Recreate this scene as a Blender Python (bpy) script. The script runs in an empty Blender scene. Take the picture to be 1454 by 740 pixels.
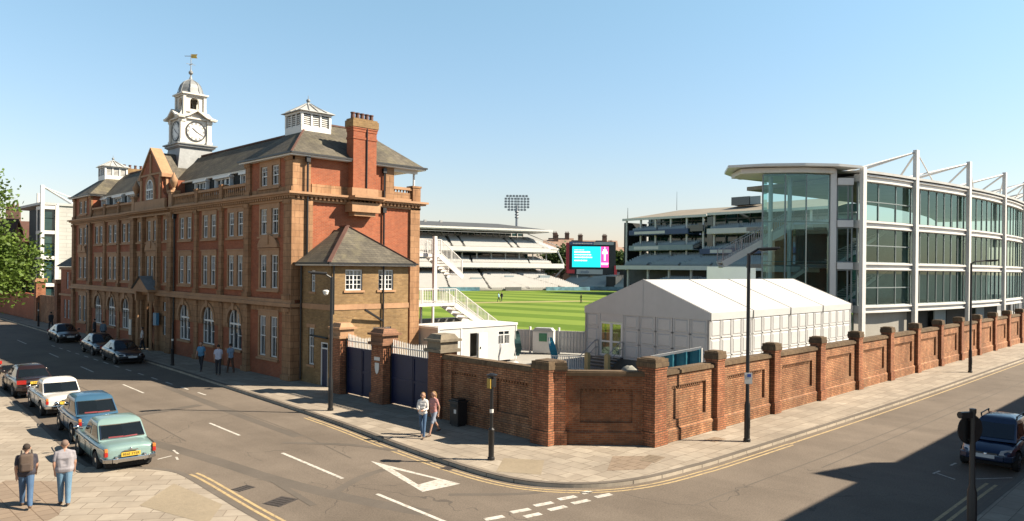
import bpy, bmesh, math, random
import numpy as np
from mathutils import Vector, Matrix
random.seed(7)
S = bpy.context.scene
COL = S.collection
# ------------------------------------------------------------------ camera, sky, sun, exposure
AL = .0104
Rv = Vector((1, -1, 0)).normalized(); Uv = Vector((0, 0, 1)); Fv = Vector((1, 1, 0)).normalized()
cr = Rv*math.cos(AL) + Uv*math.sin(AL); cu = Uv*math.cos(AL) - Rv*math.sin(AL)
cd = bpy.data.cameras.new('camera'); cam = bpy.data.objects.new('camera', cd); COL.objects.link(cam)
cam.matrix_world = Matrix(((cr.x, cu.x, -Fv.x, 0), (cr.y, cu.y, -Fv.y, 0), (cr.z, cu.z, -Fv.z, 6.3), (0, 0, 0, 1)))
cd.sensor_width = 36; cd.lens = 36*1055/1454; cd.shift_y = 11.5/1454; cd.clip_start = .3; cd.clip_end = 6000
S.camera = cam
SUN = Vector((.8, -.9, 1.0)).normalized()
W = bpy.data.worlds.new('World'); S.world = W; W.use_nodes = True
nt = W.node_tree; bg = nt.nodes['Background']
sky = nt.nodes.new('ShaderNodeTexSky'); sky.sky_type = 'NISHITA'; sky.sun_disc = False
sky.sun_elevation = math.asin(SUN.z); sky.sun_rotation = math.atan2(SUN.x, SUN.y)
sky.air_density = 1.5; sky.dust_density = .3; sky.ozone_density = 3.0
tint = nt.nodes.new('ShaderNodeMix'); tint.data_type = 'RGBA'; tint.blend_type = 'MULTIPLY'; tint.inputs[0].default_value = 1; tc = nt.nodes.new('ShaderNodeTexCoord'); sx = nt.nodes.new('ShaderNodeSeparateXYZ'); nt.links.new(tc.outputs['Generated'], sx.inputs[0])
rp = nt.nodes.new('ShaderNodeValToRGB'); nt.links.new(sx.outputs[2], rp.inputs[0])     # deeper blue towards the zenith, darkened to weaken the fill light in shade
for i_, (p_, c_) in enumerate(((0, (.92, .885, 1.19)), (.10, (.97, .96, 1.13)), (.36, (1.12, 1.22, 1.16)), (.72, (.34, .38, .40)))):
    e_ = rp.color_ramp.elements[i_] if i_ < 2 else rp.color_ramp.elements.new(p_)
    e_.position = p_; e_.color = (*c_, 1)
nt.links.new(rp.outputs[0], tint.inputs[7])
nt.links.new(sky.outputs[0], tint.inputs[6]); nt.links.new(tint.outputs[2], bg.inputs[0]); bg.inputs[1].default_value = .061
sl = bpy.data.lights.new('sun', 'SUN'); sl.energy = 5.0; sl.angle = math.radians(.5); sl.color = (1, .885, .72)
so = bpy.data.objects.new('sun', sl); COL.objects.link(so); so.rotation_euler = SUN.to_track_quat('Z', 'Y').to_euler()
so.location = (30, -40, 60)
S.view_settings.view_transform = 'Standard'; S.view_settings.look = 'None'; S.view_settings.gamma = 1
S.view_settings.use_curve_mapping = False; S.view_settings.exposure = 1.35
S.cycles.max_bounces = 8; S.cycles.diffuse_bounces = 1; S.cycles.transparent_max_bounces = 16

# ------------------------------------------------------------------ helpers
def tag(o, label=None, cat=None, group=None, kind=None):
    if label: o['label'] = label
    if cat: o['category'] = cat
    if group: o['group'] = group
    if kind: o['kind'] = kind
    return o
def thing(name, label, cat, loc, group=None, rz=0):
    o = bpy.data.objects.new(name, None); COL.objects.link(o); o.location = loc; o.rotation_euler = (0, 0, rz)
    o.empty_display_size = .3
    return tag(o, label, cat, group)
def under(o, p):
    if p is None: return
    o.parent = p
    if p.type == 'EMPTY' and p.parent is None and not p.get('localframe'):
        o.matrix_parent_inverse = Matrix.Translation(-Vector(p.location))
def copy_tree(o, parent=None):
    c = o.copy(); COL.objects.link(c)
    if parent: c.parent = parent; c.matrix_parent_inverse = o.matrix_parent_inverse.copy()
    for ch in [x for x in bpy.data.objects if x.parent == o]: copy_tree(ch, c)
    return c
def kids(o): return [x for x in bpy.data.objects if x.parent == o]

class MB:
    def __init__(s): s.v = []; s.f = []; s.m = []
    def add(s, vs, fs, m=0):
        b = len(s.v); s.v += [tuple(p) for p in vs]
        for f in fs: s.f.append(tuple(b+i for i in f)); s.m.append(m)
        return s
    def quad(s, a, b, c, d, m=0): return s.add([a, b, c, d], [(0, 1, 2, 3)], m)
    def poly(s, pts, m=0): return s.add(pts, [tuple(range(len(pts)))], m)
    def box(s, x0, x1, y0, y1, z0, z1, m=0):
        return s.add([(x0,y0,z0),(x1,y0,z0),(x1,y1,z0),(x0,y1,z0),(x0,y0,z1),(x1,y0,z1),(x1,y1,z1),(x0,y1,z1)],
                     [(3,2,1,0),(4,5,6,7),(0,1,5,4),(1,2,6,5),(2,3,7,6),(3,0,4,7)], m)
    def frustum(s, x0, x1, y0, y1, z0, X0, X1, Y0, Y1, z1, m=0):
        return s.add([(x0,y0,z0),(x1,y0,z0),(x1,y1,z0),(x0,y1,z0),(X0,Y0,z1),(X1,Y0,z1),(X1,Y1,z1),(X0,Y1,z1)],
                     [(3,2,1,0),(4,5,6,7),(0,1,5,4),(1,2,6,5),(2,3,7,6),(3,0,4,7)], m)
    def prism(s, pts, vec, m=0):
        n = len(pts); v = Vector(vec)
        P = [Vector(p) for p in pts]; Q = [p+v for p in P]
        return s.add(P+Q, [tuple(range(n-1, -1, -1)), tuple(range(n, 2*n))]+[(i, (i+1) % n, n+(i+1) % n, n+i) for i in range(n)], m)
    def bar(s, p, q, w, h, m=0, up=(0, 0, 1)):
        p, q = Vector(p), Vector(q); d = (q-p).normalized(); u = Vector(up)
        if abs(d.dot(u)) > .99: u = Vector((1, 0, 0))
        r = d.cross(u).normalized(); u = r.cross(d)
        c = [r*w/2+u*h/2, -r*w/2+u*h/2, -r*w/2-u*h/2, r*w/2-u*h/2]
        return s.add([p+k for k in c]+[q+k for k in c], [(3,2,1,0),(4,5,6,7),(0,1,5,4),(1,2,6,5),(2,3,7,6),(3,0,4,7)], m)
    def tube(s, p, q, r0, r1=None, n=10, m=0):
        r1 = r0 if r1 is None else r1
        p, q = Vector(p), Vector(q); d = (q-p).normalized(); u = Vector((0, 0, 1)) if abs(d.z) < .95 else Vector((1, 0, 0))
        a = d.cross(u).normalized(); b = d.cross(a)
        R = [(a*math.cos(2*math.pi*i/n)+b*math.sin(2*math.pi*i/n)) for i in range(n)]
        return s.add([p+k*r0 for k in R]+[q+k*r1 for k in R], [tuple(range(n-1,-1,-1)), tuple(range(n, 2*n))]+[(i,(i+1)%n,n+(i+1)%n,n+i) for i in range(n)], m)
    def path(s, pts, r, n=8, m=0):
        for a, b in zip(pts, pts[1:]): s.tube(a, b, r, r, n, m)
        return s
    def lathe(s, prof, c=(0, 0, 0), n=16, m=0, axis='z', rot=0):
        vs = []; fs = []; c = Vector(c)
        for r, z in prof:
            for i in range(n):
                a = 2*math.pi*i/n+rot; x, y = r*math.cos(a), r*math.sin(a)
                vs.append(c+(Vector((x, y, z)) if axis == 'z' else Vector((z, x, y)) if axis == 'x' else Vector((x, z, y))))
        k = len(prof)
        for j in range(k-1):
            for i in range(n): fs.append((j*n+i, j*n+(i+1) % n, (j+1)*n+(i+1) % n, (j+1)*n+i))
        fs.append(tuple(range(n-1, -1, -1))); fs.append(tuple((k-1)*n+i for i in range(n)))
        return s.add(vs, fs, m)
    def ball(s, c, r, m=0, n=12, k=8):
        r = (r, r, r) if not isinstance(r, tuple) else r
        vs = [(c[0], c[1], c[2]-r[2])]; fs = []
        for j in range(1, k):
            t = math.pi*j/k
            for i in range(n):
                a = 2*math.pi*i/n; vs.append((c[0]+r[0]*math.sin(t)*math.cos(a), c[1]+r[1]*math.sin(t)*math.sin(a), c[2]-r[2]*math.cos(t)))
        vs.append((c[0], c[1], c[2]+r[2])); L = len(vs)-1
        for i in range(n):
            fs.append((0, 1+(i+1) % n, 1+i)); fs.append((L, L-n+i, L-n+(i+1) % n))
            for j in range(k-2): fs.append((1+j*n+i, 1+j*n+(i+1) % n, 1+(j+1)*n+(i+1) % n, 1+(j+1)*n+i))
        return s.add(vs, fs, m)
    def mesh(s, name, mats, smooth=None, bevel=0, fix=True, seg=2):
        me = bpy.data.meshes.new(name); me.from_pydata(s.v, [], s.f)
        mats = mats if isinstance(mats, (list, tuple)) else [mats]
        for m in mats: me.materials.append(m)
        me.polygons.foreach_set('material_index', s.m)
        if fix or bevel:
            bm = bmesh.new(); bm.from_mesh(me)
            if bevel:
                bmesh.ops.remove_doubles(bm, verts=bm.verts, dist=1e-5)
                es = [e for e in bm.edges if len(e.link_faces) == 2 and e.calc_face_angle(0) > .45]
                bmesh.ops.bevel(bm, geom=es, offset=bevel, segments=seg, affect='EDGES', profile=.6, clamp_overlap=True)
            if fix: bmesh.ops.recalc_face_normals(bm, faces=bm.faces)
            bm.to_mesh(me); bm.free()
        if smooth:
            me.shade_smooth(); me.set_sharp_from_angle(angle=math.radians(smooth))
        me.update(); return me
    def build(s, name, mats, parent=None, smooth=None, bevel=0, origin=None, fix=True, seg=2):
        if origin:
            s.v = [(x-origin[0], y-origin[1], z-origin[2]) for x, y, z in s.v]
        o = bpy.data.objects.new(name, s.mesh(name, mats, smooth, bevel, fix, seg)); COL.objects.link(o)
        if origin: o.location = origin
        under(o, parent); return o

def place(me, name, parent, loc, rz=0):
    o = bpy.data.objects.new(name, me); COL.objects.link(o); o.location = loc; o.rotation_euler = (0, 0, rz); under(o, parent); return o
def text(s, size, mat, name, M, parent, ext=.004):
    cu_ = bpy.data.curves.new('t', 'FONT'); cu_.body = s; cu_.size = size; cu_.extrude = ext; cu_.align_x = 'CENTER'; cu_.align_y = 'CENTER'
    t = bpy.data.objects.new('t', cu_); COL.objects.link(t)
    dg = bpy.context.evaluated_depsgraph_get(); dg.update()
    me = bpy.data.meshes.new_from_object(t.evaluated_get(dg)); bpy.data.objects.remove(t)
    me.transform(M); me.materials.clear(); me.materials.append(mat)
    o = bpy.data.objects.new(name, me); COL.objects.link(o); under(o, parent); return o
def frame(o, ax, ay):     # matrix with origin o, text x axis ax, y axis ay
    ax = Vector(ax).normalized(); ay = Vector(ay).normalized(); az = ax.cross(ay)
    return Matrix(((ax.x, ay.x, az.x, o[0]), (ax.y, ay.y, az.y, o[1]), (ax.z, ay.z, az.z, o[2]), (0, 0, 0, 1)))

# ------------------------------------------------------------------ materials
def newmat(name):
    m = bpy.data.materials.new(name); m.use_nodes = True; return m, m.node_tree, m.node_tree.nodes['Principled BSDF']
def N(t, k, **kw):
    n = t.nodes.new(k)
    for a, b in kw.items(): setattr(n, a, b)
    return n
def rgba(c): return (c[0], c[1], c[2], 1)
def noise(t, vec, scale, detail=4, rough=.6):
    n = N(t, 'ShaderNodeTexNoise'); n.inputs['Scale'].default_value = scale; n.inputs['Detail'].default_value = detail
    n.inputs['Roughness'].default_value = rough; t.links.new(vec, n.inputs['Vector']); return n.outputs['Fac']
def mixc(t, f, a, b, mode='MIX'):
    n = N(t, 'ShaderNodeMix', data_type='RGBA', blend_type=mode)
    for i, x in ((0, f), (6, a), (7, b)):
        if hasattr(x, 'links') or hasattr(x, 'is_linked'): t.links.new(x, n.inputs[i])
        else: n.inputs[i].default_value = rgba(x) if isinstance(x, (tuple, list)) else x
    return n.outputs[2]
def ramp(t, f, stops):
    n = N(t, 'ShaderNodeValToRGB'); e = n.color_ramp.elements
    e[0].position, e[0].color = stops[0][0], rgba(stops[0][1]); e[1].position, e[1].color = stops[-1][0], rgba(stops[-1][1])
    for p, c in stops[1:-1]:
        k = e.new(p); k.color = rgba(c)
    t.links.new(f, n.inputs[0]); return n.outputs[0]
def math_(t, op, a, b=None):
    n = N(t, 'ShaderNodeMath', operation=op)
    for i, x in enumerate((a, b)):
        if x is None: continue
        if hasattr(x, 'is_linked'): t.links.new(x, n.inputs[i])
        else: n.inputs[i].default_value = x
    return n.outputs[0]
def pos(t): return N(t, 'ShaderNodeNewGeometry').outputs['Position']
def objc(t): return N(t, 'ShaderNodeTexCoord').outputs['Object']
def weather(t, p, col, var, big=.35, small=6.0, k=.76):
    col = mixc(t, 1.0, col, (k, k, k), 'MULTIPLY')
    g = (1-var,)*3; h = (1+var,)*3
    c = mixc(t, 1.0, col, ramp(t, noise(t, p, big, 5), [(.3, g), (.7, h)]), 'MULTIPLY')
    c = mixc(t, 1.0, c, ramp(t, noise(t, p, small, 4), [(.3, (1-var*.6,)*3), (.7, (1+var*.6,)*3)]), 'MULTIPLY')
    return c
def bump(t, h, strength, dist, b):
    n = N(t, 'ShaderNodeBump'); n.inputs['Strength'].default_value = strength; n.inputs['Distance'].default_value = dist
    t.links.new(h, n.inputs['Height']); t.links.new(n.outputs[0], b.inputs['Normal'])
def plain(name, c, rough=.6, var=.08, metal=0, big=.5, small=8, bmp=0, local=False, spec=.5):
    m, t, b = newmat(name); p = objc(t) if local else pos(t)
    rgb = N(t, 'ShaderNodeRGB'); rgb.outputs[0].default_value = rgba(c)
    t.links.new(weather(t, p, rgb.outputs[0], var, big, small), b.inputs['Base Color'])
    b.inputs['Roughness'].default_value = rough; b.inputs['Metallic'].default_value = metal; b.inputs['Specular IOR Level'].default_value = spec
    if bmp: bump(t, noise(t, p, small*3, 3), bmp, .02, b)
    return m
def brick(name, c1, c2, mortar, w=.225, h=.075, ms=.009, mode='wall', var=.18, off=.5, rough=.85, stain=None, zk=1.0, bmp=.5, streak=False):
    m, t, b = newmat(name); p = pos(t); s = N(t, 'ShaderNodeSeparateXYZ'); t.links.new(p, s.inputs[0]); o = s.outputs
    cmb = N(t, 'ShaderNodeCombineXYZ')
    if mode == 'wall': a, z = math_(t, 'ADD', o[0], o[1]), math_(t, 'MULTIPLY', o[2], zk)
    elif mode == 'diag': a, z = math_(t, 'MULTIPLY', math_(t, 'SUBTRACT', o[0], o[1]), .7071), o[2]
    elif mode == 'flat': a, z = o[1], o[0]
    elif mode == 'flatx': a, z = o[0], o[1]
    elif mode == 'skew':
        a = math_(t, 'ADD', math_(t, 'MULTIPLY', o[0], .80), math_(t, 'MULTIPLY', o[1], -.60)); z = math_(t, 'ADD', math_(t, 'MULTIPLY', o[0], .60), math_(t, 'MULTIPLY', o[1], .80))
    t.links.new(a, cmb.inputs[0]); t.links.new(z, cmb.inputs[1])
    bt = N(t, 'ShaderNodeTexBrick'); bt.offset = off; bt.inputs['Scale'].default_value = 1
    bt.inputs['Color1'].default_value = rgba(c1); bt.inputs['Color2'].default_value = rgba(c2); bt.inputs['Mortar'].default_value = rgba(mortar)
    bt.inputs['Mortar Size'].default_value = ms; bt.inputs['Brick Width'].default_value = w; bt.inputs['Row Height'].default_value = h; bt.inputs['Bias'].default_value = 0
    t.links.new(cmb.outputs[0], bt.inputs['Vector'])
    c = weather(t, p, bt.outputs['Color'], var, .45, 3.5)
    if streak:
        mp = N(t, 'ShaderNodeMapping'); mp.inputs['Scale'].default_value = (2.6, 2.6, .32); t.links.new(p, mp.inputs[0])
        c = mixc(t, 1.0, c, ramp(t, noise(t, mp.outputs[0], 1.0, 5, .65), [(.34, (.66, .64, .62)), (.62, (1.06,)*3)]), 'MULTIPLY')
    if stain:
        c = mixc(t, ramp(t, noise(t, p, .8, 6, .7), [(.5, (0, 0, 0)), (.72, (.75,)*3)]), c, stain)
    t.links.new(c, b.inputs['Base Color']); b.inputs['Roughness'].default_value = rough; b.inputs['Specular IOR Level'].default_value = .25
    if bmp: bump(t, math_(t, 'SUBTRACT', 1.0, bt.outputs['Fac']), bmp, .01, b)
    return m
def glass(name, tint, refl=.10, rough=.0):
    m, t, b = newmat(name); t.nodes.remove(b); out = t.nodes['Material Output']
    tr = N(t, 'ShaderNodeBsdfTransparent'); tr.inputs[0].default_value = rgba(tint)
    gl = N(t, 'ShaderNodeBsdfGlossy'); gl.inputs['Roughness'].default_value = rough; gl.inputs[0].default_value = (.68, .95, .90, 1)
    fr = N(t, 'ShaderNodeFresnel'); fr.inputs[0].default_value = 1.5
    f = math_(t, 'MULTIPLY_ADD', fr.outputs[0], .75) if 0 else math_(t, 'ADD', fr.outputs[0], refl); mx = N(t, 'ShaderNodeMixShader')
    t.links.new(f, mx.inputs[0]); t.links.new(tr.outputs[0], mx.inputs[1]); t.links.new(gl.outputs[0], mx.inputs[2]); t.links.new(mx.outputs[0], out.inputs[0]); return m
def paint(name, c, rough=.3, coat=.6):
    m, t, b = newmat(name); p = objc(t)
    rgb = N(t, 'ShaderNodeRGB'); rgb.outputs[0].default_value = rgba(c)
    t.links.new(weather(t, p, rgb.outputs[0], .05, 1.2, 14), b.inputs['Base Color']); b.inputs['Roughness'].default_value = rough
    b.inputs['Coat Weight'].default_value = coat; b.inputs['Coat Roughness'].default_value = .06; return m
def emit(name, c, s):
    m, t, b = newmat(name); b.inputs['Base Color'].default_value = rgba(c); b.inputs['Emission Color'].default_value = rgba(c); b.inputs['Emission Strength'].default_value = s; return m

RED = brick('red_brick', (.41,.115,.05), (.33,.082,.036), (.32,.19,.12), stain=(.20,.07,.04), var=.16)
REDWALL = brick('old_wall_brick', (.50,.245,.12), (.36,.148,.07), (.16,.095,.06), stain=(.20,.12,.07), var=.36, streak=True, ms=.016, h=.085, w=.24)
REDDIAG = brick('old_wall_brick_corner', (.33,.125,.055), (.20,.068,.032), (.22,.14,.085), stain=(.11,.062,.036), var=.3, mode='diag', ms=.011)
PIERB = brick('pier_brick', (.48,.20,.10), (.33,.115,.056), (.15,.09,.055), stain=(.17,.085,.05), var=.3, streak=True, ms=.014, h=.085, w=.24)
YEL = brick('stock_brick', (.32,.20,.085), (.22,.13,.055), (.27,.19,.11), stain=(.16,.10,.045), var=.22, ms=.011)
COPE = brick('coping_brick', (.19,.13,.075), (.13,.085,.05), (.10,.075,.05), w=.075, h=.3, ms=.008, var=.3)
STONE = brick('terracotta_stone', (.43,.245,.13), (.36,.195,.10), (.20,.115,.065), w=.62, h=.36, ms=.012, var=.2, streak=True, stain=(.24,.13,.065), bmp=.3)
STONEP = plain('terracotta_plain', (.42,.235,.122), .8, .18, big=.6, small=5)
SLATE = brick('roof_slate', (.14,.122,.092), (.10,.089,.07), (.04,.036,.03), w=.28, h=.16, ms=.008, var=.28, zk=1.35, rough=.75, stain=(.16,.14,.085))
SLATED = brick('dark_slate', (.045,.05,.05), (.035,.04,.04), (.02,.022,.022), w=.26, h=.17, ms=.008, var=.2)
TILE = plain('ridge_tile', (.125,.058,.042), .8, .2, small=4)
LEAD = plain('lead_sheet', (.26,.27,.27), .55, .2, big=1.2, small=5)
LEADL = plain('pale_lead', (.45,.45,.43), .55, .12)
WHITE = plain('white_paint', (.78,.76,.71), .5, .05)
CREAM = plain('cream_paint', (.74,.69,.60), .6, .08)
WINF = plain('window_paint', (.78,.78,.76), .45, .04)
BLACK = plain('black_iron', (.012,.012,.013), .45, .1)
GLASSD = plain('window_glass', (.022,.028,.034), .04, .3, big=1.1, small=2.5, spec=.7)
NAVY = plain('navy_gate_paint', (.007,.014,.055), .45, .15)
STEELW = plain('white_steel', (.72,.70,.66), .4, .05)
GALV = plain('galvanised_steel', (.36,.38,.40), .4, .12, metal=.6)
DARK = plain('dark_interior', (.03,.035,.036), .8, .2)
CONC = plain('concrete', (.38,.36,.32), .85, .14)
CONCD = plain('dark_concrete', (.13,.13,.125), .85, .15)
TENTW = plain('tent_fabric', (.56,.555,.54), .55, .05, big=.35, small=1.8, bmp=.25)
TENTP = plain('tent_panel', (.58,.57,.555), .45, .05)
TEAL = plain('teal_fabric', (.02,.20,.27), .7, .25, small=3)
SEAT = plain('seat_plastic', (.50,.485,.45), .5, .05)
SEATB = plain('seat_plastic_grey', (.30,.37,.39), .5, .08)
GLASST = glass('stand_glass', (.55,.74,.70), .02)
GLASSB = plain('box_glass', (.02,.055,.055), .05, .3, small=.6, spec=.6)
TGLASS = glass('tower_glass', (.58,.80,.80), .06)
# ------------------------------------------------------------------ the setting
def K(p): return (p[0]*1.019, p[1]*1.019)            # points measured at road level
ZR = -.12
def asphalt():
    m, t, b = newmat('asphalt'); p = pos(t)
    c = ramp(t, noise(t, p, .22, 6, .65), [(.28, (.108,.086,.066)), (.5, (.138,.111,.086)), (.74, (.172,.139,.108))])
    c = mixc(t, 1.0, c, ramp(t, noise(t, p, 24, 4, .8), [(.3, (.66,)*3), (.7, (1.34,)*3)]), 'MULTIPLY')
    sp_ = N(t, 'ShaderNodeMapping'); sp_.inputs['Scale'].default_value = (1.6, .07, 1); t.links.new(p, sp_.inputs[0])
    c = mixc(t, 1.0, c, ramp(t, noise(t, sp_.outputs[0], .55, 3), [(.32, (.92,)*3), (.68, (1.06,)*3)]), 'MULTIPLY')
    c = mixc(t, ramp(t, noise(t, p, 1.1, 5, .7), [(.60, (0, 0, 0)), (.74, (.30,)*3)]), c, (.085,.070,.055))
    v = N(t, 'ShaderNodeTexVoronoi', feature='DISTANCE_TO_EDGE'); v.inputs['Scale'].default_value = .17
    w = N(t, 'ShaderNodeVectorMath', operation='ADD'); nz = N(t, 'ShaderNodeTexNoise'); nz.inputs['Scale'].default_value = .9
    t.links.new(p, nz.inputs['Vector']); t.links.new(p, w.inputs[0]); t.links.new(nz.outputs['Color'], w.inputs[1]); t.links.new(w.outputs[0], v.inputs['Vector'])
    k = math_(t, 'MULTIPLY', math_(t, 'LESS_THAN', v.outputs['Distance'], .0022), math_(t, 'GREATER_THAN', noise(t, p, .25), .5))
    c = mixc(t, math_(t, 'MULTIPLY', k, .45), c, (.03,.028,.026))
    t.links.new(c, b.inputs['Base Color']); b.inputs['Roughness'].default_value = .85; b.inputs['Specular IOR Level'].default_value = .3
    bump(t, noise(t, p, 60, 2), .25, .01, b); return m
ASPH = asphalt()
PATCH = plain('asphalt_patch', (.125,.102,.080), .9, .15, small=20, bmp=.2)
PAVE = brick('paving_slabs', (.42,.36,.285), (.325,.272,.212), (.19,.15,.11), w=.75, h=.55, ms=.013, mode='flat', var=.16, off=.5, stain=(.24,.205,.165), bmp=.2)
PAVEX = brick('paving_slabs_long', (.42,.36,.285), (.325,.272,.212), (.20,.155,.115), w=.75, h=.55, ms=.013, mode='flatx', var=.16, off=.5, stain=(.24,.205,.165), bmp=.2)
PAVES = brick('paving_slabs_small', (.42,.36,.285), (.33,.277,.215), (.20,.155,.115), w=.75, h=.5, ms=.012, mode='skew', var=.12, off=.5, stain=(.25,.205,.155), bmp=.2)
TACT = plain('tactile_paving', (.31,.25,.17), .85, .15, small=9, bmp=.3)
TACTB = brick('tactile_brown', (.31,.235,.17), (.27,.205,.15), (.17,.12,.08), w=.4, h=.4, mode='flat', ms=.012, var=.12)
KERBM = brick('kerb_granite', (.46,.395,.31), (.38,.33,.265), (.16,.135,.11), w=.9, h=9, ms=.018, mode='wall', var=.14, bmp=.2)
def wornpaint(name, c):
    m, t, b = newmat(name); p = pos(t); rgb = N(t, 'ShaderNodeRGB'); rgb.outputs[0].default_value = rgba(c)
    k = weather(t, p, rgb.outputs[0], .12, 1.2, 9); k = mixc(t, ramp(t, noise(t, p, 7, 6, .75), [(.50, (0, 0, 0)), (.66, (.8,)*3)]), k, (.15,.115,.085))
    t.links.new(k, b.inputs['Base Color']); b.inputs['Roughness'].default_value = .75; return m
LINEW = wornpaint('road_paint_white', (.62,.58,.51)); LINEY = wornpaint('road_paint_yellow', (.52,.38,.19))
def grassmat():
    m, t, b = newmat('mown_grass'); p = pos(t); s = N(t, 'ShaderNodeSeparateXYZ'); t.links.new(p, s.inputs[0])
    a = math_(t, 'ADD', math_(t, 'MULTIPLY', s.outputs[0], .989), math_(t, 'MULTIPLY', s.outputs[1], .147))
    a = math_(t, 'ADD', a, math_(t, 'MULTIPLY', noise(t, p, .3), .5))
    f = math_(t, 'GREATER_THAN', math_(t, 'FRACT', math_(t, 'DIVIDE', a, 13.0)), .5)
    c = mixc(t, f, (.115,.19,.018), (.20,.28,.04))
    c = weather(t, p, c, .12, .05, 1.2)
    d = N(t, 'ShaderNodeVectorMath', operation='SUBTRACT'); t.links.new(p, d.inputs[0]); d.inputs[1].default_value = (112, 104, 0)
    t.links.new(c, b.inputs['Base Color']); b.inputs['Roughness'].default_value = .9; b.inputs['Specular IOR Level'].default_value = .15; return m
GRASS = grassmat()

st = lambda o: tag(o, kind='structure')
g = MB(); g.quad((-3000,-3000,-.16), (3000,-3000,-.16), (3000,3000,-.16), (-3000,3000,-.16)); st(g.build('ground', CONCD))
g = MB(); g.poly([(-80,-80,ZR), (180,-80,ZR), (180,15.4,ZR), (20.6,15.4,ZR), (20.6,190,ZR), (-80,190,ZR)]); st(g.build('road', ASPH))
kerb_pts = [K(p) for p in [(20.2,125),(18.7,101),(17.6,62),(17.2,48),(16.6,35),(16.35,30),(16.2,27.3),(16.0,24.7),(15.65,21.5),(15.4,18.2),(15.4,16.3),(15.62,15.1),(16.1,14.2),(16.8,13.5),(17.7,13.0),(18.9,12.68),(20.6,12.5),(23.5,12.35),(39.5,11.98),(64.6,11.85),(150,11.6)]]
def dens(pts, k=4):      # Catmull-Rom smoothing of a polyline
    out = []
    for i in range(len(pts)-1):
        p0 = pts[max(i-1, 0)]; p1 = pts[i]; p2 = pts[i+1]; p3 = pts[min(i+2, len(pts)-1)]
        for j in range(k):
            u = j/k; out.append(tuple(.5*(2*p1[a]+(p2[a]-p0[a])*u+(2*p0[a]-5*p1[a]+4*p2[a]-p3[a])*u*u+(3*p1[a]-p0[a]-3*p2[a]+p3[a])*u**3) for a in (0, 1)))
    return out+[pts[-1]]
def offset(pts, d):
    r = []
    for i, p in enumerate(pts):
        a = Vector(pts[max(i-1, 0)]); b = Vector(pts[min(i+1, len(pts)-1)]); t = (b-a).normalized(); r.append((p[0]-t.y*d, p[1]+t.x*d))
    return r
def strip(mb, A, B, z):
    for i in range(len(A)-1): mb.quad((*A[i], z), (*A[i+1], z), (*B[i+1], z), (*B[i], z))
def kerb(name, pts, d):
    inn = offset(pts, d); m = MB()
    for i in range(len(pts)-1):
        m.quad((*pts[i], ZR), (*pts[i+1], ZR), (*pts[i+1], .006), (*pts[i], .006)); m.quad((*pts[i], .006), (*pts[i+1], .006), (*inn[i+1], .006), (*inn[i], .006))
    st(m.build(name, KERBM)); return inn
KP = dens(kerb_pts)
kin = kerb('kerb', KP, .18)
# pavement sheet between the kerb and the walls, laid as two sheets that meet at the corner
def near(pts, x, y): return min(range(len(pts)), key=lambda i: (pts[i][0]-x)**2+(pts[i][1]-y)**2)
ic = near(kin, 16.4, 14.6)
pv = MB(); L = kin[:ic+1]
for a, b in zip(L, L[1:]): pv.quad((*a, 0), (*b, 0), (22.0, max(b[1], 18.0), 0), (22.0, max(a[1], 18.0), 0))
pv.poly([(*kin[ic], 0), (22.6, 15.6, 0), (22.0, 18.0, 0)])
st(pv.build('pavement', PAVE))
pv = MB(); L = kin[ic:]
pv.poly([(*kin[ic], 0), (*kin[ic+1], 0), (22.6, 15.6, 0)])
for a, b in zip(L[1:], L[2:]): pv.quad((*a, 0), (*b, 0), (max(b[0], 22.6), 15.6, 0), (max(a[0], 22.6), 15.6, 0))
st(pv.build('pavement', PAVEX))
nk = [K(p) for p in [(13.2,140),(9.6,72),(8.05,41),(7.5,32.4),(7.05,25.9),(7.3,25.1),(8.3,23.75),(8.72,22.9),(8.8,21.9),(8.7,19.5),(8.62,17.3),(8.5,10),(8.4,2),(8.4,-20)]]
NK = dens(nk, 3); nin = kerb('kerb', NK, -.18)
pv = MB()
for a, b in zip(nin, nin[1:]): pv.quad((*a, 0), (*b, 0), (-60, b[1], 0), (-60, a[1], 0))
st(pv.build('pavement', PAVES))
rk = [K(p) for p in [(8.6,-6),(9.5,2),(12,4.6),(16,5.1),(22.9,5.13),(31.6,5.0),(60,4.7),(150,4)]]
RK = dens(rk); rin = kerb('kerb', RK, -.18)
pv = MB()
for a, b in zip(rin, rin[1:]): pv.quad((*a, 0), (*b, 0), (b[0], -30, 0), (a[0], -30, 0))
st(pv.build('pavement', PAVEX))
for pts, m in (([(16.0,16.6),(17.3,17.6),(18.1,16.5),(16.75,15.4)], TACT), ([(3.2,23.5),(4.9,25.6),(6.2,24.2),(5.2,21.2),(4.2,20.2)], TACTB), ([(6.9,20.6),(8.3,22.0),(8.5,19.2),(7.6,18.0)], TACT), ([(18.6,14.3),(20.2,15.3),(21.4,14.2),(19.6,13.6)], PATCH if 0 else TACTB)):
    q = MB(); q.poly([(*p, .004) for p in pts]); st(q.build('pavement', m))
q = MB(); q.poly([(20.9,17.8,.0), (22.8,15.9,.0), (150,15.9,.0), (150,150,.0), (20.9,150,.0)]); st(q.build('ground', CONC))
q = MB(); n = 72
q.poly([((146+78*math.cos(2*math.pi*i/n)+72*math.sin(2*math.pi*i/n))*.7071, (146+78*math.cos(2*math.pi*i/n)-72*math.sin(2*math.pi*i/n))*.7071, .05) for i in range(n)])
st(q.build('cricket_field', GRASS))
PITCH = plain('pitch_turf', (.33,.29,.10), .9, .12, small=1)
c0 = Vector((101, 97)); dv = Vector((.9, -.25)).normalized(); pn = Vector((-dv.y, dv.x))
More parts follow.
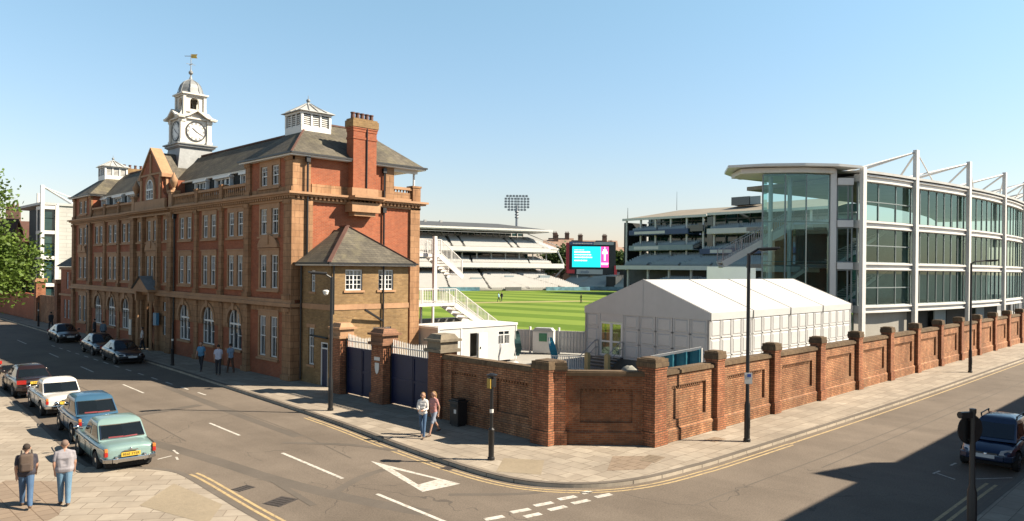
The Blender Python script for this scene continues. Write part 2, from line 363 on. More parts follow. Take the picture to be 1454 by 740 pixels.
q = MB(); q.poly([tuple(c0+dv*a+pn*b)+(.056,) for a, b in ((-14,-2.2),(14,-2.2),(14,2.2),(-14,2.2))]); st(q.build('cricket_field', PITCH))
# ---- road markings
Z1 = ZR+.004
def mark(polys, m, name='road_marking'):
    q = MB()
    for p in polys: q.poly([(*K(a), Z1) for a in p])
    return st(q.build(name, m))
def seg(a, b, w):
    a, b = Vector(a), Vector(b); t = (b-a).normalized(); n = Vector((-t.y, t.x))*w/2
    return [tuple(a+n), tuple(b+n), tuple(b-n), tuple(a-n)]
mark([seg((12.29,23.15),(12.12,19.15),.12), seg((11.99,17.2),(11.88,13.4),.12), seg((12.5,29.5),(12.4,26.6),.1), seg((13.2,42),(13.05,38.5),.1), seg((13.6,51),(13.45,48),.1), seg((14,60),(13.85,57),.1), seg((14.5,72),(14.3,68),.1)], LINEW)
mark([[(13.87,20.3),(13.83,19.05),(14.13,17.16),(14.32,16.36)], [(13.87,20.3),(13.03,16.49),(13.37,17.13),(13.83,19.05)], [(13.03,16.49),(14.32,16.36),(14.13,17.16),(13.37,17.13)]], LINEW)
mark([seg(a, b, .2) for a, b in [((12.73,13.6),(13.26,13.46)),((13.6,13.54),(14.16,13.4)),((14.43,13.5),(15.01,13.36)),((15.31,13.42),(15.88,13.28)),((16.2,13.34),(16.55,13.27)),((12.45,13.2),(12.85,13.1)),((13.6,13.06),(14.1,12.96)),((14.45,13.0),(15.02,12.9)),((15.32,12.93),(15.89,12.82)),((16.21,12.85),(16.76,12.73))]], LINEW)
mark([seg((8.95,25.1),(9.45,25.25),.07), seg((9.7,25.35),(9.78,26.0),.07), seg((9.4,24.6),(9.5,25.0),.07), seg((9.75,28.5),(9.8,29.3),.07)]+[seg((15.2+.03*k,47+2.2*k),(15.23+.03*k,48+2.2*k),.1) for k in range(-5, 9)], LINEW)
mark([seg((26.03,7.04),(25.66,6.43),.07), seg((25.9,7.1),(26.4,7.05),.07), seg((27.4,7.0),(27.9,6.97),.07), seg((26.2,6.0),(27.2,5.25),.06), seg((60,8.3),(64,8.25),.1), seg((70,8.2),(74,8.15),.1)], LINEW)
i0 = near(KP, *K((16.25, 28))); i1 = near(KP, *K((26.2, 12.3)))
yl = MB(); D_ = KP[i0:i1+1]
for o1, o2 in ((-.22,-.30), (-.42,-.50)): strip(yl, offset(D_, o1), offset(D_, o2), Z1)
D_ = KP[i1:]; strip(yl, offset(D_, -.26), offset(D_, -.35), Z1)
D_ = NK[near(NK, *K((8.72, 22.6))):]
for o1, o2 in ((.20,.29), (.40,.49)): strip(yl, offset(D_, o1), offset(D_, o2), Z1)
D_ = RK[:near(RK, *K((25.6, 5.1)))+1]
for o1, o2 in ((.28,.37), (.52,.61)): strip(yl, offset(D_, o1), offset(D_, o2), Z1)
st(yl.build('road_marking', LINEY))
pt = MB()
for zi, (pl, w) in enumerate((([(9.3,30),(10.2,24),(10.6,20.5),(11.2,17.5),(12.0,15.0)], .55), ([(11.0,18.0),(12.6,18.9),(14.0,19.2)], .3), ([(13.4,15.8),(14.9,14.5),(15.6,14.2)], .22), ([(14.6,40),(14.1,31),(13.9,25)], .4), ([(24,9.8),(40,9.6),(60,9.5)], .06), ([(17.5,10.6),(30,10.2),(48,10.0)], .05), ([(14.9,44),(14.5,34),(14.2,26),(13.6,21)], .05), ([(11.5,46),(11.0,34),(10.6,27)], .05), ([(13.0,24.5),(14.6,22.6),(15.3,20.8)], .28), ([(10.8,33),(13.8,33.6)], .5), ([(10.5,20.3),(10.2,17.5)], .2))):
    pl = dens([K(p) for p in pl], 4); strip(pt, offset(pl, w/2), offset(pl, -w/2), ZR+.0008+.0005*zi)
st(pt.build('road', PATCH))
IRON = plain('cast_iron_cover', (.07,.058,.05), .6, .25, small=16, bmp=.5)
def cover(cx, cy, w, h, ang, z, label, name='manhole_cover', mat=None):
    m = MB(); c, s_ = math.cos(ang), math.sin(ang); P = lambda a, b, zz: (cx+a*c-b*s_, cy+a*s_+b*c, zz)
    m.prism([P(-w/2,-h/2,z), P(w/2,-h/2,z), P(w/2,h/2,z), P(-w/2,h/2,z)], (0, 0, .006))
    for i in range(5): m.prism([P(-w/2+w*(i+.25)/5,-h*.42,z+.006), P(-w/2+w*(i+.6)/5,-h*.42,z+.006), P(-w/2+w*(i+.6)/5,h*.42,z+.006), P(-w/2+w*(i+.25)/5,h*.42,z+.006)], (0, 0, .006))
    tag(m.build(name, mat or IRON, origin=(cx, cy, z)), label, 'manhole cover' if 'man' in name else 'drain')
cover(*K((9.54,20.2)), .55, .4, .2, ZR, 'smaller iron cover in the road by the near double yellow lines', mat=IRON)
cover(*K((9.73,18.4)), .75, .6, .35, ZR, 'larger rectangular iron manhole cover in the road beside the near yellow lines')
cover(*K((15.2,17.9)), .5, .4, .1, ZR, 'dark drain grating at the kerb near the short black signal post', 'drain_grate')
cover(20.9, 14.2, .9, .6, .2, 0, 'square inspection cover in the corner pavement', mat=plain('cover_concrete', (.25,.19,.13), .8, .2))
cover(25.0, 14.2, .8, .5, .0, 0, 'pale inspection cover in the pavement between wall and tall lamp post', mat=plain('cover_tan', (.30,.22,.15), .8, .2))
# ------------------------------------------------------------------ window kits (built facing -y, shared meshes)
WK = {}
def window_mesh(w, h, kind, fm):
    k = (round(w, 2), round(h, 2), kind, fm.name)
    if k in WK: return WK[k]
    f = MB(); p = MB(); t = .07; a = w/2
    if kind == 'arch':
        r = a; zs = h-r; n = 14
        f.box(-a, -a+t, 0, .08, 0, zs); f.box(a-t, a, 0, .08, 0, zs); f.box(-a+t, a-t, 0, .08, 0, t)
        for i in range(n):
            A, B = math.pi*i/n, math.pi*(i+1)/n
            P = [(math.cos(x)*rr, 0, zs+math.sin(x)*rr) for x, rr in ((A, r), (B, r), (B, r-t), (A, r-t))]; f.prism(P, (0, .08, 0))
        f.box(-a+t, a-t, -.02, .07, zs-.12, zs)
        for x in (-a*.36, a*.36): f.box(x-.035, x+.035, -.01, .07, t, zs-.12); f.box(x-.025, x+.025, -.01, .06, zs, zs+r*.88)
        f.box(-a+t, -a*.36-.035, 0, .06, zs*.52, zs*.52+.04); f.box(a*.36+.035, a-t, 0, .06, zs*.52, zs*.52+.04)
        P = [(-a, .085, 0), (a, .085, 0)]+[(math.cos(math.pi*i/n)*r, .085, zs+math.sin(math.pi*i/n)*r) for i in range(n+1)]; p.prism(P, (0, .02, 0))
    else:
        f.box(-a, -a+t, 0, .08, 0, h); f.box(a-t, a, 0, .08, 0, h); f.box(-a+t, a-t, 0, .08, 0, t); f.box(-a+t, a-t, 0, .08, h-t, h)
        if kind == 'sash':
            m = h*.5; f.box(-a+t, a-t, -.015, .06, m-.03, m+.03); f.box(-.015, .015, .005, .06, m+.03, h-t); f.box(-a+t, a-t, .005, .06, m+(h-m)*.5-.015, m+(h-m)*.5+.015)
            f.box(-.015, .015, .02, .06, t, m-.03)
        elif kind == 'grid':
            for i in range(1, 4): f.box(-a+t+(w-2*t)*i/4-.018-.02*(i == 2), -a+t+(w-2*t)*i/4+.018+.02*(i == 2), .005, .06, t, h-t)
            for i in range(1, 4): f.box(-a+t, a-t, .008, .058, t+(h-2*t)*i/4-.016, t+(h-2*t)*i/4+.016)
        elif kind == 'triple':
            for i in (1, 2): f.box(-a+w*i/3-.04, -a+w*i/3+.04, -.01, .06, t, h-t)
            f.box(-a+t, a-t, .008, .058, h*.55-.02, h*.55+.02)
        elif kind == 'cross':
            f.box(-.03, .03, -.01, .06, t, h-t); f.box(-a+t, a-t, .003, .058, h*.68-.025, h*.68+.025)
        p.box(-a+.01, a-.01, .085, .1, .01, h-.01)
    WK[k] = (f.mesh('window', fm), p.mesh('pane', GLASSD)); return WK[k]
BLINDS = [plain('window_blind', (.50,.46,.38), .8, .1), plain('window_curtain', (.30,.30,.30), .8, .15)]
def window(parent, c, w, h, kind, face, fm=None, blind=None):      # c = bottom centre on the frame's outer plane
    rz = {'-y': 0, '-x': -math.pi/2, '+y': math.pi, '+x': math.pi/2}[face] if isinstance(face, str) else face
    f, p = window_mesh(w, h, kind, fm or WINF)
    o = place(f, 'window', parent, c, rz); q = place(p, 'pane', o, (0, 0, 0))
    if blind:
        b = MB(); b.box(-w/2+.07, w/2-.07, .075, .084, h*(1-blind), h-.07); place(b.mesh('blind', random.choice(BLINDS)), 'blind', o, (0, 0, 0))
    return o
def wallgrid(mb, P, us, zs, holes, deep, m=0, reveal=None):
    """flat wall patch with real openings; P(u, depth, z) gives the point, holes are (u0,u1,z0,z1,arch?)"""
    U = sorted({us[0], us[1], *[x for h in holes for x in h[:2]]}); Z = sorted({zs[0], zs[1], *[x for h in holes for x in h[2:4]]})
    for i in range(len(U)-1):
        for j in range(len(Z)-1):
            uc, zc = (U[i]+U[i+1])/2, (Z[j]+Z[j+1])/2
            if any(h[0] < uc < h[1] and h[2] < zc < h[3] for h in holes): continue
            mb.quad(P(U[i], 0, Z[j]), P(U[i+1], 0, Z[j]), P(U[i+1], 0, Z[j+1]), P(U[i], 0, Z[j+1]), m)
    r = m if reveal is None else reveal
    for h in holes:
        u0, u1, z0, z1 = h[:4]; arch = len(h) > 4
        zt = z1-(u1-u0)/2 if arch else z1
        mb.quad(P(u0,0,z0), P(u1,0,z0), P(u1,deep,z0), P(u0,deep,z0), r)
        mb.quad(P(u0,0,z0), P(u0,deep,z0), P(u0,deep,zt), P(u0,0,zt), r); mb.quad(P(u1,0,z0), P(u1,deep,z0), P(u1,deep,zt), P(u1,0,zt), r)
        if not arch: mb.quad(P(u0,0,z1), P(u1,0,z1), P(u1,deep,z1), P(u0,deep,z1), r)
        else:
            n = 14; R = (u1-u0)/2; uc = (u0+u1)/2; A = [(uc+R*math.cos(math.pi*k/n), zt+R*math.sin(math.pi*k/n)) for k in range(n+1)]
            for (a, b) in zip(A, A[1:]):
                mb.quad(P(a[0],0,a[1]), P(b[0],0,b[1]), P(b[0],deep,b[1]), P(a[0],deep,a[1]), r)
                mb.quad(P(a[0],0,a[1]), P(b[0],0,b[1]), P(b[0],0,z1), P(a[0],0,z1), m)

# ------------------------------------------------------------------ the red brick building with the clock tower
FX = 20.4
HB = thing('brick_building', 'long red brick and terracotta building with clock tower, arched windows and grey slate roofs', 'building', (24.8, 58, 0))
PX = lambda u, d, z: (FX+d, u, z)
Y0, Y1, Y2, Y3, Y4, Y5 = 37.5, 43.1, 54.4, 62.9, 73.4, 79.0
wins = []     # (centre y, width, z0, z1, kind)
def bay(yc, dy=.62, w=.8):
    for s in (-1, 1): wins.extend([(yc+s*dy, w, 8.13, 9.62, 'sash'), (yc+s*dy, w, 5.04, 6.95, 'sash')])
bays = [44.55, 48.45, 52.4]; lbays = [64.4, 67.85, 71.5]
for y in bays+lbays: bay(y); wins.append((y, 1.8, 1.15, 3.66, 'arch'))
for y in (40.2, 76.2):
    bay(y, .68, .82)
    for s in (-1, 1): wins.extend([(y+s*.68, .82, 10.95, 12.08, 'sash'), (y+s*.68, .82, 1.1, 3.42, 'sash')])
for y in (56.0, 61.4): wins.extend([(y, .7, 8.13, 9.62, 'sash'), (y, .7, 5.04, 6.95, 'sash'), (y, .7, 1.2, 2.6, 'sash'), (y, .7, 2.95, 3.6, 'plain')])
for y in (57.9, 58.75, 59.6): wins.append((y, .68, 5.04, 6.95, 'sash'))
for y in (58.1, 59.4): wins.append((y, .72, 8.13, 9.62, 'sash'))
holes = [(y-w/2, y+w/2, a, b)+((1,) if k == 'arch' else ()) for y, w, a, b, k in wins]
DOOR = (58.05, 59.6, 0, 3.5, 1)
w = MB()
wallgrid(w, PX, (Y0, Y5), (-.05, 10.4), [h for h in holes if h[2] < 10]+[DOOR], .12, 0, 1)
for a, b in ((Y0, Y1), (Y4, Y5)): wallgrid(w, PX, (a, b), (10.4, 12.45), [h for h in holes if h[2] > 10 and a < h[0] < b], .12, 0, 1)
# end walls, back
w.quad((FX,Y0,-.05), (29.0,Y0,-.05), (29.0,Y0,10.4), (FX,Y0,10.4)); w.quad((FX,Y0,10.4), (26.5,Y0,10.4), (26.5,Y0,12.45), (FX,Y0,12.45))
w.quad((FX,Y5,-.05), (29.0,Y5,-.05), (29.0,Y5,12.45), (FX,Y5,12.45)); w.quad((29.0,Y0,-.05), (29.0,Y5,-.05), (29.0,Y5,10.4), (29.0,Y0,10.4))
w.quad((26.5,Y0,10.4), (26.5,Y1,10.4), (26.5,Y1,12.45), (26.5,Y0,12.45)); w.quad((FX,Y1,10.4), (29,Y1,10.4), (29,Y1,12.45), (FX,Y1,12.45)); w.quad((FX,Y4,10.4), (29,Y4,10.4), (29,Y4,12.45), (FX,Y4,12.45))
w.quad((26.5,Y0,10.38), (29,Y0,10.38), (29,Y1,10.38), (26.5,Y1,10.38))
w.build('wall', [RED, STONEP], HB)
random.seed(3)
for y, ww, a, b, k in wins:
    window(HB, (FX+.045, y, a), ww, b-a, k, '-x', blind=random.choice([None, None, .35, .5, .25]) if k == 'sash' else None)
# stonework, by piece
def stone(name, boxes, mat=STONE, bev=0):
    m = MB()
    for b in boxes: m.box(*b)
    return m.build(name, mat, HB)
# ground floor stone facing between springing and band, with arches
fc = MB(); PF = lambda u, d, z: (FX-.06+d, u, z)
for a, b in ((Y1, Y2), (Y3, Y4)):
    hs = [(y-.9, y+.9, 1.9, 3.66, 1) for y in bays+lbays if a < y < b]; wallgrid(fc, PF, (a, b), (2.45, 4.05), [(h[0], h[1], 2.45)+h[3:] for h in hs], .2)
hs = [(y-w_/2, y+w_/2, z0, z1)+((1,) if k == 'arch' else ()) for y, w_, z0, z1, k in wins if Y2 < y < Y3 and z1 < 4]+[DOOR]
wallgrid(fc, PF, (Y2, Y3), (0, 4.05), hs, .2)
fc.build('ground_floor_facing', STONE, HB)
# keystones and arch rims
for y in bays+lbays:
    m = MB(); n = 14
    for i in range(n):
        A, B = math.pi*i/n, math.pi*(i+1)/n
        m.prism([(FX-.13, y+math.cos(t)*r, 2.76+math.sin(t)*r) for t, r in ((A,.92),(B,.92),(B,1.12),(A,1.12))], (.08, 0, 0))
    m.prism([(FX-.2, y-.12, 3.55), (FX-.2, y+.12, 3.55), (FX-.2, y+.18, 4.02), (FX-.2, y-.18, 4.02)], (.2, 0, 0))
    m.build('arch_surround', STONEP, HB)
    stone('window_sill', [(FX-.16, FX+.1, y-1.05, y+1.05, 1.0, 1.15)], STONEP)
# window surrounds
def surround(yc, half, z0, z1, mull, ped=False):
    m = MB(); x0 = FX-.05; wd = .8 if not ped else .82
    m.box(x0, FX+.02, yc-half-.13, yc-half, z0-.12, z1+.3); m.box(x0, FX+.02, yc+half, yc+half+.13, z0-.12, z1+.3)
    m.box(x0, FX+.02, yc-half, yc+half, z1, z1+.3); m.box(FX-.14, FX+.02, yc-half-.2, yc+half+.2, z0-.22, z0-.12)
    m.box(x0, FX+.02, yc-half, yc+half, z0-.12, z0)
    for a, b in mull: m.box(x0, FX+.02, a, b, z0, z1)
    m.box(FX-.1, FX+.02, yc-half-.2, yc+half+.2, z1+.3, z1+.38)
    if ped:
        n = 12
        for r0, x in ((1.2, FX-.16), (1.0, FX-.09)):
            P = [(x, yc+r0*math.cos(math.pi*i/n), z1+.42+r0*.62*math.sin(math.pi*i/n)) for i in range(n+1)]; m.prism(P, (FX+.02-x, 0, 0))
        m.box(FX-.22, FX, yc-.2, yc+.2, z1+.6, z1+1.12)
    m.build('window_surround', STONEP, HB)
for y in bays+lbays:
    for z0, z1 in ((8.13, 9.62), (5.04, 6.95)): surround(y, 1.02, z0, z1, [(y-.22, y+.22)])
for y in (40.2, 76.2):
    for z0, z1, p in ((8.13, 9.62, 0), (5.04, 6.95, 1), (1.1, 3.42, 0), (10.95, 12.08, 0)): surround(y, 1.09, z0, z1, [(y-.27, y+.27)], p)
surround(58.75, 1.19, 5.04, 6.95, [(58.24, 58.41), (59.09, 59.26)], True); surround(58.75, 1.01, 8.13, 9.62, [(58.46, 59.04)])
for y in (56.0, 61.4):
    for z0, z1 in ((8.13, 9.62), (5.04, 6.95)): surround(y, .35, z0, z1, [])
# pilasters and quoins
def pil(y0, y1, z0, z1, px=.16, nm='pilaster'):
    stone(nm, [(FX-px, FX+.01, y0, y1, z0, z1), (FX-px-.06, FX+.012, y0-.06, y1+.06, z1-.22, z1), (FX-px-.07, FX+.012, y0-.07, y1+.07, z0, z0+.3)])
for y in [46.5, 50.4, 66.1, 69.7]: pil(y-.22, y+.22, 4.45, 10.0); pil(y-.26, y+.26, 0, 3.95, .1)
for a, b in ((Y0-.06, 38.2), (42.5, Y1), (Y4, 74.05), (78.4, Y5+.06)):
    pil(a, b, 4.45, 10.0, .2, 'quoin'); pil(a, b, 10.42, 12.4, .12, 'quoin'); pil(a, b, 0, 4.0, .22, 'quoin')
for a, b in ((Y2, 55.2), (57.0, 57.35), (60.15, 60.5), (62.1, Y3)): pil(a, b, 4.45, 10.0, .26); pil(a, b, 0, 4.0, .26)
for a, b in ((38.35, 42.35), (74.2, 78.3)): stone('stone_band', [(FX-.07, FX+.012, a, b, 3.72, 4.02)]); stone('stone_band', [(FX-.05, FX+.012, a, b, 10.42, 10.75)])
# corner returns on the end wall
stone('quoin', [(FX-.195, 21.5, Y0-.2, Y0+.005, 4.45, 10.0), (FX-.115, 21.4, Y0-.12, Y0+.005, 10.42, 12.4), (FX-.215, 21.55, Y0-.22, Y0+.005, 0, 4.0)])
stone('quoin', [(28.35, 29.08, Y0-.14, Y0+.005, 0, 10.0)]); stone('stone_band', [(21.5, 28.35, Y0-.06, Y0+.005, 10.42, 10.95)])
stone('string_course', [(FX-.32, FX+.01, Y0-.34, Y5+.3, 4.05, 4.25), (FX-.22, FX+.01, Y0-.24, Y5+.2, 4.25, 4.45), (FX+.01, 20.75, Y0-.34, Y0+.003, 4.05, 4.25)], STONEP)
# cornice with dentils, around the corner and the chimney breast
def cornice(name, x0, x1, y0, y1):
    m = MB(); 
    for o, z0, z1 in ((.12, 9.95, 10.08), (.36, 10.2, 10.3), (.48, 10.3, 10.44)): m.box(x0-o, x1+o*.0, y0-o, y1, z0, z1)
    return m
m = MB()
for o, z0, z1 in ((.14, 9.93, 10.06), (.38, 10.2, 10.3), (.5, 10.3, 10.42)):
    m.box(FX-o, FX+.02, Y0-o, Y5+o, z0, z1); m.box(FX+.02, 29.0+o, Y0-o, Y0+.02, z0, z1); m.box(23.75-.1, 25.75, Y0-o-.62, Y0-o, z0, z1-.003)
for a, b, px in ((Y2, Y3, .2),):
    for o, z0, z1 in ((.14, 9.93, 10.06), (.38, 10.2, 10.3), (.5, 10.3, 10.42)): m.box(FX-o-px, FX-o, a-.05, b+.05, z0, z1-.003)
m.build('cornice', STONEP, HB)
m = MB()
y = Y0-.2
while y < Y5: m.box(FX-.3, FX, y, y+.13, 10.06, 10.2); y += .27
x = FX+.1
while x < 29: m.box(x, x+.13, Y0-.3, Y0, 10.06, 10.2); x += .27
m.build('dentil_course', STONEP, HB)
# balustrades above the cornice
def baluster_run(p, q, z0, z1, parent, n, nm='balustrade', mat=STONEP):
    p, q = Vector(p), Vector(q); d = (q-p); m = MB()
    m.bar((p.x, p.y, z0+.08), (q.x, q.y, z0+.08), .26, .16); m.bar((p.x, p.y, z1-.08), (q.x, q.y, z1-.08), .28, .16)
    for i in range(n):
        c = p+d*(i+.5)/n; m.lathe([(.05, z0+.16), (.085, z0+.3), (.04, z0+.55), (.06, z1-.2), (.06, z1-.16)], (c.x, c.y, 0), 8)
    return m.build(nm, mat, parent, smooth=40)
for ya, yb in ((Y1+.1, 46.3), (46.7, 50.2), (50.6, Y2+.1), (Y3+.1, 66.0), (66.3, 69.6), (69.9, Y4-.1)):
    baluster_run((FX+.05, ya), (FX+.05, yb), 10.42, 11.3, HB, int((yb-ya)/.27))
for y in (46.5, 50.4, 66.15, 69.75): stone('balustrade_pier', [(FX-.16, FX+.24, y-.2, y+.2, 10.42, 11.34), (FX-.2, FX+.28, y-.25, y+.25, 11.34, 11.44)])
# porch on the end
baluster_run((27.1, Y0+.05), (28.5, Y0+.05), 10.42, 11.28, HB, 6)
stone('balustrade_pier', [(28.5, 29.1, Y0-.16, Y0+.4, 10.42, 11.3), (28.45, 29.15, Y0-.2, Y0+.45, 11.3, 11.42)]); stone('balustrade_pier', [(26.5, 27.1, Y0-.08, Y0+.3, 10.42, 12.4)])
m = MB(); m.tube((28.75, Y0+.1, 11.42), (28.75, Y0+.1, 12.45), .07); m.box(26.5, 28.95, Y0-.02, Y0+.18, 12.2, 12.4); m.build('porch_post', WHITE, HB, smooth=40)
# roofs
def hip(m, x0, x1, y0, y1, z0, rx0, rx1, ry, z1, alongx=True):
    A = [(x0,y0,z0),(x1,y0,z0),(x1,y1,z0),(x0,y1,z0)]
    if alongx: a, b = (rx0, ry, z1), (rx1, ry, z1); m.poly([A[3], A[0], a]); m.quad(A[0], A[1], b, a); m.poly([A[1], A[2], b]); m.quad(A[2], A[3], a, b)
    else: a, b = (ry, rx0, z1), (ry, rx1, z1); m.poly([A[0], A[1], a]); m.quad(A[1], A[2], b, a); m.poly([A[2], A[3], b]); m.quad(A[3], A[0], a, b)
    m.poly([A[3], A[2], A[1], A[0]])
m = MB(); hip(m, 20.02, 29.3, 37.05, 43.45, 12.52, 22.9, 26.6, 40.4, 15.0); r1 = m.build('roof', SLATE, HB)
m = MB(); hip(m, 20.02, 29.3, 73.1, 79.4, 12.52, 22.9, 26.6, 76.3, 15.0); r2 = m.build('roof', SLATE, HB)
m = MB(); m.prism([(21.1, 41, 12.3), (23.7, 41, 14.75), (26.3, 41, 12.3)], (0, 35, 0)); r3 = m.build('roof', SLATE, HB)
for rr, y0, y1 in ((r1, 37.05, 43.45), (r2, 73.1, 79.4)):
    m = MB(); m.box(20.02, 29.3, y0, y1, 12.4, 12.515); m.build('eaves_board', WHITE, rr)
    m = MB()
    m.bar((19.97, y0-.05, 12.53), (19.97, y1+.05, 12.53), .1, .1); m.bar((19.97, y0-.05, 12.53), (23.83, y0-.05, 12.53), .1, .1); m.build('gutter', BLACK, rr); m = MB(); m.bar((25.47, y0-.05, 12.53), (29.35, y0-.05, 12.53), .1, .1); m.build('gutter', BLACK, rr)
m = MB(); m.bar((23.7, 43, 14.77), (23.7, 57.8, 14.77), .2, .1); m.bar((23.7, 60.4, 14.77), (23.7, 74, 14.77), .2, .1); m.build('ridge_tiles', TILE, r3)
m = MB(); m.bar((23, 40.4, 15.02), (26.6, 40.4, 15.02), .2, .1)
m.bar((20.02, 37.05, 12.56), (22.9, 40.4, 15.03), .1, .05); m.build('ridge_tiles', TILE, r1)
m = MB(); m.box(21.2, 26.2, Y1+.02, Y2+.6, 10.4, 12.3); m.box(21.2, 26.2, Y3-.6, Y4-.02, 10.4, 12.3); m.build('attic_wall', SLATED, HB)
for a, b in ((Y1+.02, Y2+.4), (Y3-.4, Y4-.02)): m = MB(); m.box(21.0, 21.22, a, b, 12.2, 12.31); m.build('attic_eaves', CREAM, HB)
for y, ww in ((44.5, 1.3), (47.9, 2.1), (51.4, 1.7), (65.2, 1.7), (68.6, 2.0), (72.2, 1.3)):
    d = MB(); d.box(20.95, 21.195, y-ww/2-.1, y-ww/2, 11.0, 12.17); d.box(20.95, 21.195, y+ww/2, y+ww/2+.1, 11.0, 12.17); d.box(20.85, 21.195, y-ww/2-.2, y+ww/2+.2, 12.02, 12.17)
    dd = d.build('dormer', WINF, HB); window(HB, (21.04, y, 11.0), ww, 1.02, 'triple', '-x')
# lanterns on the pavilion roofs
def lantern(cx, cy, z, rr):
    m = MB(); a = .92; m.box(cx-a-.06, cx+a+.06, cy-a-.06, cy+a+.06, z-.5, z+.12)
    for sx in (-1, 1):
        for sy in (-1, 1): m.box(cx+sx*a-.07, cx+sx*a+.07, cy+sy*a-.07, cy+sy*a+.07, z+.12, z+.95)
    for k in (-.31, .31):
        for s in (-1, 1): m.box(cx+k*a*2/1.9-.05, cx+k*a*2/1.9+.05, cy+s*a-.04, cy+s*a+.04, z+.12, z+.95); m.box(cx+s*a-.04, cx+s*a+.04, cy+k*a-.05, cy+k*a+.05, z+.12, z+.95)
    m.box(cx-a-.08, cx+a+.08, cy-a-.08, cy+a+.08, z+.85, z+.97)
    o = m.build('roof_lantern', WHITE, rr)
    m = MB()
    for i in range(6): m.box(cx-a+.02, cx+a-.02, cy-a+.02, cy+a-.02, z+.15+i*.115, z+.205+i*.115)
    m.build('louvres', WHITE, o); m = MB(); m.box(cx-a+.08, cx+a-.08, cy-a+.08, cy+a-.08, z+.1, z+.9); m.build('lantern_core', DARK, o)
    m = MB(); b = a+.25
    m.lathe([(b*1.414, z+.97), (b*1.414, z+1.0), (b*.95, z+1.2), (b*.5, z+1.42), (.12, z+1.62), (.07, z+1.72)], (cx, cy, 0), 4, rot=math.pi/4)
    for i in range(4):
        for k in (-.5, 0, .5):
            v = [(1, k), (-1, k), (k, 1), (k, -1)][i]; m.bar((cx+v[0]*b, cy+v[1]*b, z+1.02), (cx+v[0]*.15, cy+v[1]*.15*(1 if i > 1 else .3), z+1.64), .05, .05)
    m.build('lantern_roof', LEADL, o); m = MB(); m.ball((cx, cy, z+1.82), .12); m.tube((cx, cy, z+1.7), (cx, cy, z+2.15), .03, .01); m.build('finial', LEAD, o, smooth=40)
lantern(22.9, 40.4, 14.45, HB); lantern(22.9, 76.3, 14.45, HB)
# chimneys
def chimney(x0, x1, y0, y1, z0, z1, n, breast=False):
    m = MB(); m.box(x0, x1, y0, y1, z0, z1-1.2); m.box(x0-.035, x1+.035, y0-.035, y1+.035, z1-1.2, z1-1.08); m.box(x0, x1, y0, y1, z1-1.08, z1-.75); m.box(x0-.03, x1+.03, y0-.03, y1+.03, z1-.75, z1-.6); m.box(x0-.06, x1+.06, y0-.06, y1+.06, z1-.6, z1-.5)
    c = m.build('chimney', RED, HB)
    m = MB(); m.box(x0-.09, x1+.09, y0-.09, y1+.09, z1-.5, z1-.1); m.box(x0-.03, x1+.03, y0-.03, y1+.03, z1-.1, z1); m.build('chimney_cap', YEL, c)
    for i in range(n):
        xx = x0+(x1-x0)*(i+.5)/n; q = MB(); q.lathe([(.13, z1-.02), (.11, z1+.3), (.14, z1+.31), (.14, z1+.38), (.1, z1+.38)], (xx, (y0+y1)/2, 0), 10); q.build('chimney_pot', TILE, c, smooth=40)
    return c
c = chimney(23.85, 25.45, Y0-.58, Y0+.12, 10.42, 14.95, 5)
m = MB(); m.tube((24.75, Y0-.62, 10.6), (24.75, Y0-.62, 14.4), .045, n=6); m.build('cable', BLACK, c)
stone('chimney_corbel', [(23.7, 25.65, Y0-.76, Y0, 9.5, 9.93), (23.95, 25.4, Y0-.6, Y0, 9.28, 9.5), (23.75, 25.55, Y0-.66, Y0-.12, 10.42, 10.9)], STONEP)
chimney(24.0, 26.0, 77.0, 77.9, 12.6, 15.6, 4)
# downpipes
for pts in ([(22.0-.9, Y0-.3, 12.4), (21.1, Y0-.3, 4.6)], [(26.35, Y0-.12, 12.3), (26.35, Y0-.12, 10.5)], [(26.35, Y0-.12, 9.9), (26.35, Y0-.12, .1)], [(FX-.12, Y2-.25, 9.9), (FX-.12, Y2-.25, 0)], [(FX-.12, Y4+.95, 9.9), (FX-.12, Y4+.95, 0)], [(FX-.1, 38.5-.9, 4), (FX-.1, 37.6, 0)]):
    m = MB(); m.path(pts, .06); m.box(pts[0][0]-.12, pts[0][0]+.12, pts[0][1]-.1, pts[0][1]+.1, pts[0][2]-.3, pts[0][2]); m.build('downpipe', BLACK, HB, smooth=40)
# entrance
m = MB(); m.prism([(FX-.85, 57.2, 4.45), (FX-.85, 60.3, 4.45), (FX-.85, 58.75, 5.35)], (.85, 0, 0)); m.box(FX-.9, FX, 57.0, 60.5, 4.3, 4.46)
for y in (57.3, 60.0): m.box(FX-.7, FX, y, y+.3, 3.6, 4.3); m.lathe([(.16, 0), (.13, .2), (.12, 3.4), (.17, 3.6)], (FX-.5, y+.15, 0), 10)
m.build('entrance_pediment', STONEP, HB, smooth=40)
m = MB(); m.quad((FX-.95, 57.0, 4.48), (FX-.95, 58.75, 5.47), (FX, 58.75, 5.47), (FX, 57.0, 4.48)); m.quad((FX-.95, 60.5, 4.48), (FX-.95, 58.75, 5.47), (FX, 58.75, 5.47), (FX, 60.5, 4.48)); m.build('pediment_roof', LEAD, HB)
m = MB(); m.box(FX+.5, FX+.58, 57.9, 59.7, 0, 3.6); m.build('door', plain('door_paint', (.02,.03,.03), .4), HB)
m = MB(); m.box(FX-.1, FX+.004, 60.9-.0, 61.3, 1.0, 1.6); m.build('wall_plaque', plain('plaque_blue', (.20,.34,.42), .5), HB)
m = MB(); m.box(FX-.34, FX-.27, 62.2, 62.7, .8, 2.0); m.build('notice_board', CREAM, HB)
m = MB(); m.box(FX-.5, FX-.3, 56.4, 57.0, 1.9, 2.8); m.build('hanging_sign', plain('sign_blue', (.06,.22,.36), .5), HB)
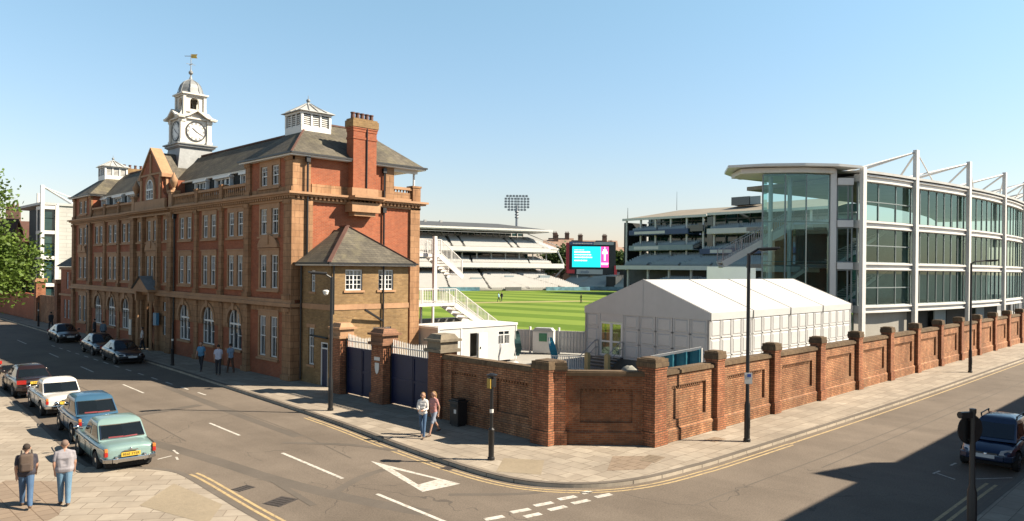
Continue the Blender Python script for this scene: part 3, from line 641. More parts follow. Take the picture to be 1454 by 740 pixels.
# centre gable
G0, GX = 58.75, FX-.12
gp = [(G0-2.95, 10.44), (G0+2.95, 10.44), (G0+2.95, 11.3), (G0+2.45, 11.55), (G0+2.2, 12.2), (G0+2.15, 13.0), (G0, 14.95), (G0-2.15, 13.0), (G0-2.2, 12.2), (G0-2.45, 11.55), (G0-2.95, 11.3)]
m = MB(); m.prism([(GX, a, b) for a, b in gp], (.7, 0, 0)); ga = m.build('gable', RED, HB)
m = MB()
for s in (-1, 1):
    m.bar((GX+.3, G0+s*2.4, 12.93), (GX+.3, G0, 15.05), .8, .15, up=(0, 0, 1)); m.box(GX-.14, GX+.8, min(G0+s*1.95, G0+s*2.5), max(G0+s*1.95, G0+s*2.5), 12.75, 13.0)
    pts = [(G0+s*a, b) for a, b in ((2.25, 12.75), (2.3, 12.2), (2.5, 11.7), (3.0, 11.42))]
    for (a, b), (c, d) in zip(pts, pts[1:]): m.bar((GX+.3, a, b), (GX+.3, c, d), .2, .16, up=(1, 0, 0))
    m.box(GX-.1, GX+.02, min(G0+s*1.75, G0+s*2.1), max(G0+s*1.75, G0+s*2.1), 10.5, 12.75)
m.box(GX-.07, GX+.02, G0-2.15, G0+2.15, 13.0, 13.14); m.box(GX-.09, GX+.02, G0-.12, G0+.12, 13.14, 14.6); m.box(GX-.16, GX+.02, G0-3.1, G0+3.1, 10.44, 11.15)
n = 14
for i in range(n):
    A, B = math.pi*i/n, math.pi*(i+1)/n; m.prism([(GX-.12, G0+math.cos(t)*r, 12.0+math.sin(t)*r) for t, r in ((A,.72),(B,.72),(B,1.0),(A,1.0))], (.13, 0, 0))
for s in (-1, 1): m.box(GX-.12, GX+.02, min(G0+s*.72, G0+s*1.0), max(G0+s*.72, G0+s*1.0), 11.15, 12.0)
m.build('gable_coping', STONEP, ga)
window(HB, (GX-.11, G0, 11.2), 1.42, 1.5, 'arch', '-x')
for s in (-1, 1):
    y = G0+s*3.85; m = MB(); m.box(GX-.05, GX+.5, y-.3, y+.3, 10.42, 11.5); m.box(GX-.12, GX+.57, y-.36, y+.36, 11.5, 11.65)
    m.lathe([(.2, 11.65), (.1, 11.85), (.27, 12.2), (.3, 12.4), (.16, 12.62), (.08, 12.8), (.02, 12.95)], (GX+.22, y, 0), 12); m.build('urn_finial', STONEP, HB, smooth=40)
m = MB(); m.prism([(20.6, G0-2.1, 12.3), (20.6, G0, 14.8), (20.6, G0+2.1, 12.3)], (3.2, 0, 0)); m.build('roof', SLATE, HB)
m = MB(); m.box(FX+.3, 24, Y2+.3, Y3-.3, 10.4, 12.4); m.build('attic_wall', RED, HB)

# clock tower: a part of the building, its pieces sub-parts
TX, TY = 23.35, 59.3
ct = MB(); h = 1.22
ct.frustum(TX-1.65, TX+1.65, TY-1.65, TY+1.65, 12.6, TX-h, TX+h, TY-h, TY+h, 15.35)
ct.box(TX-h-.1, TX+h+.1, TY-h-.1, TY+h+.1, 15.35, 15.42, 0)
TW = ct.build('clock_tower', LEAD, HB)
m = MB(); m.box(TX-h-.2, TX+h+.2, TY-h-.2, TY+h+.2, 15.42, 15.58); m.box(TX-h-.32, TX+h+.32, TY-h-.32, TY+h+.32, 15.58, 15.68); m.build('tower_cornice', LEAD, TW)
m = MB(); a = 1.08; m.box(TX-a, TX+a, TY-a, TY+a, 15.68, 17.75)
for sx in (-1, 1):
    for sy in (-1, 1):
        m.box(TX+sx*1.02-.17, TX+sx*1.02+.17, TY+sy*1.02-.17, TY+sy*1.02+.17, 15.68, 17.6); m.box(TX+sx*1.02-.22, TX+sx*1.02+.22, TY+sy*1.02-.22, TY+sy*1.02+.22, 15.68, 15.95); m.box(TX+sx*1.02-.22, TX+sx*1.02+.22, TY+sy*1.02-.22, TY+sy*1.02+.22, 17.35, 17.6)
for s in (-1, 1):           # pediments on four faces
    for r in (0, 1):
        for q in (-1, 1):
            A = (q*1.5, 17.62); B = (q*.55, 18.0); C = (0, 18.28)
            for (p0, z0), (p1, z1) in (((q*1.52, 17.66), (q*.75, 17.82)), ((q*.75, 17.82), (0, 18.3))):
                P = ((TX+p0, TY+s*1.22, z0), (TX+p1, TY+s*1.22, z1)) if r == 0 else ((TX+s*1.22, TY+p0, z0), (TX+s*1.22, TY+p1, z1)); m.bar(P[0], P[1], .5, .15)
        P = [(-1.0, 17.7), (1.0, 17.7), (.6, 17.85), (0, 18.25), (-.6, 17.85)]
        m.prism([(TX+p, TY+s*1.1, z) if r == 0 else (TX+s*1.1, TY+p, z) for p, z in P], (0, -s*.3, 0) if r == 0 else (-s*.3, 0, 0))
m.box(TX-1.25, TX+1.25, TY-1.25, TY+1.25, 17.6, 17.72)
m.build('clock_stage', CREAM, TW)
def clockface(face):
    m = MB(); n = 28; R = .72
    T = (lambda a, d, z: (TX+a, TY-1.085-d, 16.68+z)) if face == '-y' else (lambda a, d, z: (TX-1.085-d, TY-a, 16.68+z))
    circ = lambda r, d: [T(r*math.sin(2*math.pi*i/n), d, r*math.cos(2*math.pi*i/n)) for i in range(n)]
    def ring(r0, r1, d, mm):
        a, b = circ(r0, d), circ(r1, d)
        for i in range(n): m.quad(a[i], a[(i+1) % n], b[(i+1) % n], b[i], mm)
    m.poly(circ(R, .03), 0); A, B = circ(R, .0), circ(R, .03)
    a0, b0 = circ(R+.06, 0), circ(R+.06, .06)
    for i in range(n): m.quad(a0[i], a0[(i+1) % n], b0[(i+1) % n], b0[i], 1)
    ring(R-.03, R+.06, .06, 1); ring(R-.2, R-.185, .036, 1)
    for k in range(12):
        t = 2*math.pi*k/12; s_, c_ = math.sin(t), math.cos(t)
        for off in ((-.035, .035) if k % 3 else (-.06, 0, .06)):
            P = [(R-.17, off-.014), (R-.17, off+.014), (R-.05, off+.014), (R-.05, off-.014)]
            m.poly([T(r*s_+o*c_, .04, r*c_-o*s_) for r, o in P], 1)
    for t, L, wd, tail in ((2*math.pi*20/60, .6, .026, .1), (2*math.pi*10.33/12, .42, .04, .1)):
        s_, c_ = math.sin(t), math.cos(t); P = [(-tail, -wd), (-tail, wd), (L*.7, wd), (L, 0), (L*.7, -wd)]
        m.poly([T(r*s_+o*c_, .05 if L > .5 else .046, r*c_-o*s_) for r, o in P], 1)
    m.build('clock_face', [plain('dial_white', (.80,.78,.73), .4, .03), BLACK], TW, fix=False)
clockface('-y'); clockface('-x')
# belfry
m = MB(); b = .78
PB = {'-y': lambda u, d, z: (TX+u, TY-b+d, z), '-x': lambda u, d, z: (TX-b+d, TY+u, z), '+y': lambda u, d, z: (TX+u, TY+b-d, z), '+x': lambda u, d, z: (TX+b-d, TY+u, z)}
for f in PB.values(): wallgrid(m, f, (-b, b), (17.75, 19.55), [(-.33, .33, 18.45, 19.35, 1)], .18)
for sx in (-1, 1):
    for sy in (-1, 1):
        m.box(TX+sx*b-.1, TX+sx*b+.1, TY+sy*b-.1, TY+sy*b+.1, 17.75, 19.5)
        m.prism([(TX+sx*b, TY+sy*b, 17.8), (TX+sx*(b+.42), TY+sy*b, 17.8), (TX+sx*(b+.2), TY+sy*b, 18.25), (TX+sx*(b+.1), TY+sy*b, 18.8), (TX+sx*b, TY+sy*b, 18.9)], (0, -sy*.16, 0))
m.box(TX-b-.08, TX+b+.08, TY-b-.08, TY+b+.08, 18.2, 18.3); m.box(TX-b-.12, TX+b+.12, TY-b-.12, TY+b+.12, 19.45, 19.55); m.box(TX-b-.24, TX+b+.24, TY-b-.24, TY+b+.24, 19.55, 19.66)
m.build('belfry', CREAM, TW)
m = MB(); m.lathe([(.28, 18.5), (.24, 18.6), (.17, 18.85), (.12, 19.0), (.03, 19.05)], (TX, TY, 0), 14); m.tube((TX, TY, 19.0), (TX, TY, 19.5), .03); m.build('bell', plain('bell_bronze', (.16,.09,.05), .4, .1, metal=.7), TW, smooth=40)
m = MB(); m.lathe([(1.0, 19.66), (.95, 19.72), (.86, 19.9), (.82, 20.15), (.72, 20.42), (.52, 20.66), (.28, 20.82), (.13, 20.93), (.08, 21.1)], (TX, TY, 0), 8, rot=math.pi/8)
for i in range(8):
    t = math.pi/8+2*math.pi*i/8; pr = [(.96, 19.74), (.83, 20.16), (.73, 20.43), (.53, 20.67), (.2, 20.86)]
    m.path([(TX+r*math.cos(t), TY+r*math.sin(t), z) for r, z in pr], .025, 5)
m.build('dome', LEAD, TW)
m = MB(); m.lathe([(.1, 21.0), (.06, 21.15), (.05, 21.25), (.17, 21.38), (.17, 21.5), (.06, 21.62), (.035, 21.7), (.02, 22.9)], (TX, TY, 0), 10)
for d in ((1, 0), (0, 1)): m.bar((TX-d[0]*.35, TY-d[1]*.35, 22.1), (TX+d[0]*.35, TY+d[1]*.35, 22.1), .03, .03)
q = Vector((1, -1, 0)).normalized()
m.bar(Vector((TX, TY, 22.75))-q*.5, Vector((TX, TY, 22.75))+q*.2, .03, .04)
v = MB(); P = [Vector((TX, TY, z))+q*a for a, z in ((.02, 22.6), (.5, 22.58), (.42, 22.74), (.5, 22.9), (.02, 22.9))]; v.prism(P, (.02, .02, 0))
vo = m.build('weather_vane', LEAD, TW, smooth=40); v.build('vane_flag', plain('gilt', (.75,.45,.08), .35, .05, metal=.6), TW)
# ------------------------------------------------------------------ gatehouse
GH = thing('gatehouse', 'small two storey yellow brick gatehouse with hipped slate roof, built against the red building', 'gatehouse', (23.2, 35.6, 0))
gx0, gx1, gy0, gy1 = 20.75, 25.75, 34.1, 37.28
m = MB(); H1 = [(22.15-.53, 22.15+.53, 5.05, 6.16), (24.22-.5, 24.22+.5, 5.05, 6.16), (23.4, 24.6, 1.6, 3.0)]
wallgrid(m, lambda u, d, z: (u, gy0+d, z), (gx0, gx1), (-.05, 6.4), H1, .14)
H2 = [(35.7, 36.15, 4.95, 6.1), (35.75, 36.35, 1.0, 3.0), (34.35, 35.05, 0, 2.3)]
wallgrid(m, lambda u, d, z: (gx0+d, u, z), (gy0, gy1), (-.05, 6.4), H2, .14)
m.quad((gx1,gy0,-.05), (gx1,gy1,-.05), (gx1,gy1,6.4), (gx1,gy0,6.4)); m.build('wall', YEL, GH)
for c, w_, h in ((22.15, 1.06, 1.11), (24.22, 1.0, 1.11), (24.0, 1.2, 1.4)): window(GH, (c, gy0+.07, 5.05 if h < 1.2 else 1.6), w_, h, 'grid' if h < 1.2 else 'cross', '-y', blind=.3 if h < 1.2 else None)
window(GH, (gx0+.08, 35.925, 4.95), .45, 1.15, 'sash', '-x'); window(GH, (gx0+.08, 36.05, 1.0), .6, 2.0, 'sash', '-x')
m = MB(); m.box(gx0-.04, gx1+.03, gy0-.04, gy0, 4.02, 4.3); m.box(gx0-.04, gx0, gy0, gy1, 4.02, 4.3); m.build('stone_band', STONEP, GH)
for b in ((21.5, 22.8, gy0-.07, gy0, 4.93, 5.05), (23.6, 24.84, gy0-.07, gy0, 4.93, 5.05), (23.3, 24.7, gy0-.07, gy0, 1.48, 1.6), (gx0-.06, gx0, 35.6, 36.25, 4.84, 4.95), (gx0-.06, gx0, 35.65, 36.45, .88, 1.0), (gx0-.03, gx0, 35.6, 36.5, 3.0, 3.2)):
    m = MB(); m.box(*b); m.build('window_sill', STONEP, GH)
m = MB(); m.box(gx0+.06, gx0+.12, 34.42, 34.98, 0, 1.95); d = m.build('door', NAVY, GH)
m = MB(); m.box(gx0+.02, gx0+.13, 34.35, 34.42, 0, 2.3); m.box(gx0+.02, gx0+.13, 34.98, 35.05, 0, 2.3); m.box(gx0+.02, gx0+.13, 34.42, 34.98, 1.95, 2.02); m.box(gx0+.02, gx0+.13, 34.42, 34.98, 2.23, 2.3); m.build('door_frame', WINF, d)
m = MB(); m.box(gx0+.1, gx0+.12, 34.42, 34.98, 2.02, 2.23); m.build('fanlight', GLASSD, d)
m = MB(); e = .32; ax, ay, az = 23.25, 36.5, 8.6
m.poly([(gx0-e,gy0-e,6.5), (gx1+e,gy0-e,6.5), (ax,ay,az)]); m.quad((gx0-e,gy0-e,6.5), (ax,ay,az), (ax,gy1,az), (gx0-e,gy1,6.5)); m.quad((gx1+e,gy0-e,6.5), (gx1+e,gy1,6.5), (ax,gy1,az), (ax,ay,az))
m.quad((gx0-e,gy0-e,6.5), (gx0-e,gy1,6.5), (gx1+e,gy1,6.5), (gx1+e,gy0-e,6.5)); rf = m.build('roof', SLATE, GH)
m = MB(); m.bar((gx0-e,gy0-e,6.53), (ax,ay,az+.03), .2, .07); m.bar((gx1+e,gy0-e,6.53), (ax,ay,az+.03), .13, .07); m.bar((ax,ay-.05,az+.03), (ax,gy1,az+.03), .2, .08); m.build('ridge_tiles', TILE, rf)
m = MB(); m.box(gx0-e, gx1+e, gy0-e, gy0-.005, 6.36, 6.49); m.box(gx0-e, gx0-.005, gy0-.005, gy1, 6.36, 6.49); m.build('eaves_board', WHITE, rf)
m = MB(); m.bar((gx0-e-.06,gy0-e-.07,6.48), (gx1+e+.06,gy0-e-.07,6.48), .11, .1); m.bar((gx0-e-.06,gy0-e-.02,6.48), (gx0-e-.06,gy1,6.48), .11, .1); m.build('gutter', BLACK, rf)
for pts in ([(23.98, gy0-.1, 6.4), (23.98, gy0-.1, 2.2)], [(gx0-.1, 37.0, 6.4), (gx0-.1, 37.0, .1)], [(gx0+.1, gy0-.1, 6.4), (gx0+.1, gy0-.1, 3.8)], [(gx0-.08, 36.0, 2.6), (gx0-.08, 34.3, 2.55)]):
    m = MB(); m.path(pts, .05); m.build('downpipe', BLACK, GH, smooth=40)
m = MB(); m.bar((22.5, gy0-.55, 4.02), (23.95, gy0-.1, 3.35), .1, .1); tag(m.build('bracket_arm', BLACK, GH), None)
cc = thing('security_camera', 'white dome security camera on a bracket at the gatehouse corner', 'camera', (20.55, 33.9, 5.0))
m = MB(); m.tube((20.72, 34.05, 5.05), (20.3, 33.85, 5.12), .025); m.tube((20.3, 33.85, 5.14), (20.3, 33.85, 5.0), .03); m.build('bracket', BLACK, cc)
m = MB(); m.ball((20.3, 33.85, 4.95), .13); m.lathe([(.15, 4.98), (.16, 5.05), (.09, 5.1)], (20.3, 33.85, 0), 12); m.build('dome', WHITE, cc, smooth=50)

# ------------------------------------------------------------------ gate piers, gates, boundary wall
def pier(name, x0, x1, y0, y1, z, label, cap=STONEP, group=None):
    t = thing(name, label, 'gate pier', ((x0+x1)/2, (y0+y1)/2, 0), 'brick piers of the blue gates')
    m = MB(); m.box(x0-.06, x1+.06, y0-.06, y1+.06, 0, .45); m.box(x0, x1, y0, y1, .45, z-.75); m.build('shaft', PIERB, t)
    m = MB(); m.box(x0-.12, x1+.12, y0-.12, y1+.12, z-.75, z-.62); m.box(x0-.02, x1+.02, y0-.02, y1+.02, z-.62, z-.3); m.box(x0-.14, x1+.14, y0-.14, y1+.14, z-.3, z-.2); m.frustum(x0-.05, x1+.05, y0-.05, y1+.05, z-.2, x0+.08, x1-.08, y0+.08, y1-.08, z); m.build('cap', cap, t); return t
pier('gate_pier', 20.0, 20.75, 31.95, 32.75, 3.5, 'brick gate pier with mossy stone cap beside the gatehouse corner')
p2 = pier('gate_pier', 19.95, 20.75, 28.25, 29.2, 3.45, 'middle brick gate pier carrying a small white shield plaque', cap=brick('pier_cap', (.30,.15,.085), (.24,.12,.07), (.18,.11,.07)))
m = MB(); P = [(-.16, .25), (.16, .25), (.16, -.02), (.09, -.2), (0, -.28), (-.09, -.2), (-.16, -.02)]; m.prism([(19.93, 28.72-a, 1.62+b) for a, b in P], (.03, 0, 0)); pl = m.build('plaque', WHITE, p2)
m = MB(); m.box(19.93, 19.96, 28.5, 28.94, 1.98, 2.14); m.build('plaque', WHITE, p2)
pier('gate_pier', 19.85, 20.75, 24.0, 24.85, 3.5, 'brick gate pier with rounded grey stone cap joined to the long wall', cap=plain('grey_cap', (.20,.165,.115), .9, .3, small=6))
def gate(ya, yb, label):
    t = thing('gate', label, 'gate', (20.4, (ya+yb)/2, 0), 'navy double gates with white spikes'); ym = (ya+yb)/2
    for a, b in ((ya+.04, ym-.015), (ym+.015, yb-.04)):
        m = MB(); m.box(20.38, 20.43, a, b, .06, 2.3); m.box(20.34, 20.47, a, a+.07, .04, 2.34); m.box(20.34, 20.47, b-.07, b, .04, 2.34)
        for z in (.06, 1.15, 2.24): m.box(20.35, 20.46, a+.07, b-.07, z, z+.1)
        lf = m.build('leaf', NAVY, t)
    m = MB(); n = int((yb-ya)/.13)
    m.box(20.38, 20.42, ya+.05, yb-.05, 2.62, 2.66)
    for i in range(n):
        y = ya+.08+(yb-ya-.16)*i/(n-1); zz = 2.78+.14*abs(2*i/(n-1)-1); m.box(20.385, 20.415, y-.02, y+.02, 2.34, zz); m.frustum(20.385, 20.415, y-.02, y+.02, zz, 20.4, 20.4, y, y, zz+.09)
    m.build('spikes', WHITE, t)
    for a in (ya+.01, yb-.01): m = MB(); m.box(20.3, 20.36, a-.04, a+.04, 0, 2.75); m.build('gate_post', BLACK, t)
gate(29.27, 31.9, 'navy blue double gate with white spikes next to the gatehouse pier')
gate(24.93, 28.17, 'wider navy blue double gate with white spikes next to the long brick wall')
BW = thing('boundary_wall', 'long panelled red brick wall with square piers that turns the street corner', 'wall', (22.3, 15.6, 0))
def wall_seg(p, q, z, mat, panel=True, t=.36, cope=True, dent=True):
    """panelled wall between two ground points, its face to the left-hand street side"""
    p, q = Vector(p), Vector(q); d = (q-p).normalized(); n = Vector((d.y, -d.x)); L = (q-p).length
    P = lambda a, o, zz: (p.x+d.x*a+n.x*o, p.y+d.y*a+n.y*o, zz)
    m = MB(); wallgrid(m, lambda u, dd, zz: P(u, -dd, zz), (0, L), (0, z-.16), [(.55, L-.55, .78, z-.62)] if panel else [], .09)
    if panel: m.quad(P(.55,-.09,.78), P(L-.55,-.09,.78), P(L-.55,-.09,z-.62), P(.55,-.09,z-.62))
    m.quad(P(0,-t,0), P(0,-t,z-.16), P(L,-t,z-.16), P(L,-t,0))
    bx = lambda a0, a1, o0, o1, z0, z1: m.prism([P(a0,o0,z0), P(a1,o0,z0), P(a1,o1,z0), P(a0,o1,z0)], (0, 0, z1-z0))
    bx(0, L, .0, .07, 0, .42)
    m.prism([P(0, .07, .42), P(0, 0, .42), P(0, 0, .5)], (d.x*L, d.y*L, 0))
    if panel and dent:
        k = int((L-1.3)/.15)
        for i in range(k): bx(.65+i*.15, .72+i*.15, -.088, -.03, z-.72, z-.622)
    o = m.build('wall_panel', mat, BW)
    c = MB(); c.prism([P(-.02,.07,z-.16), P(L+.02,.07,z-.16), P(L+.02,-t-.06,z-.16), P(-.02,-t-.06,z-.16)], (0, 0, .13)); c.prism([P(0,.02,z-.03), P(L,.02,z-.03), P(L,-t,z-.03), P(0,-t,z-.03)], (0, 0, .05)); c.build('coping', COPE, o)
def wall_pier(c, ang, w, z, mat, lab=None):
    cx, cy = c; ca_, sa_ = math.cos(ang), math.sin(ang); P = lambda a, b, zz: (cx+a*ca_-b*sa_, cy+a*sa_+b*ca_, zz)
    def bx(m, r, z0, z1): m.prism([P(-r,-r,z0), P(r,-r,z0), P(r,r,z0), P(-r,r,z0)], (0, 0, z1-z0))
    m = MB(); bx(m, w/2+.05, 0, .5); bx(m, w/2, .5, z-.38); bx(m, w/2+.03, z-.38, z-.3); o = m.build('pier', mat, BW)
    m = MB(); bx(m, w/2+.055, z-.3, z-.15); bx(m, w/2+.035, z-.15, z-.02); bx(m, w/2-.06, z-.02, z+.015); m.build('pier_cap', COPE, o)
wall_seg((19.98, 24.0), (19.98, 21.3), 2.66, REDWALL); wall_seg((19.98, 21.3), (19.98, 18.45), 2.66, REDWALL)
wall_pier((20.0, 18.1), 0, .78, 3.0, PIERB); wall_pier((20.2, 17.85), math.pi/4, .62, 2.97, brick('pier_brick_corner', (.48,.20,.10), (.33,.115,.056), (.15,.09,.055), mode='diag', stain=(.14,.07,.042), var=.3, ms=.014, h=.085, w=.24))
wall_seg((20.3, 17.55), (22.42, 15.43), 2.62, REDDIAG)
wall_pier((22.65, 15.4), 0, .74, 3.13, PIERB)
px = [22.65, 26.75]+[26.75+4.93*i for i in range(1, 18)]
for a, b in zip(px, px[1:]):
    wall_seg((a+.3, 15.13), (b-.3, 15.13), 2.64, REDWALL)
for a in px[1:]: wall_pier((a, 15.22), 0, .55, 3.11, PIERB)

# ------------------------------------------------------------------ the white marquee
TN = thing('marquee', 'large white frame marquee with pitched roof and glazed double doors behind the corner wall', 'marquee', (47.5, 26, 0))
tx = [37.3, 42.3, 47.45, 52.6, 57.8]; ty0, ty1, tr = 21.6, 30.5, 26.05; ze, zr, zf = 3.92, 5.72, .9
m = MB(); m.box(tx[0]+.02, tx[-1]-.02, ty0+.02, ty1-.02, .0, zf); m.build('platform', CONCD, TN)
for i, (a, b) in enumerate(zip(tx, tx[1:])):
    m = MB(); K_ = 6
    for y0, y1, z0, z1 in ((ty0-.08, tr, ze, zr), (ty1+.08, tr, ze, zr)):
        for k in range(K_):
            for j in range(4):
                def pt(u, v):
                    x = a+.02+(b-a-.04)*u; s_ = .11*math.sin(math.pi*u)*math.sin(math.pi*min(v*1.0, 1)); return (x, y0+(y1-y0)*v, z0+(z1-z0)*v-s_)
                m.quad(pt(k/K_, j/4), pt((k+1)/K_, j/4), pt((k+1)/K_, (j+1)/4), pt(k/K_, (j+1)/4))
    m.quad((a+.02, ty0-.08, ze), (b-.02, ty0-.08, ze), (b-.02, ty0-.06, ze-.42), (a+.02, ty0-.06, ze-.42)); m.quad((a+.02, ty1+.08, ze), (b-.02, ty1+.08, ze), (b-.02, ty1+.06, ze-.42), (a+.02, ty1+.06, ze-.42))
    m.build('roof_cover', TENTW, TN, smooth=30)
for a in tx:
    m = MB(); m.bar((a, ty0-.06, ze+.0), (a, tr, zr+.0), .045, .06); m.bar((a, ty1+.06, ze+.0), (a, tr, zr+.0), .045, .06); m.box(a-.025, a+.025, ty0-.12, ty0-.075, ze-.5, ze+.02); m.box(a-.06, a+.06, ty0-.02, ty0+.1, 0, ze-.05); m.box(a-.06, a+.06, ty1-.1, ty1+.02, 0, ze-.05); m.build('frame', plain('tent_frame', (.30,.29,.28), .5), TN)
for x, s in ((tx[0], -1), (tx[-1], 1)):
    m = MB(); e = .03*s; m.prism([(x+e, ty0-.08, ze-.4), (x+e, ty1+.08, ze-.4), (x+e, ty1+.08, ze), (x+e, tr, zr+.02), (x+e, ty0-.08, ze)], (.04*s, 0, 0)); m.bar((x+e+.05*s, tr, ze-.4), (x+e+.05*s, tr, zr), .03, .02); m.build('gable', TENTW, TN)
def tpanel(P, w, z0, z1):      # cassette wall panel in local (u, out, z)
    m = MB(); bx = lambda a0, a1, o0, o1, c0, c1: m.prism([P(a0,o0,c0), P(a1,o0,c0), P(a1,o1,c0), P(a0,o1,c0)], (0, 0, c1-c0))
    bx(.02, w-.02, -.02, .012, z0, z1); h = (z1-z0)/3
    for i in range(3): 
        zz = z0+i*h; bx(.02, w-.02, .012, .045, zz, zz+.06)
    bx(.02, .1, .012, .045, z0+.06, z1); bx(w-.1, w-.02, .012, .045, z0+.06, z1)
    for i in range(3):
        zz = z0+i*h+.12; m.add([P(.16,.013,zz), P(w-.16,.013,zz), P(w-.16,.013,zz+h-.2), P(.16,.013,zz+h-.2), P(.22,.05,zz+.06), P(w-.22,.05,zz+.06), P(w-.22,.05,zz+h-.26), P(.22,.05,zz+h-.26)], [(4,5,6,7),(0,1,5,4),(1,2,6,5),(2,3,7,6),(3,0,4,7)])
    m.build('wall_panel', TENTP, TN)
for a, b in zip(tx, tx[1:]):
    n = 4; w_ = (b-a-.12)/n
    for k in range(n): tpanel(lambda u, o, z, s=a+.06+k*w_: (s+u, ty0-o+.02, z), w_, zf-.6, ze-.38)
dy0, dy1 = 27.6, 29.3
for y0, y1, n in ((ty0+.05, dy0-.1, 5), (dy1+.1, ty1-.05, 1)):
    w_ = (y1-y0)/n
    for k in range(n): tpanel(lambda u, o, z, s=y0+k*w_: (tx[0]-o+.0, s+u, z), w_, zf-.1, ze-.38)
m = MB(); m.box(tx[0]-.05, tx[0]+.05, dy0-.1, dy0, zf, ze-.4); m.box(tx[0]-.05, tx[0]+.05, dy1, dy1+.1, zf, ze-.4); m.box(tx[0]-.02, tx[0]+.03, dy0, dy1, zf+2.2, ze-.4); m.box(tx[0]-.06, tx[0]+.05, dy0, dy1, zf+2.12, zf+2.2); m.build('door_frame', TENTP, TN)
for a, b in ((dy0+.01, (dy0+dy1)/2-.01), ((dy0+dy1)/2+.01, dy1-.01)):
    m = MB(); x0, x1 = tx[0]-.03, tx[0]+.03
    m.box(x0, x1, a, a+.09, zf, zf+2.1); m.box(x0, x1, b-.09, b, zf, zf+2.1); m.box(x0, x1, a+.09, b-.09, zf, zf+.12); m.box(x0, x1, a+.09, b-.09, zf+2.0, zf+2.1); m.box(x0, x1, a+.09, b-.09, zf+.85, zf+.95); dd = m.build('door', WINF, TN)
    m = MB(); m.box(tx[0]-.005, tx[0]+.005, a+.09, b-.09, zf+.12, zf+2.0); m.build('pane', glass('door_glass', (.62,.66,.56), .05), dd)
# inside of the marquee, seen through the door
m = MB(); m.box(tx[0]+3, tx[0]+3.1, 26.5, 29.6, zf, zf+2.4); m.box(tx[0]+2.9, tx[0]+3, 27.9, 28.3, zf+1.2, zf+1.8, 1); m.build('inner_screen', [plain('inner_wall', (.45,.46,.30), .8), DARK], TN)
sp = thing('metal_steps', 'galvanised steps with handrails up to the marquee doors', 'steps', (36.4, 28.3, 0))
m = MB()
for i in range(5): m.box(tx[0]-.4-.3*(5-i), tx[0]-.1-.3*(5-i)+.02, 27.5, 29.4, .16*(i+1)-.04, .16*(i+1)); 
m.box(tx[0]-.42, tx[0]-.05, 27.5, 29.4, .86, .9); m.build('treads', GALV, sp)
for y in (27.5, 29.4):
    m = MB(); m.path([(tx[0]-1.9, y, 0), (tx[0]-1.9, y, .95), (tx[0]-.4, y, 1.85), (tx[0]-.1, y, 1.85), (tx[0]-.1, y, .9)], .025); m.path([(tx[0]-1.9, y, .5), (tx[0]-.4, y, 1.4), (tx[0]-.1, y, 1.4)], .02); m.tube((tx[0]-.4, y, .9), (tx[0]-.4, y, 1.85), .022); m.build('handrail', GALV, sp, smooth=40)
# ------------------------------------------------------------------ yard behind the wall
cb = thing('portable_cabin', 'white flat roofed site cabin with open door and barred window behind the wall', 'cabin', (32.8, 37.1, 0))
x0, x1, y0, y1, zt = 29.3, 36.2, 35.7, 38.6, 2.62
m = MB(); wallgrid(m, lambda u, d, z: (u, y0+d, z), (x0, x1), (.15, zt-.15), [(31.95, 32.6, .2, 2.1), (34.45, 35.55, 1.2, 2.15)], .08)
m.quad((x0,y0,.15), (x0,y1,.15), (x0,y1,zt-.15), (x0,y0,zt-.15)); m.quad((x1,y0,.15), (x1,y1,.15), (x1,y1,zt-.15), (x1,y0,zt-.15)); m.quad((x0,y1,.15), (x1,y1,.15), (x1,y1,zt-.15), (x0,y1,zt-.15)); m.box(x0+.3, x0+.5, y0+.3, y1-.3, 0, .15); m.box(x1-.5, x1-.3, y0+.3, y1-.3, 0, .15)
m.build('wall', TENTP, cb)
m = MB(); m.box(x0-.06, x1+.06, y0-.06, y1+.06, zt-.15, zt); m.box(x0+.2, x1-.2, y0+.2, y1-.2, zt, zt+.03); m.build('roof', WHITE, cb)
m = MB()
for x in (x0, 31.15, x1-.08): m.box(x, x+.09, y0-.035, y0, .15, zt-.15)
m.box(x0-.03, x0, y0-.035, y0+.06, .15, zt-.15); m.build('corner_post', WHITE, cb)
m = MB(); m.box(31.95, 32.6, y0+1.2, y0+1.25, .2, 2.1); m.build('interior', DARK, cb)
m = MB(); m.box(32.64, 33.4, y0-.09, y0-.04, .2, 2.1); do = m.build('door', WHITE, cb); m = MB(); m.box(32.75, 32.8, y0-.14, y0-.09, 1.05, 1.2); m.build('handle', BLACK, do)
wo = window(cb, (35.0, y0+.01, 1.2), 1.1, .95, 'cross', '-y')
m = MB()
for i in range(8): m.box(-.5+i*.14, -.48+i*.14, -.03, -.01, .05, .62)
place(m.mesh('window_bars', WINF), 'window_bars', wo, (0, 0, 0))
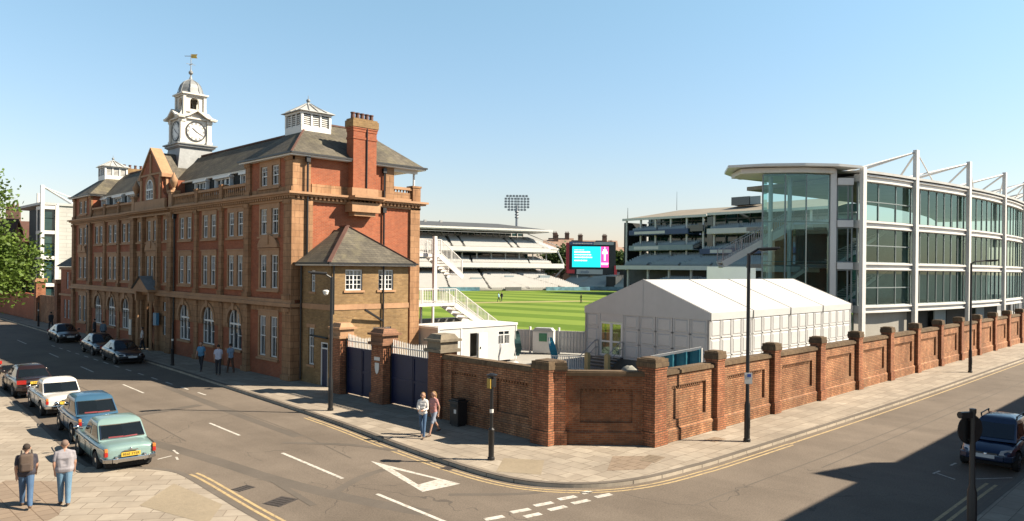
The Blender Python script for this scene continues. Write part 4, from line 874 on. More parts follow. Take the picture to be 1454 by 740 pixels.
# white external stair and landing
es = thing('external_staircase', 'white steel staircase with railings beside the red building, leading down to the cabin', 'staircase', (35, 43, 0))
def railing(m, pts, h=1.0, step=.16, r=.02):
    for a, b in zip(pts, pts[1:]):
        a, b = Vector(a), Vector(b); L = (b-a).length; n = max(2, int(L/step)); up = Vector((0, 0, h))
        m.bar(a+up, b+up, .06, .05); m.bar(a+Vector((0, 0, .1)), b+Vector((0, 0, .1)), .04, .04)
        for i in range(n+1):
            c = a.lerp(b, i/n); w_ = .07 if i % 8 == 0 else .028; m.box(c.x-w_/2, c.x+w_/2, c.y-w_/2, c.y+w_/2, c.z, c.z+h)
ya, yb = 42.2, 43.8; zl, zb = 3.75, 2.2
m = MB(); m.box(30.5, 36.3, ya, yb, zl-.25, zl); m.build('landing', STEELW, es)
m = MB(); n = 9
for i in range(n): xx = 36.3+(41.0-36.3)*i/n; zz = zl-(zl-.9)*(i+1)/n; m.box(xx, xx+.56, ya+.05, yb-.05, zz-.06, zz+.02)
for y in (ya, yb): m.bar((36.2, y, zl-.2), (41.2, y, .75), .06, .4)
m.build('flight', STEELW, es)
m = MB(); railing(m, [(30.5, ya, zl), (36.3, ya, zl), (41.0, ya, .95)]); railing(m, [(30.5, yb, zl), (36.3, yb, zl), (41.0, yb, .95)]); m.build('railing', STEELW, es)
m = MB()
for x in (31.2, 32.2, 34.2): 
    for y in (ya+.1, yb-.1): m.box(x-.07, x+.07, y-.07, y+.07, 0, zl-.25)
m.bar((31.2, ya+.1, 3.0), (30.4, ya+.1, 3.5), .1, .1); m.box(33.0, 38.5, yb+.1, yb+1.2, 0, 2.4, 1); m.build('support_post', [STEELW, CONCD], es)
m = MB(); m.box(30.5, 35.3, ya+.6, yb+.6, 7.1, 7.35); m.build('upper_landing', STEELW, es)
m = MB()
for i in range(7): xx = 35.3+2.0*i/7; zz = 7.3-1.5*(i+1)/7; m.box(xx, xx+.3, ya+.65, yb+.55, zz-.05, zz)
for y in (ya+.6, yb+.6): m.bar((35.2, y, 7.2), (37.5, y, 5.6), .06, .35)
m.build('upper_flight', STEELW, es)
m = MB(); railing(m, [(30.5, ya+.6, 7.35), (35.3, ya+.6, 7.35), (37.4, ya+.6, 5.85)], 1.05); railing(m, [(30.5, yb+.6, 7.35), (35.3, yb+.6, 7.35), (37.4, yb+.6, 5.85)], 1.05); m.build('upper_railing', STEELW, es)
m = MB(); m.box(34.2, 34.45, ya-.02, ya+.23, zl, 8.6); m.build('tall_post', STEELW, es)
# fence panels by the field, kiosk, flags, banner
fn = thing('site_fence', 'white board fence between the yard and the cricket field', 'fence', (41.2, 37, 0))
fa, fb = Vector((38.6, 42.6)), Vector((43.6, 32.6)); fd = (fb-fa).normalized(); fnn = Vector((fd.y, -fd.x))
for i in range(5):
    a = fa+fd*(2.24*i); b = fa+fd*(2.24*i+2.18); m = MB(); m.prism([(a.x, a.y, .1), (b.x, b.y, .1), (b.x-fnn.x*.05, b.y-fnn.y*.05, .1), (a.x-fnn.x*.05, a.y-fnn.y*.05, .1)], (0, 0, 1.62))
    for k in range(9): c = a.lerp(b, (k+.5)/9); m.box(c.x-.03, c.x+.03, c.y-.03, c.y+.03, .12, 1.7)
    for z in (.5, 1.2, 1.68): m.bar((a.x, a.y, z), (b.x, b.y, z), .12, .05)
    o = m.build('panel', TENTP, fn)
    m = MB(); m.box(a.x-.06, a.x+.06, a.y-.06, a.y+.06, 0, 1.95); m.build('post', WHITE, fn)
kk = thing('control_kiosk', 'white kiosk with rounded top and a green window in front of the board fence', 'kiosk', (41.3, 37.2, 0))
kc = Vector((40.9, 37.35)); ka = kc-fd*.62*1.25; kb_ = kc+fd*.62*1.25; out = -fnn*0.9
P = lambda u, o, z: (kc.x+fd.x*u-fnn.x*0+(-1)*o*.8, kc.y+fd.y*u-o*.4, z)
m = MB(); m.prism([P(-.8,0,.1), P(.8,0,.1), P(.8,.6,.1), P(-.8,.6,.1)], (0, 0, 1.6)); m.build('body', WHITE, kk, bevel=.05)
m = MB(); m.prism([P(-.85,-.05,1.7), P(.85,-.05,1.7), P(.6,-.05,1.95), P(-.6,-.05,1.95)], (-.6, -.3, 0)); m.build('top', LEADL, kk, bevel=.03)
m = MB(); m.prism([P(-.3,.61,.95), P(.3,.61,.95), P(.3,.61,1.55), P(-.3,.61,1.55)], (-.03, -.015, 0)); m.build('green_window', plain('green_screen', (.02,.20,.09), .3, .1), kk)
def feather(name, c, h, mat, label, lean):
    t = thing(name, label, 'flag', (c[0], c[1], 0)); m = MB(); m.tube((*c, 0), (c[0]+lean[0], c[1]+lean[1], h), .025, .015); m.lathe([(.22, 0), (.22, .05), (.05, .12)], (*c, 0), 12); m.build('pole', WHITE, t)
    m = MB(); n = 8; q = Vector((1, -1)).normalized()
    for i in range(n):
        a, b = i/n, (i+1)/n; f = lambda u, s: (c[0]+lean[0]*(.35+.65*u)+q.x*s*(.2+.25*math.sin(math.pi*(u*.75+.2)))+.07*math.sin(u*9), c[1]+lean[1]*(.35+.65*u)+q.y*s*(.2+.25*math.sin(math.pi*(u*.75+.2)))+.07*math.cos(u*7), h*(.22+.78*u))
        for s0, s1 in ((-.15, .3), (.3, .85)): m.prism([f(a, s0), f(a, s1), f(b, s1), f(b, s0)], (.012, .012, 0))
    m.build('cloth', mat, t, smooth=50)
feather('teal_banner_flag', (34.9, 31.1), 2.0, plain('flag_teal', (.01,.22,.33), .6, .2, small=3), 'folded teal banner flag leaning in the yard near the marquee steps', (-.25, .2))
feather('dark_banner_flag', (35.3, 34.9), 2.15, plain('flag_green', (.03,.09,.085), .7, .3, small=3), 'furled dark green banner standing beside the white cabin', (.0, .0))
bn = thing('banner_fence', 'teal cloth banner on a white frame leaning inside the wall below the marquee', 'banner', (31.0, 19.7, 0))
A, B = Vector((30.2, 20.8)), Vector((32.0, 18.95)); m = MB(); m.bar((*A, 2.05), (*B, 2.55), .09, .12); m.bar((*B, 0), (*B, 2.55), .07, .07); m.bar((*A, 0), (*A, 2.05), .07, .07); m.build('frame', WHITE, bn)
m = MB(); n = 24
for i in range(n):
    u, v = i/n, (i+1)/n; w0, w1 = .05*math.sin(u*25), .05*math.sin(v*25); a = A.lerp(B, u); b = A.lerp(B, v); m.prism([(a.x+w0, a.y+w0, .3), (b.x+w1, b.y+w1, .3), (b.x+w1, b.y+w1, 2.0+.5*v), (a.x+w0, a.y+w0, 2.0+.5*u)], (.02, .02, 0), i % 6 == 0 and 1 or 0)
m.build('cloth', [TEAL, plain('teal_dark', (.01,.09,.13), .7)], bn, smooth=50)
bg_ = MB(); bg_.ball((25.4, 18.4, 1.98), (.36, .36, .32), 0, 14, 9); bg_.box(25.0, 25.8, 18.0, 18.8, 0, 1.9); 
for i, v in enumerate(bg_.v[:-8]): bg_.v[i] = (v[0]+random.uniform(-.03, .03), v[1]+random.uniform(-.03, .03), v[2]+random.uniform(-.02, .03))
tag(bg_.build('covered_crate', plain('grey_tarp', (.24,.235,.20), .8, .15, small=4), smooth=50, origin=(25.4, 18.4, 0)), 'grey tarpaulin covered bulge just behind the corner wall coping', 'covered crate')
cf = thing('crowd_barrier', 'low white railing barrier in the yard beside the marquee steps', 'barrier', (34.3, 29.0, 0)); m = MB(); railing(m, [(33.9, 30.4, 0), (34.9, 28.8, 0)], 1.0, .13); m.build('rails', WHITE, cf)
for x, y in ((34.9, 28.4), (35.3, 27.2)):
    t = MB(); t.box(x-.13, x+.13, y-.13, y+.13, 0, 1.2); t.frustum(x-.13, x+.13, y-.13, y+.13, 1.2, x-.06, x+.06, y-.06, y+.06, 1.3); t.box(x-.16, x+.16, y-.16, y+.16, 0, .15); tag(t.build('timber_post', plain('pale_timber', (.42,.33,.16), .8, .2), origin=(x, y, 0)), 'stout pale timber post '+('left of' if x < 35 else 'at the foot of')+' the marquee steps', 'post')
# ------------------------------------------------------------------ the curved glass stand on the right
GS = thing('glass_stand', 'curved white steel and glass grandstand with masts and a glazed stair tower', 'grandstand', (72, 24, 0))
PT = [Vector(p) for p in [(62.1, 22.6), (70.1, 21.1), (80.6, 19.6), (91.5, 18.95), (102.5, 19.2), (113, 20.3), (123, 22.2)]]
LV = [3.3, 6.8, 10.2, 13.95]
def nrm(i):
    a = PT[max(i-1, 0)]; b = PT[min(i+1, len(PT)-1)]; d = (b-a).normalized(); return Vector((d.y, -d.x))
def sub(i, u):            # point along bay i on a gently curved line
    a, b = PT[i], PT[i+1]; d = b-a; n = Vector((d.y, -d.x)).normalized(); c = a.lerp(b, u); return c+n*(.16*4*u*(1-u))
FRM = plain('grey_mullion', (.20,.24,.24), .45, .08)
SHUT = plain('roller_shutter', (.34,.32,.28), .6, .08)
for i, p in enumerate(PT):
    n = nrm(i); w_ = .48; d = Vector((-n.y, n.x)); zt = 14.75 if i == 0 else 16.9
    c = p+n*.35; m = MB(); m.prism([(*(c-d*w_/2-n*.18), 0), (*(c+d*w_/2-n*.18), 0), (*(c+d*w_/2+n*.14), 0), (*(c-d*w_/2+n*.14), 0)], (0, 0, zt)); m.build('column', STEELW, GS)
for i in range(len(PT)-1):
    K_ = 4
    for li, z in enumerate(LV):
        m = MB()
        for k in range(K_):
            a, b = sub(i, k/K_), sub(i, (k+1)/K_); n = Vector(((b-a).y, -(b-a).x)).normalized()
            m.prism([(*(a+n*.12), z-.32), (*(b+n*.12), z-.32), (*(b-n*.5), z-.32), (*(a-n*.5), z-.32)], (0, 0, .62)); m.prism([(*(a+n*.3), z+.12), (*(b+n*.3), z+.12), (*(b+n*.115), z+.12), (*(a+n*.115), z+.12)], (0, 0, .14))
            m.prism([(*(a+n*.24), z-.3), (*(b+n*.24), z-.3), (*(b+n*.115), z-.3), (*(a+n*.115), z-.3)], (0, 0, .1))
        m.build('beam', STEELW, GS)
    for li in range(3):
        z0, z1 = LV[li]+.3, LV[li+1]-.32; nm = 3 if i == 0 else 7
        g_ = MB(); f = MB()
        for k in range(nm):
            u0, u1 = k/nm, (k+1)/nm; a, b = sub(i, u0), sub(i, u1); n = Vector(((b-a).y, -(b-a).x)).normalized(); t = (b-a).normalized()
            g_.quad((*(a-n*.1), z0), (*(b-n*.1), z0), (*(b-n*.1), z1), (*(a-n*.1), z1))
            f.prism([(*(a-t*.04-n*.05), z0), (*(a+t*.04-n*.05), z0), (*(a+t*.04-n*.2), z0), (*(a-t*.04-n*.2), z0)], (0, 0, z1-z0))
            for zq in (z0+.03, z1-.03): f.bar((*(a-t*.02-n*.12), zq), (*(b+t*.02-n*.12), zq), .08, .06)
            if i == 0: f.bar((*(a+t*.05-n*.1), (z0+z1)/2), (*(b-t*.05-n*.1), (z0+z1)/2), .1, .08)
            elif k == nm-2:
                c = a-n*.14; f.prism([(*c, z0), (*(c+t*.5), z0), (*(c+t*.5-n*.03), z0), (*(c-n*.03), z0)], (0, 0, z1-z0))
        g_.build('glazing', GLASST, GS, fix=False); f.build('mullions', FRM, GS)
    a, b = PT[i], PT[i+1]; n = Vector(((b-a).y, -(b-a).x)).normalized()
    m = MB()
    for z in LV: m.prism([(*(a-n*.52), z-.2), (*(b-n*.52), z-.2), (*(b-n*11), z-.2), (*(a-n*11), z-.2)], (0, 0, .35))
    m.build('floor_slab', CONC, GS)
    m = MB(); back = 4.5 if i else 5.5
    m.prism([(*(a-n*back), 0), (*(b-n*back), 0), (*(b-n*(back+.3)), 0), (*(a-n*(back+.3)), 0)], (0, 0, 10.2))
    m.build('inner_wall', plain('inner_wall_grey', (.12,.19,.18), .8, .3, big=.3), GS)
    m = MB()
    if i == 0: m.prism([(*(a-n*.35), 0), (*(b-n*.35), 0), (*(b-n*.45), 0), (*(a-n*.45), 0)], (0, 0, 2.98)); m.build('roller_shutter', SHUT, GS)
    else:
        m.prism([(*(a-n*1.5), 0), (*(a.lerp(b, .62)-n*1.5), 0), (*(a.lerp(b, .62)-n*1.6), 0), (*(a-n*1.6), 0)], (0, 0, 3.0), 0)
        c, e = a.lerp(b, .64), a.lerp(b, .86); m.prism([(*(c-n*1.0), 0), (*(e-n*1.0), 0), (*(e-n*1.1), 0), (*(c-n*1.1), 0)], (0, 0, 3.0), 1); m.build('ground_floor_wall', [DARK, SEATB], GS)
    # roof edge and roof
    m = MB()
    for k in range(K_):
        A, B = sub(i, k/K_), sub(i, (k+1)/K_); nn = Vector(((B-A).y, -(B-A).x)).normalized()
        m.prism([(*(A+nn*.45), 14.3), (*(A+nn*.45), 14.5), (*(A-nn*13), 15.4), (*(A-nn*13), 15.1)], (B-A).to_3d())
    m.build('roof', LEADL, GS)
    # suspension rods from the masts
    m = MB()
    for j, s in ((i, 1), (i+1, -1)):
        if j == 0: continue
        top = (PT[j]+nrm(j)*.35).to_3d()+Vector((0, 0, 16.75)); q1 = (PT[j].lerp(PT[i+1] if j == i else PT[i], .5)-n*4).to_3d()+Vector((0, 0, 14.8)); q2 = (PT[j]-n*7).to_3d()+Vector((0, 0, 15.1))
        m.tube(top, q1, .09, n=8); m.tube(top, (PT[j].lerp(PT[i+1] if j == i else PT[i], .85)-n*2).to_3d()+Vector((0, 0, 14.7)), .06, n=8)
        if s == 1: m.tube(top, q2, .09, n=8)
    m.build('suspension_rod', STEELW, GS, smooth=40)
    # stairs inside the first bay, blinds of light inside others
    if i == 0:
        for z in LV[:2]:
            m = MB(); A = a.lerp(b, .02)-n*2.0; B = a.lerp(b, .98)-n*2.0; N_ = 18
            for k in range(N_):
                c = A.lerp(B, k/N_); e = A.lerp(B, (k+1)/N_); zz = z+.3+3.1*k/N_; m.prism([(*c, zz), (*e, zz), (*(e-n*1.4), zz), (*(c-n*1.4), zz)], (0, 0, .08)); 
            m.bar((*A, z+.15), (*B, z+3.3), .06, .3); m.bar((*A, z+1.3), (*B, z+4.3-.95), .05, .05); m.build('inner_staircase', WHITE, GS)
# stair tower of clear glass at the near end
dr = Vector((1, -1)).normalized(); fw = Vector((1, 1)).normalized()
T0 = Vector((56.75, 28.15)); T1 = Vector((60.55, 24.35)); Lw = (T1-T0).length
def TP(u, o, z): p = T0+dr*(u*Lw)+fw*(o-.5*math.sin(math.pi*min(max(u, 0), 1))); return (p.x, p.y, z)
us = [0, .31, .62, 1.0]; zs = [0, 3.4, 6.75, 10.3, 14.1]
for a, b in zip(us, us[1:]):
    m = MB()
    for z0, z1 in zip(zs, zs[1:]): m.quad(TP(a,0,z0), TP(b,0,z0), TP(b,0,z1), TP(a,0,z1))
    m.build('tower_glazing', TGLASS, GS, fix=False)
m = MB()
for u in us: p = TP(u, .05, 0); m.prism([TP(u-.008,.0,0), TP(u+.008,.0,0), TP(u+.008,.14,0), TP(u-.008,.14,0)], (0, 0, 14.1))
for z in zs[1:]:
    for a, b in zip(us, us[1:]): m.bar(TP(a+.009,.06,z), TP(b-.009,.06,z), .1, .1)
m.bar(TP(.0,.06,7.1), TP(.99,.06,7.1), .08, .06); m.build('tower_mullions', FRM, GS)
m = MB(); m.quad(TP(0,.1,0), (T0.x+6, T0.y+2.6, 0), (T0.x+6, T0.y+2.6, 14.1), TP(0,.1,14.1)); m.build('tower_glazing', TGLASS, GS, fix=False)
m = MB(); m.prism([TP(1.01,-.1,0), TP(1.1,-.1,0), TP(1.1,.4,0), TP(1.01,.4,0)], (0, 0, 14.6)); m.build('column', STEELW, GS)
for u, o in ((.2, 1.6), (.52, 2.2)):
    m = MB(); p = TP(u, o, 0); m.tube(p, (p[0], p[1], 14.1), .17, n=14); m.build('tower_column', STEELW, GS, smooth=40)
# recess between the tower and the curved front
RA = T1+dr*.6; RB = PT[0]+Vector((-.3, .4))
m = MB(); f = MB()
for z0, z1 in ((0, 3.0), (3.6, 6.5), (7.1, 9.9), (10.5, 13.3)):
    m.quad((*RA, z0), (*RB, z0), (*RB, z1), (*RA, z1))
    for zq in (z0+.05, z1-.05): f.bar((*RA.lerp(RB, .03), zq), (*RA.lerp(RB, .97), zq), .08, .08)
    for u in (.03, .72, .97): c = RA.lerp(RB, u); f.prism([(c.x-.05, c.y-.05, z0), (c.x+.05, c.y-.05, z0), (c.x+.05, c.y+.05, z0), (c.x-.05, c.y+.05, z0)], (0, 0, z1-z0))
m.build('recess_glazing', GLASST, GS, fix=False)
f.build('mullions', FRM, GS)
for z in (3.0, 6.5, 9.9, 13.3): m = MB(); m.bar((*RA, z+.3), (*RB, z+.3), .4, .55); m.build('recess_beam', STEELW, GS)
# interior of the tower
m = MB(); m.prism([TP(.42,5.2,0), TP(.80,5.2,0), TP(.80,5.5,0), TP(.42,5.5,0)], (0, 0, 10.6)); m.build('inner_brick_wall', brick('inner_brick', (.70,.36,.19), (.62,.30,.15), (.6,.4,.25)), GS)
m = MB()
m.prism([TP(.35,4.4,6.75), TP(1.2,4.4,6.75), TP(1.2,5.2,6.75), TP(.35,5.2,6.75)], (0, 0, -.5)); m.prism([TP(.62,3.4,10.3), TP(1.2,3.4,10.3), TP(1.2,6,10.3), TP(.62,6,10.3)], (0, 0, -.4)); m.prism([TP(.0,1,3.4), TP(1.2,1,3.4), TP(1.2,5,3.4), TP(.0,5,3.4)], (0, 0, -.3)); m.build('tower_floor', CREAM, GS)
m = MB(); A = Vector(TP(-.42, 3.2, 7.0)); B = Vector(TP(.66, 3.2, 10.2)); N_ = 20; w3 = fw.to_3d()*1.7
for k in range(N_):
    c = A.lerp(B, k/N_); e = A.lerp(B, (k+1)/N_); m.prism([c, Vector((e.x, e.y, c.z)), Vector((e.x, e.y, c.z))+w3, c+w3], (0, 0, .06))
for o in (Vector((0, 0, 0)), w3): m.bar(A+o-Vector((0, 0, .15)), B+o-Vector((0, 0, .0)), .1, .55)
m.bar(A-Vector((0, 0, .4))+w3*.5, B-Vector((0, 0, .3))+w3*.5, 1.6, .12); m.build('open_stair', STEELW, GS)
m = MB(); railing(m, [A+Vector((0, 0, .1)), B+Vector((0, 0, .15))], 1.05, .22); railing(m, [A+w3+Vector((0, 0, .1)), B+w3+Vector((0, 0, .15))], 1.05, .22); m.build('stair_railing', GALV, GS)
m = MB(); m.bar(Vector(TP(.05, 4.2, 3.4)), Vector(TP(.95, 4.2, 6.6)), 1.2, .3); m.build('lower_flight', CREAM, GS)
# roof canopy over the tower
m = MB(); c_ = []
def CP(u, o, z): p = T0+dr*(u*Lw)+fw*o; return (p.x, p.y, z)
top = [CP(-.5,.5,14.9), CP(0,-.8,14.9), CP(.55,-1.15,14.92), CP(1.05,-1.1,14.9), (PT[0].x-.5, PT[0].y-.4, 14.8), (PT[0].x+4, PT[0].y+9, 15.0), CP(.2,10,15.1), CP(-.32,5,14.95)]
m.prism(top, (0, 0, -.2)); m.build('canopy_roof', STEELW, GS)
m = MB(); m.prism([CP(-.3,.6,14.64), CP(0,-.1,14.64), CP(.55,-.65,14.64), CP(1.05,-.4,14.64), CP(1.1,6,14.64), CP(-.26,4,14.64)], (0, 0, -.4)); m.build('canopy_fascia', CREAM, GS)

# ------------------------------------------------------------------ far grandstands round the field
def localthing(name, label, cat, A, ang, group=None):
    t = thing(name, label, cat, A, group, ang); t['localframe'] = 1; return t
def tier(parent, x0, x1, yf, zf, yb, zb, rows, aisles, mat=SEAT, pitch=.55, jit=0.0):
    """raked tier: stepped concrete and one stuff part of seats; local x along the stand, y away from the field"""
    m = MB(); s = MB(); dy, dz = (yb-yf)/rows, (zb-zf)/rows
    for r in range(rows):
        y, z = yf+dy*r, zf+dz*r; m.box(x0, x1, y, y+dy, z-dz-.25, z)
        n = int((x1-x0)/pitch)
        for k in range(n):
            x = x0+pitch*(k+.5)
            if any(a+sl_*r < x < a+sl_*r+w_ for a, w_, sl_ in aisles): continue
            s.add([(x-pitch*.42, y+dy*.35, z+.42), (x+pitch*.42, y+dy*.35, z+.42), (x+pitch*.42, y+dy*.75, z+.40), (x-pitch*.42, y+dy*.75, z+.40), (x+pitch*.42, y+dy*.85, z+.95), (x-pitch*.42, y+dy*.85, z+.95), (x-pitch*.42, y+dy*.35, z+.05), (x+pitch*.42, y+dy*.35, z+.05)], [(0,1,2,3), (3,2,4,5), (6,7,1,0)])
    m.build('tier', CONC, parent); o = s.build('seats', mat, parent, fix=False); tag(o, kind='stuff')
BLUEB = plain('blue_board', (.05,.09,.20), .5, .2, big=.15); ADS = plain('sponsor_board', (.10,.22,.28), .5, .4, big=.25, small=1)
A = Vector((139.3, 178.9, 0)); B = Vector((183.5, 164.4, 0)); ang = math.atan2(B.y-A.y, B.x-A.x); LL = (B-A).length
LS = localthing('far_grandstand', 'white three tier grandstand with a dark roof across the cricket field', 'grandstand', A, ang)
xa, xb = -16, LL-3.2
m = MB(); m.prism([(xa, -1, 18.9), (xb+2, 0, 18.9), (xb-9, 17, 21.4), (xa, 17, 21.4)], (0, 0, .25)); m.build('roof', plain('zinc_roof', (.10,.10,.097), .6, .15, big=.1), LS)
m = MB(); m.box(xa, xb+2.2, -1.5, -1.1, 18.5, 19.1); m.box(xa, xb+1, -1.1, 10, 18.2, 18.5); m.build('roof_fascia', WHITE, LS)
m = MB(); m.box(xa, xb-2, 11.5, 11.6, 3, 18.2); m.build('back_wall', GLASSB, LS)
m = MB()
for i in range(26): x = xa+(xb-2-xa)*i/25; m.box(x-.12, x+.12, 11.2, 11.5, 12, 18.2); 
m.box(xa, xb-2, 11.3, 11.45, 17.1, 17.3); m.build('box_mullions', STEELW, LS)
tier(LS, xa, xb-1, -5, 12.7, 9, 16.2, 14, [(8, 1.3, .25), (12.3, 1.0, .25), (28.5, 1.0, .25), (31, 1.0, .25), (40, .6, -.1)])
m = MB(); m.box(xa, xb+1.5, -5.6, -5.1, 11.6, 12.9); m.box(xa, xb, -5, 12, 11.3, 11.6); m.build('tier_front', WHITE, LS)
tier(LS, xa, xb-1, -7, 7.9, 4, 9.7, 9, [(14, .8, .5), (34, .8, .5)])
m = MB(); m.box(xa, xb+3, -7.7, -7.2, 6.6, 8.0); m.box(xa, xb+2, -7.2, 10, 6.3, 6.6); m.build('tier_front', WHITE, LS)
m = MB()
for i in range(12): x = xa+4+(xb-xa-5)*i/11; m.box(x-.15, x+.15, -3, -2.7, 8.4, 11.4); m.box(x-.18, x+.18, 0, .36, 4.5, 6.4)
m.build('support_column', STEELW, LS)
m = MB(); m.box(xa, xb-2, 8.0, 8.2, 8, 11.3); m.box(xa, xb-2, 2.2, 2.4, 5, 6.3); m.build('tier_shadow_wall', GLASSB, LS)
tier(LS, xa, LL-5, -26, .6, 2, 5.4, 26, [(-1, .9, .35), (11, 1.0, .35), (23, 1.0, -.2), (34, 2.0, -.25), (43, 1.2, -.2)], pitch=.6)
m = MB(); m.box(10.5, 14, -15, -14.5, 2.6, 3.6); m.box(23, 26, -12, -11.5, 3.2, 4.2); m.box(34.5, 38, -13, -12, 2.8, 4.3); m.build('vomitory', SEATB, LS)
for q0, q1, mt in ((-4, 8, ADS), (16, 21, CONCD), (29, 44, ADS)): m = MB(); m.box(q0, q1, -26.6, -26.3, 0, 1.1); m.build('boundary_board', mt, LS)
m = MB()      # stair at the right hand end
m.prism([(xb-1, -5.6, 12.8), (xb+2.4, -5.6, 12.8), (xb-2, 8, 17.0), (xb-4, 8, 17.0)], (0, 0, -.5)); m.bar((xb+2.3, -5.5, 13.6), (xb-2, 8, 18), .15, .2); m.bar((xb+1.5, -6, 12), (xb+3, -7.4, 7.6), .4, .4); m.bar((xb+3, -7.5, 6.8), (xb+.5, -3, 2), .35, .35); m.build('end_stair', STEELW, LS)
m = MB()
for x in (0, 6.5, 12): m.box(x, x+.8, 14, 14.8, 21.2, 21.9)
m.build('roof_vent', LEADL, LS)

A = Vector(((200-200*-.0+(893-727)/1055*200)*.7071, (200-(893-727)/1055*200)*.7071, 0)); r2 = (1081-727)/1055*170; B = Vector(((170+r2)*.7071, (170-r2)*.7071, 0))
ang = math.atan2(B.y-A.y, B.x-A.x); LL = (B-A).length
RS = localthing('far_grandstand', 'grey grandstand with glass boxes, open balconies and a tan roof beyond the marquee', 'grandstand', A, ang)
xb = LL+18; xm = LL*.62
m = MB(); m.prism([(-1, -1, 19.7), (xm+1, -1, 19.7), (xm+1, 14, 22.6), (6, 14, 22.6)], (0, 0, .25)); m.prism([(xm+1.5, -1.5, 19.9), (xb, -1.5, 19.9), (xb, 14, 23.2), (xm+3, 14, 23.2)], (0, 0, .25)); m.build('roof', plain('tan_roof', (.30,.26,.20), .7, .12, big=.2), RS)
m = MB(); m.box(-1.3, xm+1, -1.4, -1.0, 19.4, 20.0); m.box(xm+1.5, xb, -1.9, -1.5, 19.6, 20.2); m.build('roof_fascia', WHITE, RS)
m = MB(); m.box(0, xb, 8, 8.2, 0, 21.3); m.build('back_wall', plain('box_glass_teal', (.05,.15,.15), .05, .5, big=.35, small=1.2, spec=.6), RS)
m = MB()
for i in range(15): x = 1+i*3.4; m.box(x-.1, x+.1, 7.7, 7.95, 8, 21.2)
for z in (12.2, 15.9, 19.3, 8.2): m.box(0, xb, 7.6, 7.95, z-.15, z+.15)
m.build('box_mullions', SEATB, RS)
m = MB()
for i in range(6): x = -.3+i*(xm/5); m = MB(); m.box(x-.22, x+.22, -.9, -.5, 6.3, 19.5); m.build('column', STEELW, RS)
for b in ((xm+2.6, xm+3.0, -.9, -.5, 6, 19.8), (xb-6, xb-5.6, -.9, -.5, 6, 19.8)): m = MB(); m.box(*b); m.build('column', STEELW, RS)
m = MB(); m.box(-1.4, -.5, -.5, 8, 0, 19); m.build('end_wall', DARK, RS)
m = MB(); m.box(xm+.6, xm+2.2, -.5, .5, 7, 19.4); m.box(xm-4, xm+.6, -2.2, -1.9, 15.9, 17.4); m.build('dark_glass_screen', GLASSB, RS)
for (xx0, xx1, z, mt, col) in ((2.2, xm-3.5, 16.3, SEATB, BLUEB), (2.2, xm-2, 12.3, SEATB, SEATB), (xm+2, xb, 16.0, SEATB, STEELW), (xm, xb, 11.2, SEATB, BLUEB)):
    tier(RS, xx0, xx1, -2.0, z, 2.0, z+1.05, 4, [(xx0+8, .7, .1), (xx0+17, .7, .1)], mt, .6)
    m = MB(); m.box(xx0, xx1, -2.7, -2.3, z-.9, z+.35); m.box(xx0, xx1, -2.3, 8, z-1.0, z-.75); m.build('balcony_front', [col], RS)
m = MB(); 
for b in ((4, 14, -2.75, -2.71, 15.6, 16.3), (4, 12, -2.75, -2.71, 11.6, 12.4), (xm+3, xm+9, -2.75, -2.71, 10.5, 11.3)): m = MB(); m.box(*b); m.build('sponsor_board', WHITE, RS)
tier(RS, 4.5, xb, -8, 7.4, 1, 10.2, 9, [(4.5, .8, .4), (12.5, .8, .4), (22, .8, .4), (31, .8, .4)], SEATB, .6)
m = MB(); m.box(3.2, xb, -8.8, -8.3, 6.4, 7.4); m.build('balcony_front', WHITE, RS)
m = MB(); m.box(2, xb, -3, -2.8, 2.5, 6.4); m.build('undercroft_wall', CONCD, RS)
m = MB()
for i in range(7): x = 6+i*6.5; m = MB(); m.box(x-.25, x+.25, -7.5, -7, 0, 6.4); m.build('column', CREAM, RS)
tier(RS, 17, xb, -24, .6, -5, 4.2, 18, [(21, 1.0, .35), (28, 1.0, .35), (35, 1.0, .35)], SEATB, .62)
m = MB(); m.box(17, xb, -24.6, -24.3, 0, 1.1); m.build('boundary_board', BLUEB, RS)
m = MB(); m.box(xm+3, xm+8, 6, 9, 22.4, 24.4); m.box(xm+8.2, xm+11, 6, 8, 22.4, 24.3, 1); m.build('plant_box', [GLASSD, SEATB], RS)
m = MB(); m.tube((8, 10, 22.5), (8, 10, 27.5), .07, .03); m.tube((-.6, 0, 20), (-.6, 0, 23), .1, .05); m.build('roof_pole', BLACK, RS)
# linking bank of seats in front of the screen
C0 = Vector((186, 156, 0)); C1 = Vector((176, 132, 0)); 
a_ = Vector(((229+(827-727)/1055*229)*.7071, (229-(827-727)/1055*229)*.7071, 0)); b_ = Vector(((222+(905-727)/1055*222)*.7071, (222-(905-727)/1055*222)*.7071, 0))
ang = math.atan2(b_.y-a_.y, b_.x-a_.x); LL = (b_-a_).length
SB = localthing('seating_bank', 'low curved bank of pale seats below the big screen', 'seating', a_, ang)
tier(SB, -8, LL, 0, .6, 18, 4.8, 20, [(-3, 1.0, .1), (7.0, 3.0, 0), (19, 1.0, .3)], SEATB, .62)
m = MB(); m.box(-8, LL, -.6, -.3, 0, 1.1); m.build('boundary_board', ADS, SB)
m = MB(); m.box(7, 10, 2, 8, .5, 4.2); m.build('sight_gap', DARK, SB)
m = MB(); m.box(-8, LL+6, 18.2, 18.5, 0, 6.2); m.build('back_wall', DARK, SB)
